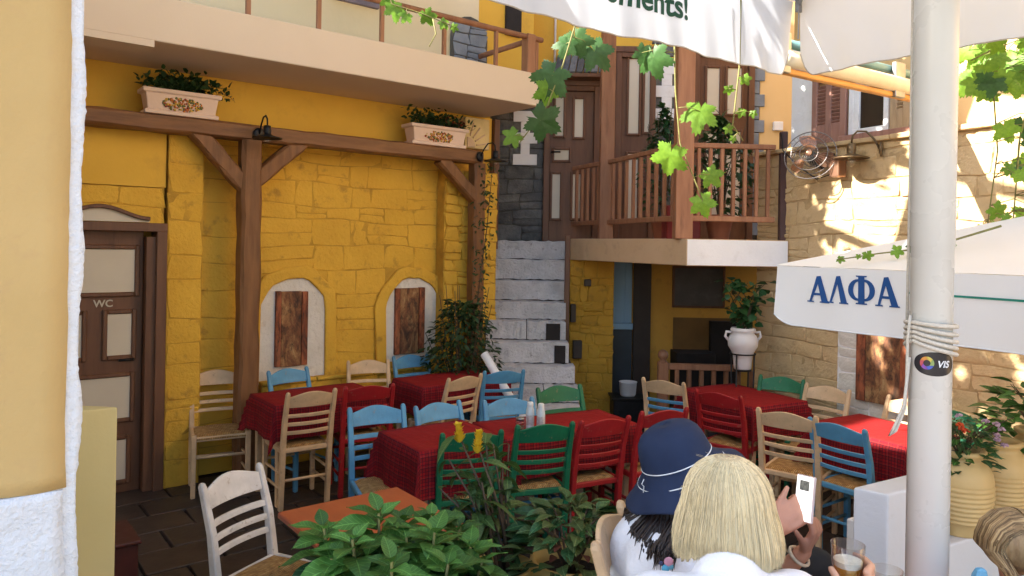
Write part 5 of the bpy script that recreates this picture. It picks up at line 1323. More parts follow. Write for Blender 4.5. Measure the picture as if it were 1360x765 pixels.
# rope wound round the pole
rp = thing('rope', 'pale grey rope wound round the white pole above the sticker with a loose end', 'rope', (PC.x, PC.y, 0), FPS.rz)
_, zr1 = around(1242, 430, RS); _, zr0 = around(1242, 462, RS); aLft, _ = around(1216, 440, RS)
for k in range(5):
    mb = MB(); pts = []; zz = zr1+.25 - (zr1-zr0)*k/5.2; slope = [.010, .022, .03, .035, .04][k]
    for i in range(41):
        t = 2*math.pi*i/40; pts.append(((RS+.008)*math.cos(aLft+t), (RS+.008)*math.sin(aLft+t), zz - slope*math.sin(min(t, 2*math.pi-t)*.5)))
    mb.tube(pts, .0062, 8, cap=False); mb.build('turn', M_rope, rp, smooth=True)
mb = MB(); al = aLft-.12
def pp(a_, r_2, z): return (r_2*math.cos(a_), r_2*math.sin(a_), z)
zz = zr1+.25; mb.tube([pp(al, RS+.012, zz+.02), pp(al-.05, RS+.016, zz-.05), pp(al-.04, RS+.018, zz-.18), pp(al-.05, RS+.022, zz-.25), pp(al-.1, RS+.045, zz-.31), pp(al-.15, RS+.060, zz-.325), pp(al-.1, RS+.05, zz-.30), pp(al-.02, RS+.026, zz-.235), pp(al+.0, RS+.012, zz-.1)], .0042, 8); mb.build('loose_end', M_rope, rp, smooth=True)

# ================================================================= second parasol with printed valance
B1 = Vector((FR.x.x, FR.x.y, 0)); B2 = Vector((FR.y.x, FR.y.y, 0))
K0 = at_depth(1029, 352, 3.4); ZP = K0.z; S2 = 2.2; HV2 = .262
pc2 = Vector((K0.x, K0.y, 0)) + B1*S2/2 + B2*S2/2
p2 = thing('printed_parasol', 'low white parasol with blue lettering on its valance', 'parasol', (pc2.x, pc2.y, .0), FR.rz)
H2 = S2/2
mb = MB(); n = 14; apx = 2.24
for s_ in range(4):
    a = R_(90*s_); ca, sa = math.cos(a), math.sin(a); b = len(mb.v)
    for i in range(n+1):
        t = i/n
        for j in range(n+1):
            u = -1+2*j/n; x = H2*t; y = H2*t*u; z = ZP + (apx-ZP)*(1-t) - .03*math.sin(math.pi*t)*(1-u*u)
            mb.v.append((x*ca-y*sa, x*sa+y*ca, z))
    for i in range(n):
        for j in range(n): mb.f.append((b+i*(n+1)+j, b+i*(n+1)+j+1, b+(i+1)*(n+1)+j+1, b+(i+1)*(n+1)+j)); mb.m.append(0)
mb.build('canopy', M_canvas2, p2, smooth=True)
def wave2(t, h): return h*(.014*math.sin(6*t+.8)+.007*math.sin(17*t)) - .02*h*h*(1-abs(t))
for s_ in range(4):
    mb = MB(); nx, nz = 90, 10; a = R_(90*s_); ca, sa = math.cos(a), math.sin(a)
    for i in range(nx+1):
        t = (-1+2*i/nx)*.985; d = (1-abs(t))*H2; hh = HV2*(1-.22*max(0, 1-d/.12)**2)
        for j in range(nz+1):
            h = j/nz; x = H2 + wave2(t, h); y = H2*t; mb.v.append((x*ca-y*sa, x*sa+y*ca, ZP - hh*h - .003))
    for i in range(nx):
        for j in range(nz): mb.f.append((i*(nz+1)+j, (i+1)*(nz+1)+j, (i+1)*(nz+1)+j+1, i*(nz+1)+j+1)); mb.m.append(0)
    v = mb.build('valance', M_canvas2, p2, smooth=True)
    hm = MB(); hm.tube([mb.v[i*(nz+1)+nz] for i in range(nx+1)], .0028, 5); hm.build('hem', M_band, v, smooth=True)
    if s_ == 3:                                    # side at local y = -H2 faces the terrace
        F2 = Frame((pc2.x, pc2.y), FR.rz)
        def put(me, e=.005):
            for q in me.vertices:
                x, z = q.co.x, q.co.z; t = x/H2; h = max(0, min(1, (ZP-z)/HV2)); q.co = (x, -H2 - wave2(t, h) - e + q.co.y, z)
        def glyph(poly, x0, x1, z0, z1):
            m = MB(); m.prism([(x0+(x1-x0)*a_, z0+(z1-z0)*b_) for a_, b_ in poly], -.0006, .0006); return m
        A_out = [(-.02, 0), (.22, 0), (.22, .06), (.17, .07), (.245, .29), (.60, .29), (.66, .08), (.60, .06), (.60, 0), (1.04, 0), (1.04, .06), (.96, .09), (.64, 1.0), (.44, 1.03), (.10, .09), (-.02, .06)]
        A_hole = None
        L_out = [(-.05, 0), (.24, 0), (.24, .06), (.17, .08), (.46, .72), (.66, .08), (.60, .06), (.60, 0), (1.04, 0), (1.04, .06), (.96, .09), (.64, 1.0), (.44, 1.03), (.10, .09), (-.05, .06)]
        def letter(px0, px1, pyb, pyt, kind):
            x0, z0 = F2.loc(px0, pyb, -H2); x1, _ = F2.loc(px1, pyb, -H2); _, z1 = F2.loc((px0+px1)/2, pyt, -H2)
            m = MB(); ex = lambda a_: x0+(x1-x0)*a_; ez = lambda b_: z0+(z1-z0)*b_
            if kind in 'AL':
                def q(pts): m.prism([(ex(a_), ez(b_)) for a_, b_ in pts], -.0006, .0006)
                q([(.40, 1.0), (.60, 1.02), (1.0, .05), (.68, .05), (.45, .78)]); q([(.40, 1.0), (.49, .76), (.17, .05), (.06, .05)]); q([(-.04, .05), (.27, .05), (.29, 0), (-.06, 0)]); q([(.60, .05), (1.06, .05), (1.08, 0), (.58, 0)])
                if kind == 'A': q([(.24, .36), (.60, .36), (.63, .27), (.20, .27)])
            else:
                def q(pts): m.prism([(ex(a_), ez(b_)) for a_, b_ in pts], -.0006, .0006)
                q([(.38, .05), (.38, 1.0), (.62, 1.0), (.62, .05)]); q([(.28, 0), (.72, 0), (.70, .05), (.30, .05)]); q([(.28, 1.05), (.72, 1.05), (.70, 1.0), (.30, 1.0)])
                for sg in (-1, 1):
                    n_ = 12; inn = [(ex(.5+sg*(.12+.20*math.sin(math.pi*k/n_))), ez(.52+.31*math.cos(math.pi*k/n_))) for k in range(n_+1)]; out = [(ex(.5+sg*(.12+.40*math.sin(math.pi*k/n_))), ez(.52+.40*math.cos(math.pi*k/n_))) for k in range(n_+1)]
                    m.strip(inn, out, -.0007, .0007)
            return m
        for args in ((1075, 1101, 400.5, 367, 'A'), (1102, 1126, 402, 367, 'L'), (1128, 1161, 403, 368, 'F'), (1163, 1191, 406.5, 368.5, 'A')):
            m = letter(*args); me = m.mesh('lettering'); put(me); obj('lettering', me, M_print_blue, v)
        xa, za = F2.loc(1206, 389, -H2); m = MB()
        N_ = 40; xs_ = [xa + (H2*.75-xa)*k/N_ for k in range(N_+1)]
        m.strip([(x, za-.004) for x in xs_], [(x, za+.004) for x in xs_], -.0006, .0006); me = m.mesh('printed_line'); put(me); obj('printed_line', me, M_print_teal, v)
mb = MB(); mb.lathe([(.022, .25), (.022, apx-.02)], 16); mb.build('pole', M_metal, p2, smooth=True)
mb = MB(); mb.lathe([(.24, .0), (.24, .27), (.05, .30), (.03, .4)], 24); mb.build('base', M_metal, p2, smooth=True)
for s_ in range(8):
    a = R_(45*s_); e = H2*(1.414 if s_ % 2 else 1)*.97; mb = MB(); mb.bar((.03*math.cos(a), .03*math.sin(a), apx-.05), (e*math.cos(a), e*math.sin(a), ZP-.03), .014, .018); mb.build('rib', M_metal, p2)

# ================================================================= rolled awning fixed to the brick house
h_ = EYE + 1.15
a0 = on_z(1040, 76, h_); a1 = on_z(1290, 135, h_); dd = (a1-a0).normalized(); a1 = a1 + dd*.25
aw = thing('rolled_awning', 'rolled cream awning with green bar reaching out from the brick wall', 'awning', (0, 0, 0))
mb = MB(); pts = [a0.lerp(a1, k/12) for k in range(13)]; mb.tube([p + Vector((0, 0, .0)) for p in pts], .052, 18); mb.build('canvas_roll', surf('cream_awning_canvas', (.70,.62,.45), (.62,.52,.36), 6, .8, .3), aw, smooth=True)
mb = MB(); off = Vector((-dd.y, dd.x, 0))*.03; mb.bar(a0+Vector((0, 0, -.07))+off, a1+Vector((0, 0, -.07))+off, .05, .035); mb.build('front_bar', surf('orange_varnished_bar', (.62,.28,.05), None, 6, .4, .1), aw, .006)
mb = MB(); off = Vector((-dd.y, dd.x, 0))*.05; mb.tube([a0+Vector((0, 0, .11))+off, a1+Vector((0, 0, .11))+off], .028, 14); mb.build('roller_tube', surf('teal_steel', (.16,.30,.30), None, 6, .35, .05), aw, smooth=True)
for t in (0.0, .5, .97):
    p = a0.lerp(a1, t); mb = MB(); mb.bar(p+Vector((0, 0, -.09)), p+Vector((0, 0, .15)), .03, .12, (dd.x, dd.y, 0)); mb.build('end_bracket', M_metal, aw, .004)

# ================================================================= near house corner on the left, pier, box
ncx = at_depth(106, 380, 1.85)
FN = Frame((ncx.x, ncx.y), FM.rz)
nh = thing('near_house', 'near yellow plastered house corner with white edge and white base', 'house', FN.o, FN.rz)
zpl = FN.Z(40, 653, 0)
print('near corner', ncx, 'plinth', zpl)
mb = MB(); mb.box(-4, -.001, .0, 3.0, zpl-.3, 4.3); mb.box(-4, -.001, 0, 3.0, 0, zpl); mb.build('core', M_near_white, nh)
def rough_sheet(name, mat, x0, x1, z0, z1, y, amp, seed, nx=50, nz=60, edge=0, bottom=0):
    rn = random.Random(seed); mb = MB()
    for j in range(nz+1):
        for i in range(nx+1):
            x = x0+(x1-x0)*i/nx; z = z0+(z1-z0)*j/nz; nn = noise.noise(Vector((x*9, z*9, seed))); n2 = noise.noise(Vector((x*31, z*31, seed+5)))
            if edge and i == nx: x += edge*1.1*noise.noise(Vector((z*5, seed, 3)))+edge*.3*noise.noise(Vector((z*22, seed, 7)))+edge*.35*noise.noise(Vector((z*70, seed, 2)))
            if bottom and j == 0: z += bottom*noise.noise(Vector((x*6, seed, 1)))
            mb.v.append((x, y - amp*nn - amp*.4*n2, z))
    W = nx+1
    mb.f = [(j*W+i, j*W+i+1, (j+1)*W+i+1, (j+1)*W+i) for j in range(nz) for i in range(nx)]; mb.m = [0]*len(mb.f)
    # turn the border back into the wall
    b = len(mb.v)
    rim = [i for i in range(nx)] + [j*W+nx for j in range(nz)] + [nz*W+i for i in range(nx, 0, -1)] + [j*W for j in range(nz, 0, -1)]
    for r in rim: q = mb.v[r]; mb.v.append((q[0], y+.02, q[2]))
    L = len(rim)
    for k in range(L): mb.f.append((rim[(k+1) % L], rim[k], b+k, b+(k+1) % L)); mb.m.append(0)
    return mb.build(name, mat, nh, smooth=True)
xw = FN.X(89, 380, 0)
rough_sheet('yellow_plaster', M_near_yellow, -3.5, xw, zpl+.002, 4.25, -.016, .004, 2, 60, 90, .008, .02)
rough_sheet('white_edge', M_near_white, xw-.05, .002, .25, 4.28, -.008, .0018, 3, 8, 420, .010)
rough_sheet('white_base', M_near_white, -3.5, xw-.002, .25, zpl-.004, -.022, .009, 4, 120, 50, .006)
# beige pier behind the corner
pd = 2.45; zc_ = at_depth(140, 540, pd).z; pr = at_depth(155, 640, pd)
pi_ = thing('beige_pier', 'plain beige plastered low pier behind the white house corner', 'pier', (0, 0, 0))
mb = MB(); p0 = Vector((pr.x, pr.y, 0)); q = [p0, p0 - dA*.52, p0 - dA*.52 - nA*.35, p0 - nA*.35 - dA*.35]
for z in (0, zc_):
    for v_ in q: mb.v.append((v_.x, v_.y, z))
mb.f = [(3, 2, 1, 0), (4, 5, 6, 7)] + [(k, (k+1) % 4, 4+(k+1) % 4, 4+k) for k in range(4)]; mb.m = [0]*6
mb.build('body', M_pier, pi_, .006, 2)
# dark red box on the courtyard floor
bpz = .34; c = on_z(184, 717, bpz); sb_ = thing('step_box', 'dark red wooden box on the courtyard floor behind the beige pier', 'box', (c.x, c.y, 0), FM.rz)
M_dred = surf('dark_red_wood', (.075,.018,.014), (.05,.012,.01), 9, .5, .2)
mb = MB(); mb.box(-.5, 0, 0, .34, 0, bpz-.02); mb.build('case', M_dred, sb_, .006); mb = MB(); mb.box(-.52, .015, -.015, .36, bpz-.02, bpz); mb.build('lid', M_dred, sb_, .005)

# ================================================================= white parapet, ledge with amphoras
zpp = .95
c1, c2_, c3 = on_z(1180, 657, zpp), on_z(1133, 647, zpp), on_z(1213, 628, zpp)
c4 = c1 + (c3-c2_)
mb = MB()
for z in (.0, zpp):
    for v_ in (c1, c4, c3, c2_): mb.v.append((v_.x, v_.y, z))
mb.f = [(3, 2, 1, 0), (4, 5, 6, 7)] + [(k, (k+1) % 4, 4+(k+1) % 4, 4+k) for k in range(4)]; mb.m = [0]*6
M_wall_white = surf('white_lime_wash', (.74,.74,.76), (.70,.69,.70), 3, .8, .35, 40, .005, dirt=(.5,.45,.4), dirt_amt=.35, dscale=12, coord='World', dthr=(.62, .75))
tag(mb.build('parapet', M_wall_white, None, .012, 3), 'white plastered parapet block beside the blue chair', 'parapet')
zlg = .68; l0 = on_z(1255, 726.5, zlg); l1 = on_z(1327, 702.6, zlg); ld = (l1-l0).normalized(); lp = Vector((-ld.y, ld.x, 0)); l0 = l0 - ld*.08
mb = MB(); q = [l0, l0+ld*2.0, l0+ld*2.0+lp*.42, l0+lp*.42]
for z in (.0, zlg):
    for v_ in q: mb.v.append((v_.x, v_.y, z))
mb.f = [(3, 2, 1, 0), (4, 5, 6, 7)] + [(k, (k+1) % 4, 4+(k+1) % 4, 4+k) for k in range(4)]; mb.m = [0]*6
tag(mb.build('ledge', M_wall_white, None, .012, 3), 'white plastered ledge under the row of cream jars', 'ledge')
def jar(p, s, label, grp='cream ribbed jars on the white ledge'):
    t = thing('ribbed_jar', label, 'jar', p, 0, grp); prof = [(.085, 0), (.092, .008), (.088, .05)]
    for k in range(46):
        z = .06 + .20*k/45; r = .088 + .05*math.sin(math.pi*min(1, (z-.03)/.36))**.8; rib = .0035*math.sin(2*math.pi*k/5.0) if z < .235 else 0
        prof.append((r+rib, z))
    prof += [(.132, .28), (.118, .31), (.098, .335), (.085, .35), (.094, .362), (.104, .37), (.106, .382), (.096, .388), (.08, .385), (.078, .35)]
    mb = MB(); mb.lathe([(r*s, z*s) for r, z in prof], 40, capt=False); mb.build('jar', M_pot, t, smooth=True)
    mb = MB(); mb.lathe([(.001, .355*s), (.079*s, .355*s)], 20, capb=False, capt=False); mb.build('soil', M_soil, t)
    return t, .37*s
jb = Vector((0, 0, zlg+.001))
jp1 = at_depth(1275, 650, 3.36); jp2 = at_depth(1325, 650, 3.52); jp3 = at_depth(1379, 650, 3.68)
j1, hj = jar(Vector((jp1.x, jp1.y, zlg+.001)), .98, 'cream ribbed jar planted with orange and lilac lantana next to the white pole')
j2, _ = jar(Vector((jp2.x, jp2.y, zlg+.001)), .98, 'cream ribbed jar with bare open rim')
j3, _ = jar(Vector((jp3.x, jp3.y, zlg+.001)), 1.02, 'cream ribbed jar under a large bright green plant')
rn = random.Random(41)
LEAFS = {}
def leaf_objs(par, rn, n, pos_fn, mats, L, W, droop=.15, var=4, key='leaf', nseg=4, curl=.3):
    k = (key, tuple(m.name for m in mats), L)
    if k not in LEAFS:
        LEAFS[k] = []
        for m in mats:
            for v_ in range(var):
                me = leaf_mesh('leaf', L*rn.uniform(.8, 1.15), W*rn.uniform(.85, 1.15), rn.uniform(.15, .4), curl*rn.uniform(.4, 1.3), nseg); me.materials.append(m); LEAFS[k].append(me)
    for _ in range(n):
        p, out, s = pos_fn(rn); d = Vector(out) + Vector((rn.uniform(-.25, .25), rn.uniform(-.25, .25), rn.uniform(-.3, .3)-droop))
        o = obj('leaf', rn.choice(LEAFS[k]), None, par); o.matrix_basis = aim(p, d, rn.uniform(-.5, .5)) @ Matrix.Scale(s, 4)
def dome(r, h, z0, zmin=.2):
    def f(rn):
        a = rn.uniform(0, 6.28); v = rn.uniform(zmin, 1); q = math.sqrt(max(0, 1-v*v*.8))*rn.uniform(.55, 1); return (r*q*math.cos(a), r*q*math.sin(a), z0+h*v*rn.uniform(.8, 1)), (math.cos(a), math.sin(a), .35), rn.uniform(.7, 1.2)
    return f
lt = j1
leaf_objs(j1, rn, 230, dome(.125, .20, hj-.03, -.2), [M_shrimp, M_lush_old, M_lush], .05, .030, .25, key='lantana')
def flower_ball(par, p, r, mat, nm='flower'):
    mb = MB(); q = random.Random(int(p[0]*1e4))
    for k in range(14):
        a = q.uniform(0, 6.28); u = q.uniform(-.2, 1); w_ = math.sqrt(max(0, 1-u*u)); mb.ball((p[0]+r*w_*math.cos(a), p[1]+r*w_*math.sin(a), p[2]+r*.7*u), r*.45, 6, 4)
    mb.build(nm, mat, par, smooth=True)
F1 = Vector((jp1.x, jp1.y, zlg+.001))
for px, py, m in ((1275, 565, M_flower_o), (1283, 573, M_flower_o), (1278, 570, M_flower_o), (1274, 553, M_flower_l), (1309, 560, M_flower_l), (1323, 564, M_flower_l), (1330, 571, M_flower_l), (1323, 578, M_flower_l), (1324, 584, M_flower_l), (1334, 592, M_flower_l)):
    p = at_depth(px, py, jp1.y - (.10 if px < 1300 else .02)) - F1; flower_ball(j1, p, .013, m)
st = MB()
for k in range(14):
    a = rn.uniform(0, 6.28); st.tube([(0, 0, hj-.03), (.08*math.cos(a), .08*math.sin(a), hj+.08), (.15*math.cos(a), .15*math.sin(a), hj+.12)], [.004, .003, .002], 5)
st.tube([(0, 0, hj), (.12, -.02, hj+.12), (.24, -.0, hj+.16)], [.004, .003, .002], 5)
tag(st.build('stems', M_stem, j1), kind='stuff')
leaf_objs(j3, rn, 240, dome(.25, .30, hj-.03, -.2), [M_lush], .085, .06, .05, key='big')
st = MB()
for k in range(14):
    a = rn.uniform(0, 6.28); st.tube([(0, 0, hj-.03), (.10*math.cos(a), .10*math.sin(a), hj+.15), (.2*math.cos(a), .2*math.sin(a), hj+.22)], [.006, .004, .002], 5)
tag(st.build('stems', M_stem, j3), kind='stuff')

# ================================================================= plants in front, on the terrace
def tube_stems(par, segs, mat=M_stem):
    mb = MB()
    for pts, r in segs: mb.tube(pts, r, 6)
    return tag(mb.build('stems', mat, par, smooth=True), kind='stuff')
# lush plant: shoots that end in leaf rosettes
lpz = .25; lc = at_depth(527, 760, 2.25)
lu = thing('lush_potted_plant', 'lush plant with broad bright green leaf rosettes in front of the red-brown table', 'plant', (lc.x, lc.y, lpz))
mb = MB(); mb.lathe(pot_profile(.17, .34), 32, capt=False); mb.build('pot', M_pot_yellow, lu, smooth=True); mb = MB(); mb.lathe([(.001, .30), (.145, .30)], 20, capb=False, capt=False); mb.build('soil', M_soil, lu)
rn = random.Random(60); segs = []
shoots = [(503, 680, 2.25), (430, 700, 2.2), (572, 683, 2.35), (577, 706, 2.15), (625, 725, 2.3), (595, 748, 2.05), (468, 715, 2.1), (540, 712, 2.2), (440, 740, 2.1), (520, 745, 2.0), (560, 740, 2.25), (640, 745, 2.25), (480, 750, 2.2), (535, 690, 2.4), (610, 700, 2.4)]
base = Vector((lc.x, lc.y, lpz))
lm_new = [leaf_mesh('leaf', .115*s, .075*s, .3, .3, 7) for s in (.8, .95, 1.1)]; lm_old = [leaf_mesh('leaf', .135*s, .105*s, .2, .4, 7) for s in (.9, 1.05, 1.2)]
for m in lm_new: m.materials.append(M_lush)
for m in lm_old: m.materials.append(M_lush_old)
for px, py, d in shoots:
    top = at_depth(px, py+2, d) - base; root = Vector((top.x*.2, top.y*.2, .30)); mid = root.lerp(top, .55) + Vector((top.x*.15, top.y*.15, 0))
    segs.append(([root, mid, top], [.007, .006, .004])); az0 = rn.uniform(0, 6.28); ax = (top-mid).normalized()
    for k in range(20):
        f = k/19; az = az0 + k*2.4; el = .80 - 1.15*f**.8                      # young upright leaves in the middle, old ones hanging
        d_ = Vector((math.cos(az)*math.cos(el), math.sin(az)*math.cos(el), math.sin(el)))
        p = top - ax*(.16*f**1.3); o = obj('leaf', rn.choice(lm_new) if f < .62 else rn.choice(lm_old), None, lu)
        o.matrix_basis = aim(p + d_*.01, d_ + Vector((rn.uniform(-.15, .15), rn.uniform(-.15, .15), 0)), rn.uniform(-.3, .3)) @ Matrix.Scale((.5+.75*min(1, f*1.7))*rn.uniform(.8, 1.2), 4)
tube_stems(lu, segs, M_vstem)
# yellow-flowered plant
yc = at_depth(668, 757, 2.75)
ye = thing('yellow_flowered_plant', 'spindly plant with upright yellow flower spikes in a yellow pot', 'plant', (yc.x, yc.y, .25))
hp = yc.z - .25 + .02
mb = MB(); mb.lathe(pot_profile(.115, hp), 32, capt=False); mb.build('pot', M_pot_yellow, ye, smooth=True); mb = MB(); mb.lathe([(.001, hp*.9), (.098, hp*.9)], 20, capb=False, capt=False); mb.build('soil', M_soil, ye)
base = Vector((yc.x, yc.y, .25)); rn = random.Random(61); segs = []
tips = [(609, 576, 2.72), (634, 590, 2.70), (596, 610, 2.7), (655, 590, 2.8), (640, 640, 2.7), (612, 625, 2.75), (668, 615, 2.8), (585, 650, 2.7), (655, 655, 2.85), (625, 660, 2.7), (603, 660, 2.75), (676, 590, 2.85), (645, 575, 2.8), (680, 700, 2.8), (640, 690, 2.75)]
nodes = []
for px, py, d in tips:
    top = at_depth(px, py, d) - base; root = Vector((rn.uniform(-.05, .05), rn.uniform(-.05, .05), hp*.9)); mid = root.lerp(top, .5) + Vector((rn.uniform(-.03, .03), rn.uniform(-.03, .03), .03))
    segs.append(([root, root.lerp(mid, .6), mid, top], [.0075, .0065, .005, .003]))
    for k in range(8):
        t = .45+.55*k/7; p = mid.lerp(top, (t-.45)/.55); nodes.append((p, rn.uniform(0, 6.28)))
tube_stems(ye, segs)
lms = [leaf_mesh('leaf', .095*s, .040*s, .25, .45, 4) for s in (.8, 1.0, 1.2)]
for m in lms: m.materials.append(M_shrimp)
for p, a in nodes:
    o = obj('leaf', rn.choice(lms), None, ye); d_ = Vector((math.cos(a), math.sin(a), rn.uniform(-.6, .5))); o.matrix_basis = aim(p, d_, rn.uniform(-.5, .5)) @ Matrix.Scale(rn.uniform(.7, 1.2), 4)
for px0, py0, px1, py1, d in ((610, 588, 609, 566, 2.70), (634, 602, 636, 576, 2.68)):
    a, b = at_depth(px0, py0, d)-base, at_depth(px1, py1, d)-base; mb = MB()
    for k in range(9):
        t = k/8; p = a.lerp(b, t); r = .016*(1-t*.55)
        for j in range(5):
            an = j*1.257+k*.6; dd_ = Vector((math.cos(an), math.sin(an), 1.1+rn.uniform(-.4, .5))); M = aim(p+Vector((math.cos(an)*r*.3, math.sin(an)*r*.3, 0)), dd_, 0); v_, f_ = leaf_geo(.030*(1-t*.3)*rn.uniform(.8, 1.2), .020, .3, -.1, 3); mb.add([M @ Vector(q) for q in v_], f_)
    mb.build('flower_spike', M_flower_y, ye, smooth=True)
# oval-leaved plant
oc = at_depth(757, 752, 2.75)
ov = thing('oval_leaved_plant', 'bushy dull green plant with oval leaves in a yellow pot beside the hat wearer', 'plant', (oc.x, oc.y, .25)); hp = oc.z-.25+.03
mb = MB(); mb.lathe(pot_profile(.15, hp), 36, capt=False); mb.build('pot', M_pot_yellow, ov, smooth=True); mb = MB(); mb.lathe([(.001, hp*.9), (.128, hp*.9)], 20, capb=False, capt=False); mb.build('soil', M_soil, ov)
rn = random.Random(62)
leaf_objs(ov, rn, 260, dome(.235, .29, hp-.06, .0), [M_poin, M_poin, M_lush_old], .088, .05, .12, key='oval')
leaf_objs(ov, rn, 18, dome(.22, .25, hp-.04, .3), [surf('reddish_leaf', (.16,.05,.03), None, 9, .5, .2, translucent=.2)], .06, .032, .12, key='ovalred')
tube_stems(ov, [([(0, 0, hp*.85), (.08*math.cos(a), .08*math.sin(a), hp+.1), (.16*math.cos(a), .16*math.sin(a), hp+.16)], [.006, .005, .003]) for a in [k*.5 for k in range(13)]])

# ================================================================= vines
def vine_leaf_mesh(seed):
    rn = random.Random(seed); n = 70; rim = []; lobes = [(90, 1.0), (30, .92), (150, .92), (-32, .74), (212, .74)]
    for k in range(n):
        a = -90 + 360*k/n + .001; r = .50
        for la, lr in lobes:
            dlt = (a-la+180) % 360-180; r = max(r, lr*(1-.46*(abs(dlt)/32.0)**1.3) if abs(dlt) < 45 else 0)
        da = (a+90+180) % 360-180
        if abs(da) < 16: r = .12+.45*abs(da)/16
        r *= 1+.07*(1 if k % 2 else -1) + rn.uniform(-.03, .03); rim.append((r*math.cos(R_(a)), r*math.sin(R_(a))))
    vs = [(0, 0, 0)]; fs = []
    def zc(x, y): rr = math.hypot(x, y); return -.34*rr*rr + .12*abs(x) + .018*math.sin(5*math.atan2(y, x)+seed)*rr + .04*math.sin(5*x+seed)*rr
    for s_ in (.35, .7, 1.0):
        for x, y in rim: vs.append((x*s_, y*s_, zc(x*s_, y*s_)))
    fs = [(0, 1+k, 1+(k+1) % n) for k in range(n)]
    for r in range(2): fs += [(1+r*n+k, 1+(r+1)*n+k, 1+(r+1)*n+(k+1) % n, 1+r*n+(k+1) % n) for k in range(n)]
    me = bpy.data.meshes.new('leaf'); me.from_pydata([(x*.5, y*.5, z*.5) for x, y, z in vs], [], fs); me.polygons.foreach_set('use_smooth', [True]*len(fs)); return me
VL = {}
for nm, m in (('v', M_vine), ('d', M_vine_dark)):
    VL[nm] = [vine_leaf_mesh(s_) for s_ in range(5)]
    for q in VL[nm]: q.materials.append(m)
def vine(label, strands, leaves, group='grape vine shoots', d0=3.3):
    """strands: lists of (px,py,depth); leaves: (px,py,depth,size_px,tone,spin)"""
    p0 = at_depth(*strands[0][0]); t = thing('grape_vine', label, 'vine', p0, 0, group); mb = MB()
    for s_ in strands:
        pts = [at_depth(*q)-p0 for q in s_]; mb.tube(pts, [.005-.003*k/len(pts) for k in range(len(pts))], 6)
    allp = []
    for s_ in strands:
        pq = [at_depth(*q)-p0 for q in s_]
        for a_, b_ in zip(pq, pq[1:]): allp += [a_.lerp(b_, k/6) for k in range(6)]
    for px, py, d, sz, tone, spin in leaves:
        lp_ = at_depth(px, py, d)-p0; nb_ = min(allp, key=lambda q: (q-lp_).length + .6*max(0, lp_.z-q.z)); L_ = (nb_-lp_).length
        if L_ < .45: mb.tube([nb_, nb_.lerp(lp_, .5)+Vector((0, 0, .12*L_)), lp_], [.0026, .002, .0016], 5)
    mb.build('stem', M_vstem, t, smooth=True); rn = random.Random(len(leaves)*7+len(label))
    for px, py, d, sz, tone, spin in leaves:
        p = at_depth(px, py, d)-p0; size = sz/FPX*d*1.08
        nrm = (CAM - at_depth(px, py, d)).normalized() + Vector((rn.uniform(-.55, .55), rn.uniform(-.2, .2), rn.uniform(-.3, .6)))
        nrm.normalize(); down = Vector((math.sin(R_(spin)), 0, -math.cos(R_(spin)))); y = (down - nrm*down.dot(nrm)).normalized(); x = y.cross(nrm)
        M = Matrix(((x.x, y.x, nrm.x, p.x), (x.y, y.y, nrm.y, p.y), (x.z, y.z, nrm.z, p.z), (0,0,0,1)))
        o = obj('leaf', rn.choice(VL[tone]), None, t); o.matrix_basis = M @ Matrix.Scale(size, 4)
    return t
vine('grape vine shoot with large dark leaves hanging past the balcony end', [[(775, -60, 3.3), (765, 30, 3.3), (748, 85, 3.3), (727, 140, 3.3), (690, 190, 3.3)]],
     [(765, 52, 3.34, 52, 'd', 20), (790, 68, 3.36, 56, 'd', 40), (733, 100, 3.3, 66, 'd', -30), (728, 118, 3.31, 48, 'v', 10), (718, 160, 3.28, 62, 'd', 60), (683, 180, 3.3, 34, 'v', -50), (752, 58, 3.33, 40, 'd', -20)])
vine('grape vine shoot with bright leaves hanging in front of the balcony corner post', [[(893, -60, 3.5), (896, 70, 3.5), (897, 120, 3.5), (903, 190, 3.5), (925, 245, 3.5), (935, 270, 3.5)]],
     [(868, 76, 3.52, 58, 'd', 10), (930, 148, 3.5, 58, 'v', -10), (890, 206, 3.48, 60, 'v', -20), (943, 232, 3.5, 38, 'v', 40), (932, 268, 3.5, 42, 'v', 20), (852, 70, 3.53, 34, 'd', 60)])
vine('thin grape vine shoot with small pale leaves in front of the balcony railing', [[(985, -60, 3.6), (982, 90, 3.6), (975, 150, 3.6), (973, 166, 3.6), (987, 187, 3.6)]],
     [(968, 118, 3.6, 18, 'v', 10), (989, 104, 3.6, 20, 'v', 30), (985, 148, 3.6, 17, 'v', -20), (967, 170, 3.6, 18, 'v', 40), (974, 183, 3.6, 13, 'v', 0), (1000, 150, 3.6, 14, 'v', 0)])
vine('grape vine shoot drooping over the cream balcony rail', [[(505, -60, 4.2), (520, 5, 4.2), (560, 18, 4.2), (598, 33, 4.2)], [(575, 25, 4.2), (579, 45, 4.2), (570, 62, 4.2)]],
     [(524, 10, 4.2, 36, 'v', 10), (540, 20, 4.2, 24, 'v', -30), (566, 20, 4.2, 30, 'v', 20), (588, 30, 4.2, 20, 'v', 50), (602, 36, 4.2, 15, 'v', 60), (515, 0, 4.2, 26, 'v', 0)])
rn = random.Random(70); lv = []
for k in range(90):
    py = 50 + 270*rn.random(); lo = 1282 + max(0, 40*math.sin((py-80)/75.0)) + (12 if py > 130 else 0); px = rn.uniform(lo, 1420); d = rn.uniform(3.0, 3.7)
    if py > 130 and rn.random() < .45: continue
    lv.append((px, py, d, rn.uniform(16, 46), rn.choice('vvvvvd'), rn.uniform(-70, 70)))
for k in range(22): lv.append((rn.uniform(1280, 1400), rn.uniform(55, 110), rn.uniform(3.2, 3.8), rn.uniform(36, 56), 'v', rn.uniform(-60, 60)))
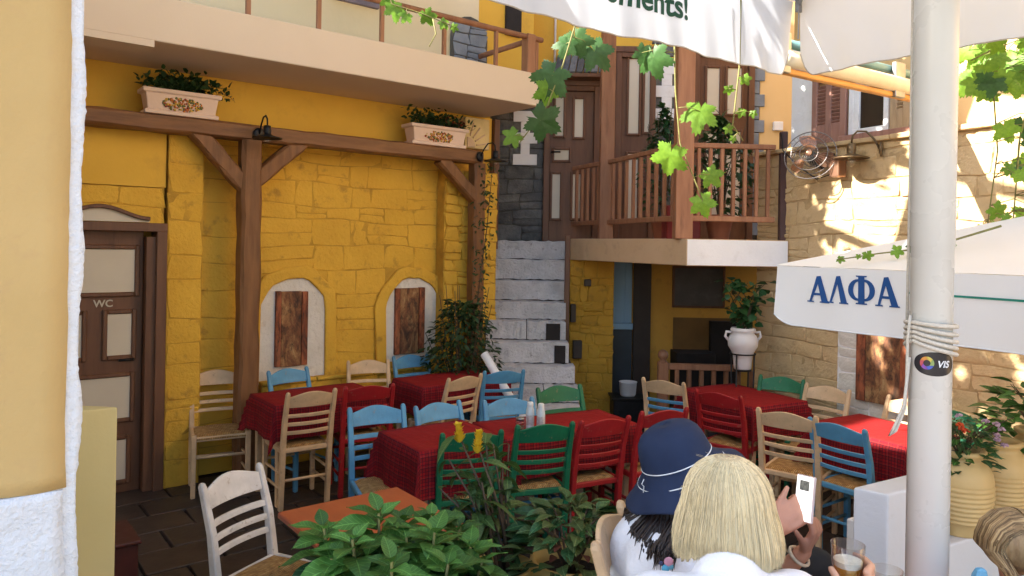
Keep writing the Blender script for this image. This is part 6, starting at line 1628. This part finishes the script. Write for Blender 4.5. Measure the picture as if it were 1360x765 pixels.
vine('dense sunlit grape vine curtain hanging beside the white pole', [[(1350, -60, 3.4), (1335, 60, 3.4), (1320, 130, 3.35), (1325, 200, 3.35), (1310, 310, 3.3)], [(1400, -60, 3.4), (1380, 90, 3.4), (1355, 180, 3.4), (1345, 300, 3.3)], [(1330, 60, 3.4), (1290, 80, 3.4)]], lv)
vine('thin vine shoot with small leaves lying along the printed parasol', [[(1330, 300, 2.85), (1270, 318, 2.95), (1215, 331, 3.0), (1165, 337, 3.05), (1112, 345, 3.1)]],
     [(1115, 344, 3.1, 14, 'v', 60), (1152, 338, 3.05, 18, 'v', 20), (1190, 333, 3.0, 22, 'v', 70), (1212, 328, 2.98, 22, 'd', 20), (1140, 340, 3.05, 10, 'v', 0), (1260, 322, 2.95, 20, 'v', 0)])

# ================================================================= vine pergola overhead (the shoots hang from it)
pg = thing('vine_pergola', 'timber pergola overhead carrying the leafy grape vine', 'pergola', (0, 0, 0)); ZPG = 4.66
def mx(y): return FM.o.x + (y-FM.o.y)*FM.x.x/FM.x.y
def rxw(y): return FR.o.x + (FR.o.y-y)*FR.x.x/-FR.x.y
for y, xa, xb in ((6.05, mx(6.05)+.02, rxw(6.05)+.2), (4.80, mx(4.80)+.02, rxw(4.80)+.2), (3.40, -2.35, rxw(3.40)+.2)):
    mb = MB(); mb.bar((xa, y, ZPG), (xb, y, ZPG), .09, .11); mb.build('beam', M_beam, pg, .008)
for x in (-.9, .1, 1.1, 2.0):
    mb = MB(); mb.bar((x, 3.2, ZPG+.085), (x, 6.3, ZPG+.085), .05, .06); mb.build('purlin', M_beam, pg, .005)
rn = random.Random(88); mb = MB()
def low_leaf(M, s_):
    n_ = 11; rim = []
    for k in range(n_):
        a = 2*math.pi*k/n_; r = s_*.5*(1 if k % 2 else .68); rim.append(M @ Vector((r*math.cos(a), r*math.sin(a), -.1*s_)))
    mb.add([M @ Vector((0, 0, 0))] + rim, [(0, 1+k, 1+(k+1) % n_) for k in range(n_)])
for (x0, x1, y0, y1, n_) in ((-.15, 2.3, 5.0, 6.75, 1800), (-2.4, -1.0, 3.2, 4.5, 420), (-1.35, -.15, 5.50, 6.7, 600), (-.1, 2.2, 2.95, 3.75, 300), (-2.3, -1.15, 4.4, 5.6, 150)):  # unseen leaf areas, shaped to shade the courtyard and leave a sun patch
    for k in range(n_):
        x, y = rn.uniform(x0, x1), rn.uniform(y0, y1)
        if (Vector((x, y, 0))-FM.o).dot(FM.y) > -.1: continue
        M = Matrix.Translation((x+rn.gauss(0, .04), y+rn.gauss(0, .04), ZPG+.12+rn.uniform(-.06, .14))) @ Matrix.Rotation(rn.uniform(-.8, .8), 4, 'X') @ Matrix.Rotation(rn.uniform(-.8, .8), 4, 'Y') @ Matrix.Rotation(rn.uniform(0, 6.28), 4, 'Z')
        low_leaf(M, rn.uniform(.11, .2))
me = bpy.data.meshes.new('vine_canopy'); me.from_pydata(mb.v, [], mb.f); tag(obj('vine_canopy', me, M_vine, pg), kind='stuff')

# ================================================================= people
def blob(name, caps, mat, par, voxel=.007, smooth_it=6, extra=None):
    """one continuous surface grown over overlapping tapered limbs"""
    mb = MB()
    for p0, r0, p1, r1 in caps: mb.capsule(p0, r0, p1, r1, 12)
    if extra: extra(mb)
    o = mb.build(name, mat, par)
    m = o.modifiers.new('surface', 'REMESH'); m.mode = 'VOXEL'; m.voxel_size = voxel; m.use_smooth_shade = True
    s_ = o.modifiers.new('soften', 'SMOOTH'); s_.factor = .5; s_.iterations = smooth_it
    return o
def hand_caps(wrist, knuckle_dir, palm_n, thumb_side, curls, s=1.0, thumb_dir=None, spread=.006):
    """palm plus five fingers: knuckle_dir points from wrist to knuckles, palm_n out of the palm, thumb_side towards the thumb"""
    w_ = Vector(wrist); k = Vector(knuckle_dir).normalized(); n = Vector(palm_n).normalized(); n = (n - k*n.dot(k)).normalized(); t = n.cross(k).normalized()
    if t.dot(Vector(thumb_side)) < 0: t = -t
    caps = []; L = [.070, .078, .072, .056]
    for i in range(4):
        off = t*(.030-.020*i)*s; kn = w_ + k*(.088-.004*abs(i-1))*s + off
        caps.append((w_ + off*.45 + k*.012*s, .014*s, kn, .0105*s))
        a = 0; p = kn; d = k.copy(); d = (d + t*(.5-i/3)*spread*10).normalized()
        for j, (fr, cu) in enumerate(zip((.45, .32, .23), curls[i])):
            d = Matrix.Rotation(R_(cu), 3, t if True else k) @ d if t.cross(d).dot(n) > 0 else Matrix.Rotation(R_(-cu), 3, t) @ d
            q = p + d*L[i]*fr*s; caps.append((p, (.0098-.0012*j)*s, q, (.0090-.0012*j)*s)); p = q
    caps.append((w_ + k*.02*s, .016*s, w_ + k*.07*s, .018*s))
    td = Vector(thumb_dir).normalized() if thumb_dir is not None else (t*.8+k*.7+n*.35).normalized()
    b = w_ + k*.025*s + t*.022*s; m1 = b + (t*.6+k*.6+n*.2).normalized()*.036*s; m2 = m1 + td*.032*s; m3 = m2 + (td+n*.25).normalized()*.024*s
    caps += [(b, .014*s, m1, .0120*s), (m1, .0110*s, m2, .0098*s), (m2, .0098*s, m3, .0080*s)]
    return caps
TZ = .25
# ---- the hat wearer: sits facing right, phone held up in front of her
hd = at_depth(899, 628, 2.25)
w1 = thing('person', 'dark-haired person in a navy hat and white T-shirt holding up a phone', 'person', (.42, 2.25, TZ))
B = Vector((.42, 2.25, TZ)); rel = lambda p: Vector(p) - B
hip = Vector((.45, 2.27, TZ+.50)); chest = Vector((.445, 2.24, TZ+.765)); neck = Vector((.475, 2.25, TZ+.88)); head = Vector((hd.x+.01, 2.25, hd.z-.01))
shR = Vector((.43, 2.09, TZ+.825)); shL = Vector((.48, 2.40, TZ+.82))
wrR = at_depth(1034, 702, 2.14); elR = at_depth(960, 770, 2.08); wrL = at_depth(1067, 733, 2.30); elL = at_depth(1000, 800, 2.42)
haR = (at_depth(1068, 672, 2.18) - wrR).normalized(); ph = at_depth(1069, 662, 2.17)
caps = [(hip, .12, chest, .115), (chest, .10, neck, .06), (neck, .05, head, .055), (head+Vector((0, 0, .01)), .088, head+Vector((.02, 0, -.01)), .085), (head+Vector((.055, 0, -.05)), .05, head+Vector((.075, 0, -.085)), .03),
        (head+Vector((.09, 0, -.01)), .016, head+Vector((.112, 0, -.035)), .013),
        (chest+Vector((0, -.05, .03)), .07, shR, .055), (chest+Vector((0, .05, .03)), .07, shL, .055),
        (shR, .048, elR, .037), (elR, .037, wrR, .024), (shL, .048, elL, .037), (elL, .036, wrL, .025),
        (hip, .11, Vector((.80, 2.16, TZ+.56)), .075), (hip, .11, Vector((.86, 2.36, TZ+.62)), .075), (Vector((.80, 2.16, TZ+.56)), .06, Vector((.80, 2.16, TZ+.06)), .042), (Vector((.86, 2.36, TZ+.62)), .06, Vector((.92, 2.36, TZ+.10)), .042),
        (Vector((.80, 2.16, TZ+.045)), .042, Vector((.95, 2.16, TZ+.035)), .034), (Vector((.92, 2.36, TZ+.07)), .042, Vector((1.07, 2.36, TZ+.035)), .034)]
caps += hand_caps(wrR, (haR.x, haR.y, haR.z), (.35, .9, -.1), (-.6, 0, .8), [(20, 55, 45), (25, 60, 50), (30, 60, 50), (35, 60, 50)], 1.02, (.55, .1, .85))
hL = (at_depth(1086, 702, 2.27) - wrL).normalized()
caps += hand_caps(wrL, hL, (-.5, .5, .6), (-.3, 0, .9), [(35, 70, 55), (40, 75, 55), (45, 75, 55), (50, 75, 55)], 1.02)
caps = [(rel(a), r, rel(b), q) for a, r, b, q in caps]
ear = rel(head) + Vector((-.012, -.088, -.02))
blob('body', caps, M_skin_r, w1, .0058, 4, lambda mb: (mb.ball(ear, .024, 10, 8, (.65, .35, 1.15))))
sh = [(hip, .128, chest, .128), (chest, .115, neck+Vector((-.01, 0, -.085)), .055), (chest+Vector((-.02, -.03, .0)), .10, shR, .056), (chest+Vector((0, .03, .0)), .10, shL, .056), (chest+Vector((-.02, -.02, -.05)), .115, shR+Vector((-.02, .02, -.05)), .062), (shR+Vector((0, 0, -.012)), .050, shR.lerp(elR, .62), .054), (shL, .066, shL.lerp(elL, .6), .06)]
tagp = blob('shirt', [(rel(a), r+.013, rel(b), q+.013) for a, r, b, q in sh], M_shirt, w1, .008, 28)
# printed flower patch on the sleeve
for px, py, c, r in ((888, 746, (.55,.28,.38), .013), (884, 755, (.08,.35,.55), .011), (878, 748, (.05,.06,.14), .006), (891, 753, (.10,.30,.42), .008)):
    q = at_depth(px, py, 1.972); mb = MB(); mb.ball(rel(q), r, 8, 6, (1, .25, 1)); mb.build('shirt_print', surf('print_colour', c, None, 30, .8, 0), w1, smooth=True)
tr_ = [(hip+Vector((0, 0, -.01)), .132, Vector((.80, 2.16, TZ+.56)), .09), (hip+Vector((0, 0, -.01)), .132, Vector((.86, 2.36, TZ+.62)), .09), (Vector((.80, 2.16, TZ+.56)), .085, Vector((.80, 2.16, TZ+.10)), .06), (Vector((.86, 2.36, TZ+.62)), .088, Vector((.92, 2.36, TZ+.14)), .06), (Vector((.86, 2.36, TZ+.62)), .088, Vector((1.0, 2.40, TZ+.66)), .075)]
blob('trousers', [(rel(a), r, rel(b), q) for a, r, b, q in tr_], M_black, w1, .009, 5)
# long dark hair: strands from the crown down the back
rn = random.Random(5); mb = MB(); hc = rel(head)
for k in range(900):
    a = rn.uniform(R_(95), R_(265)) if k < 330 else rn.uniform(R_(75), R_(285)); q = .078+rn.uniform(0, .012)
    p0 = hc + Vector((q*math.cos(a)*.9, q*math.sin(a), -.02+rn.uniform(-.02, .02))); e = hc + Vector(((q+.01)*math.cos(a)-.01, (q+.005)*math.sin(a), -.10)); e2 = hc + Vector((-.085+.06*math.cos(a)+rn.uniform(-.02, .02), .15*math.sin(a)*(.8 if math.sin(a) > 0 else 1.55)+rn.uniform(-.02, .02), -.135+rn.uniform(-.02, .012))); e3 = e2 + Vector((rn.uniform(-.012, .008), rn.uniform(-.01, .01), -rn.uniform(.005, .035)))
    mb.tube([p0, p0.lerp(e, .5)+Vector((-.004, 0, 0)), e, e2, e3], [.0035, .004, .004, .003, .0006], 4)
mb.ball(hc+Vector((-.022, 0, -.03)), .086, 20, 14, (1, 1, 1.05)); tag(mb.build('hair', M_darkhair, w1, smooth=True), kind='stuff')
# bucket hat, tipped back
hat_c = hc + Vector((-.004, 0, .035)); Mh = Matrix.Translation(hat_c) @ Matrix.Rotation(R_(-23), 4, 'Y') @ Matrix.Rotation(R_(3), 4, 'X')
prof = [(.186, -.068), (.182, -.060), (.158, -.041), (.133, -.018), (.113, .004), (.106, .018), (.1025, .046), (.098, .074), (.091, .096), (.077, .115), (.055, .127), (.03, .132), (.001, .133)]
mb = MB(); mb.lathe(prof, 48, capb=False, capt=False); mb.v = [(x*1.06, y*.96, z + (.012*math.sin(2*math.atan2(y, x)+.6) + .006*math.sin(5*math.atan2(y, x)))*(max(0, -z)/.06)) for x, y, z in mb.v]
inner = [(r-.004, z-.002) for r, z in prof[:6]]
hat = mb.build('hat', M_hat, w1, smooth=True); hat.matrix_basis = Mh; so = hat.modifiers.new('thickness', 'SOLIDIFY'); so.thickness = .004; so.offset = -1
for r, z in ((.1300, -.0155), (.1044, .024)):
    mb = MB(); n = 60; mb.tube([(r*1.065*math.cos(2*math.pi*k/n), r*.966*math.sin(2*math.pi*k/n), z) for k in range(n+1)], .0019, 6, cap=False); mb.build('hat_piping', M_band, hat, smooth=True)
mb = MB(); mb.tube([(-.118, -.05, .02), (-.13, -.058, .012), (-.126, -.05, .0), (-.135, -.055, -.015)], .0016, 5); mb.build('hat_cord', M_band, hat, smooth=True)
# phone
phn = thing('phone', 'phone with glowing white screen held up in both hands', 'phone', ph)
zx = (CAM - ph).normalized(); zx = (zx + Vector((-1.5, 0, .15))).normalized(); up = Vector((-.22, 0, 1)); up = (up - zx*up.dot(zx)).normalized(); xx = up.cross(zx)
phn.matrix_basis = Matrix(((xx.x, up.x, zx.x, ph.x), (xx.y, up.y, zx.y, ph.y), (xx.z, up.z, zx.z, ph.z), (0,0,0,1)))
mb = MB(); mb.box(-.033, .033, -.066, .066, -.005, .004); mb.build('case', surf('pale_phone_case', (.62,.50,.48), None, 4, .4, 0), phn, .004, 2)
mb = MB(); mb.box(-.030, .030, -.063, .063, .0041, .0046); scr = mb.build('screen', emit('lit_screen', (1, .95, .93), .34), phn)
mb = MB(); mb.box(-.018, .016, .022, .05, .0047, .0049); mb.build('screen_picture', surf('screen_picture_grey', (.10,.10,.09), (.3,.3,.25), 120, .5, 0), scr)
# bracelet
mb = MB(); n = 24; axis = (wrL-elL).normalized(); u = axis.cross(Vector((0, 0, 1))).normalized(); v_ = axis.cross(u); bc = elL.lerp(wrL, .92)
mb.tube([rel(bc) + (u*math.cos(2*math.pi*k/n)+v_*math.sin(2*math.pi*k/n))*.033 for k in range(n+1)], .0055, 6, cap=False); mb.build('bracelet', surf('pale_bead', (.62,.50,.36), None, 60, .5, .3), w1, smooth=True)
chair('cream', (.40, 2.22), (.90, -.32, 0), 'cream chair under the person in the navy hat', GB, z=TZ)

# ---- the blonde: seen from behind
w2 = thing('person', 'person with a blonde bob in a white T-shirt holding a beer glass', 'person', (.47, 1.5, TZ))
B2_ = Vector((.47, 1.5, TZ)); rl = lambda p: Vector(p)-B2_
hc2 = at_depth(964, 668, 1.65); hip = Vector((.46, 1.40, TZ+.53)); chest = Vector((.46, 1.50, TZ+.86)); neck = Vector((.468, 1.57, TZ+1.0))
sR = Vector((.615, 1.57, TZ+.945)); sL = Vector((.315, 1.55, TZ+.945)); gl = at_depth(1126, 740, 1.80)
wr = at_depth(1140, 806, 1.77); el = Vector((.74, 1.60, TZ+.72)); elL2 = Vector((.26, 1.72, TZ+.70)); wrL2 = Vector((.40, 1.95, TZ+.76))
kR, kL = Vector((.58, 1.86, TZ+.56)), Vector((.36, 1.84, TZ+.56))
caps = [(hip, .12, chest, .105), (chest, .095, neck, .062), (neck, .05, hc2+Vector((0, 0, -.06)), .05), (hc2+Vector((0, -.005, .015)), .092, hc2+Vector((0, .02, 0)), .088), (hc2+Vector((0, .06, -.06)), .045, hc2+Vector((0, .08, -.08)), .03), (hc2+Vector((0, .10, -.01)), .014, hc2+Vector((0, .118, -.035)), .012),
        (chest+Vector((.04, 0, .07)), .06, sR, .05), (chest+Vector((-.04, 0, .07)), .06, sL, .05), (sR, .046, el, .036), (el, .036, wr, .024), (sL, .046, elL2, .036), (elL2, .036, wrL2, .024),
        (hip, .11, kR, .07), (hip, .11, kL, .07), (kR, .058, Vector((.58, 1.80, TZ+.06)), .04), (kL, .058, Vector((.36, 1.80, TZ+.06)), .04), (Vector((.58, 1.80, TZ+.042)), .04, Vector((.59, 1.95, TZ+.035)), .033), (Vector((.36, 1.80, TZ+.042)), .04, Vector((.35, 1.95, TZ+.035)), .033)]
caps += hand_caps(wrL2, (.6, .7, .0), (0, 0, -1), (.7, -.6, 0), [(10, 20, 15)]*4, .95)
# right hand round the glass: palm on the near right side, thumb left, fingers wrap right
gc = at_depth(1126, 757, 1.80); hk = Vector((gc.x+.022, gc.y-.030, gc.z-.005)) - wr
caps += [(wr, .023, Vector((gc.x+.018, gc.y-.052, gc.z-.04)), .027), (Vector((gc.x+.018, gc.y-.052, gc.z-.04)), .024, Vector((gc.x+.030, gc.y-.047, gc.z-.012)), .018)]
for i, zf in enumerate((.014, -.006, -.026, -.044)):
    R0 = .052; a0_ = -62; pts = []
    for a_ in (a0_, a0_+42, a0_+80, a0_+112):
        pts.append(Vector((gc.x + R0*math.cos(R_(a_)), gc.y + R0*math.sin(R_(a_)), gc.z + zf + .008*(a_-a0_)/100)))
    for j in range(3): caps.append((pts[j], .0104-.0012*j, pts[j+1], .0094-.0012*j))
tp = [Vector((gc.x+.005, gc.y-.058, gc.z-.035)), Vector((gc.x-.024, gc.y-.056, gc.z-.022)), Vector((gc.x-.044, gc.y-.040, gc.z-.004)), Vector((gc.x-.050, gc.y-.022, gc.z+.012))]
for j in range(3): caps.append((tp[j], .0130-.0015*j, tp[j+1], .0115-.0015*j))
blob('body', [(rl(a), r, rl(b), q) for a, r, b, q in caps], M_skin, w2, .0052, 3)
sh = [(hip, .128, chest, .120), (chest, .110, neck+Vector((0, -.012, .0)), .066), (chest+Vector((.04, 0, .085)), .075, sR, .064), (chest+Vector((-.04, 0, .085)), .075, sL, .064), (sR, .062, sR.lerp(el, .45), .056), (sL, .062, sL.lerp(elL2, .45), .056)]
blob('shirt', [(rl(a), r+.010, rl(b), q+.010) for a, r, b, q in sh], M_shirt, w2, .007, 22)
blob('trousers', [(rl(a), r, rl(b), q) for a, r, b, q in ((hip, .13, kR, .085), (hip, .13, kL, .085), (kR, .08, Vector((.58, 1.80, TZ+.1)), .055), (kL, .08, Vector((.36, 1.80, TZ+.1)), .055))], surf('blue_denim', (.06,.09,.17), None, 9, .8, .2), w2, .009, 5)
# bob: a shell of hair with strands over it
rn = random.Random(9); NT_, NV = 160, 34; mb = MB(); hcr = rl(hc2)
top_z = rl(at_depth(964, 605, 1.65)).z; bot_z = rl(at_depth(964, 752, 1.55)).z
def bob(th, v):
    """th: angle round the head (0 = right, 90 = front), v: 0 at the parting, 1 at the hem"""
    front = max(0, math.sin(th)); b_z = bot_z + .012*math.sin(3*th+1) + .05*front
    a = v*1.9
    if a < math.pi/2*.82: r = .094*math.sin(a/.82)**.85; z = top_z - .105*(1-math.cos(a/.82))
    else:
        t = (a-math.pi/2*.82)/(1.9-math.pi/2*.82); r = .094 + .019*math.sin(t*math.pi*.55); z = (top_z-.105) + (b_z-(top_z-.105))*t
    x = r*math.cos(th)*1.03; y = r*math.sin(th)*1.0 - .004
    return Vector((hcr.x + x + .004*v, hcr.y + y, z))
ridge = [sum(rn.uniform(-1, 1)*math.sin(f*k*2*math.pi/NT_+p) for f, p in ((9, 1.0), (17, 2.2), (31, .4))) for k in range(NT_)]
for j in range(NV+1):
    v = j/NV
    for i in range(NT_):
        th = 2*math.pi*i/NT_; p = bob(th, max(v, .012)); c = Vector((hcr.x, hcr.y, p.z)); o_ = (p-c); amp = .0013*ridge[i]*min(1, v*2.2)
        if o_.length > 1e-6: p = p + o_.normalized()*amp
        if j == NV: p.z += rn.uniform(-.006, .008) + .006*math.sin(th*7)
        mb.uv[len(mb.v)] = (i/NT_, v); mb.v.append(tuple(p))
for j in range(NV):
    for i in range(NT_):
        i2 = (i+1) % NT_; mb.f.append((j*NT_+i, j*NT_+i2, (j+1)*NT_+i2, (j+1)*NT_+i)); mb.m.append(0)
hair = mb.build('hair', M_blonde, w2, smooth=True)
sm = hair.modifiers.new('thickness', 'SOLIDIFY'); sm.thickness = .006; sm.offset = -1
mb = MB(); mb2 = MB(); mb3 = MB()
for k in range(2600):
    th = rn.uniform(-math.pi*1.06, math.pi*.06) if k < 1450 else rn.uniform(0, 6.28); out = .0008+rn.random()**2*.004; v0 = rn.choice([.02, .05, .1, .2, .35]); v1 = rn.uniform(.93, 1.015); dth = rn.uniform(-.05, .05); ph_ = rn.uniform(0, 6)
    pts = []
    for q in range(9):
        v = v0+(v1-v0)*q/8; t_ = th+dth*q/8+.012*math.sin(ph_+v*5); p = bob(t_, v); c = Vector((hcr.x, hcr.y, p.z)); n_ = (p-c); n_ = n_.normalized() if n_.length > 1e-5 else Vector((0, 0, 1)); pts.append(p + n_*out*(.4+v))
    (mb, mb, mb2, mb3)[rn.randrange(4)].tube(pts, [.0002]+[.00045]*7+[.0001], 3, cap=False)
for k in range(80):                                  # fly-away hairs
    th = rn.uniform(0, 6.28); vv = rn.uniform(.15, .9); p = bob(th, vv); o_ = Vector((math.cos(th), math.sin(th), .5-vv)); mb3.tube([p, p+o_*.006, p+o_*.010+Vector((rn.uniform(-.015, .015), 0, -.03*vv+.012*(1-vv)))], .0003, 3, cap=False)
for m_, c_ in ((mb, M_blonde_strand), (mb2, surf('pale_strand', (.75,.65,.43), None, 6, .4, 0)), (mb3, surf('deep_blonde_strand', (.58,.475,.29), None, 6, .5, 0))): tag(m_.build('hair_strands', c_, w2, smooth=True), kind='stuff')  # strands differ in their own blonde tone, some darker
chair('white', (.46, 1.255), (0, 1, 0), 'white chair under the blonde person', GB, z=TZ)
# beer glass in her hand, second glass, table
def tumbler(p, label, fill, grp='glasses on the near table', s=1.0):
    t = thing('glass', label, 'glass', p, 0, grp); r0_, r1_, h = .030*s, .0395*s, .125*s
    mb = MB(); mb.lathe([(r0_*.9, 0), (r0_, .004), (r1_, h), (r1_-.0022, h), (r0_-.003, .012), (.001, .010)], 36, capb=True, capt=False); mb.build('glass_wall', M_glass, t, smooth=True)
    f = lambda z: r0_+(r1_-r0_)*z/h - .0035
    mb = MB(); mb.lathe([(f(.013), .013), (f(fill), fill)], 32); mb.build('beer', M_beer, t, smooth=False)
    mb = MB(); mb.lathe([(f(fill), fill+.0003), (f(fill+.014), fill+.014)], 32); mb.build('foam', M_foam, t)
    return t
tumbler(Vector((gl.x, gl.y, at_depth(1126, 722, 1.80).z - .125)), 'beer glass held in the hand of the blonde', .072)
ztb = TZ+.75; g2 = on_z(1178, 757, ztb+.125); tumbler(Vector((g2.x, g2.y, ztb+.0015)), 'second glass on the near table below the white parapet', .05)
tbl = thing('near_table', 'wooden table in front of the blonde with glasses', 'table', (.90, 1.86, TZ))
mb = MB(); mb.box(-.30, .36, -.28, .28, .72, .75); mb.build('table_top', M_tabletop, tbl, .006)
for sx in (-.26, .32):
    for sy in (-.24, .24): mb = MB(); mb.bar((sx, sy, 0), (sx, sy, .719), .04, .04); mb.build('leg', CH['blue'], tbl, .004)

# ---- the child at the right edge
kc = at_depth(1353, 722, 2.15); w3 = thing('person', 'child with dark blonde braided hair in a pink top', 'person', (kc.x, kc.y, TZ))
z0 = kc.z - TZ
caps = [((0, 0, .50), .095, (0, 0, z0-.25), .085), ((0, 0, z0-.25), .08, (0, .01, z0-.13), .042), ((0, .01, z0-.13), .038, (0, .02, z0-.05), .045), ((0, .02, z0), .082, (0, .03, z0), .080), ((0, .07, z0-.05), .04, (0, .085, z0-.06), .03),
        ((-.04, 0, z0-.19), .05, (-.115, 0, z0-.205), .042), ((.04, 0, z0-.19), .05, (.115, 0, z0-.205), .042), ((-.118, 0, z0-.21), .038, (-.15, .06, z0-.38), .029), ((-.15, .06, z0-.38), .028, (-.10, .24, z0-.37), .019), ((.118, 0, z0-.21), .038, (.15, .06, z0-.38), .029), ((.15, .06, z0-.38), .028, (.10, .24, z0-.37), .019),
        ((-.05, 0, .52), .08, (-.07, .30, .50), .055), ((.05, 0, .52), .08, (.07, .30, .50), .055), ((-.07, .30, .50), .048, (-.07, .30, .07), .034), ((.07, .30, .50), .048, (.07, .30, .07), .034), ((-.07, .30, .04), .035, (-.07, .41, .035), .028), ((.07, .30, .04), .035, (.07, .41, .035), .028)]
for sg in (-1, 1): caps += hand_caps((sg*.10, .24, z0-.37), (-sg*.3, .9, 0), (0, 0, -1), (-sg, 0, 0), [(15, 25, 20)]*4, .72)
blob('body', caps, M_skin_r, w3, .0062, 4)
blob('top', [((0, 0, .50), .103, (0, 0, z0-.27), .093), ((0, 0, z0-.29), .09, (0, 0, z0-.215), .075), ((-.05, 0, z0-.205), .045, (-.075, 0, z0-.195), .040), ((.05, 0, z0-.205), .045, (.075, 0, z0-.195), .040)], M_pink, w3, .007, 4)
blob('shorts', [((-.03, 0, .52), .092, (-.06, .22, .505), .075), ((.03, 0, .52), .092, (.06, .22, .505), .075)], M_pink, w3, .008, 4)
rn = random.Random(19); mb = MB(); hcK = Vector((0, .015, z0))
mbl, mbd = MB(), MB()
for k in range(1100):
    a = rn.uniform(0, 6.28); sx = 1 if math.cos(a) > 0 else -1; y0 = rn.uniform(-.078, .070); dr = rn.uniform(-.004, .012); pts = []
    for q in (.02, .3, .6, .85, 1.0):
        r = .092+dr*q+rn.uniform(-.001, .001); yy = y0*(1-.25*q); rr = math.sqrt(max(r*r-yy*yy, 1e-5)); t_ = q*1.7; pts.append(hcK + Vector((sx*rr*math.sin(t_), yy, rr*math.cos(t_)*1.03)))
    if sx < 0 or y0 < -.02:
        tgt = Vector((-.055+rn.uniform(-.012, .012), -.075+rn.uniform(-.012, .012), z0-.085)); pts.append(pts[-1].lerp(tgt, .55)+Vector((0, -.012, 0))); pts.append(tgt)
    (mb, mb, mbl, mbd)[k % 4].tube(pts, [.0015]+[.0024]*(len(pts)-2)+[.0015], 4, cap=False)
for m_, c_ in ((mbl, (.55,.38,.19)), (mbd, (.15,.09,.04))): tag(m_.build('hair_strands', surf('child_hair_tone', c_, None, 20, .45, 0), w3, smooth=True), kind='stuff')
mb.ball(hcK, .090, 18, 12); tag(mb.build('hair', M_darkblonde, w3, smooth=True), kind='stuff')
mb = MB()
for s_ in range(3):
    pts = []; rad = []
    for k in range(41):
        t_ = k/40; ph_ = t_*16+s_*2.094; pts.append((-.055+.012*math.sin(ph_)-.012*t_, -.085+.007*math.sin(2*ph_), z0-.075-.20*t_)); rad.append(.0125*(1-.45*t_))
    mb.tube(pts, rad, 8)
mb.build('braid', M_darkblonde, w3, smooth=True)
mb = MB(); n = 20; mb.tube([(.0+.075*math.cos(2*math.pi*k/n), .01+.065*math.sin(2*math.pi*k/n), z0-.148+.012*math.sin(2*math.pi*k/n)) for k in range(n+1)], .002, 5, cap=False); mb.build('necklace', surf('dark_red_cord', (.25,.03,.05), None, 5, .6, 0), w3, smooth=True)
chair('blue', (1.42, 2.02), (.02, 1, 0), 'blue chair under the child at the white ledge', GB, z=TZ)
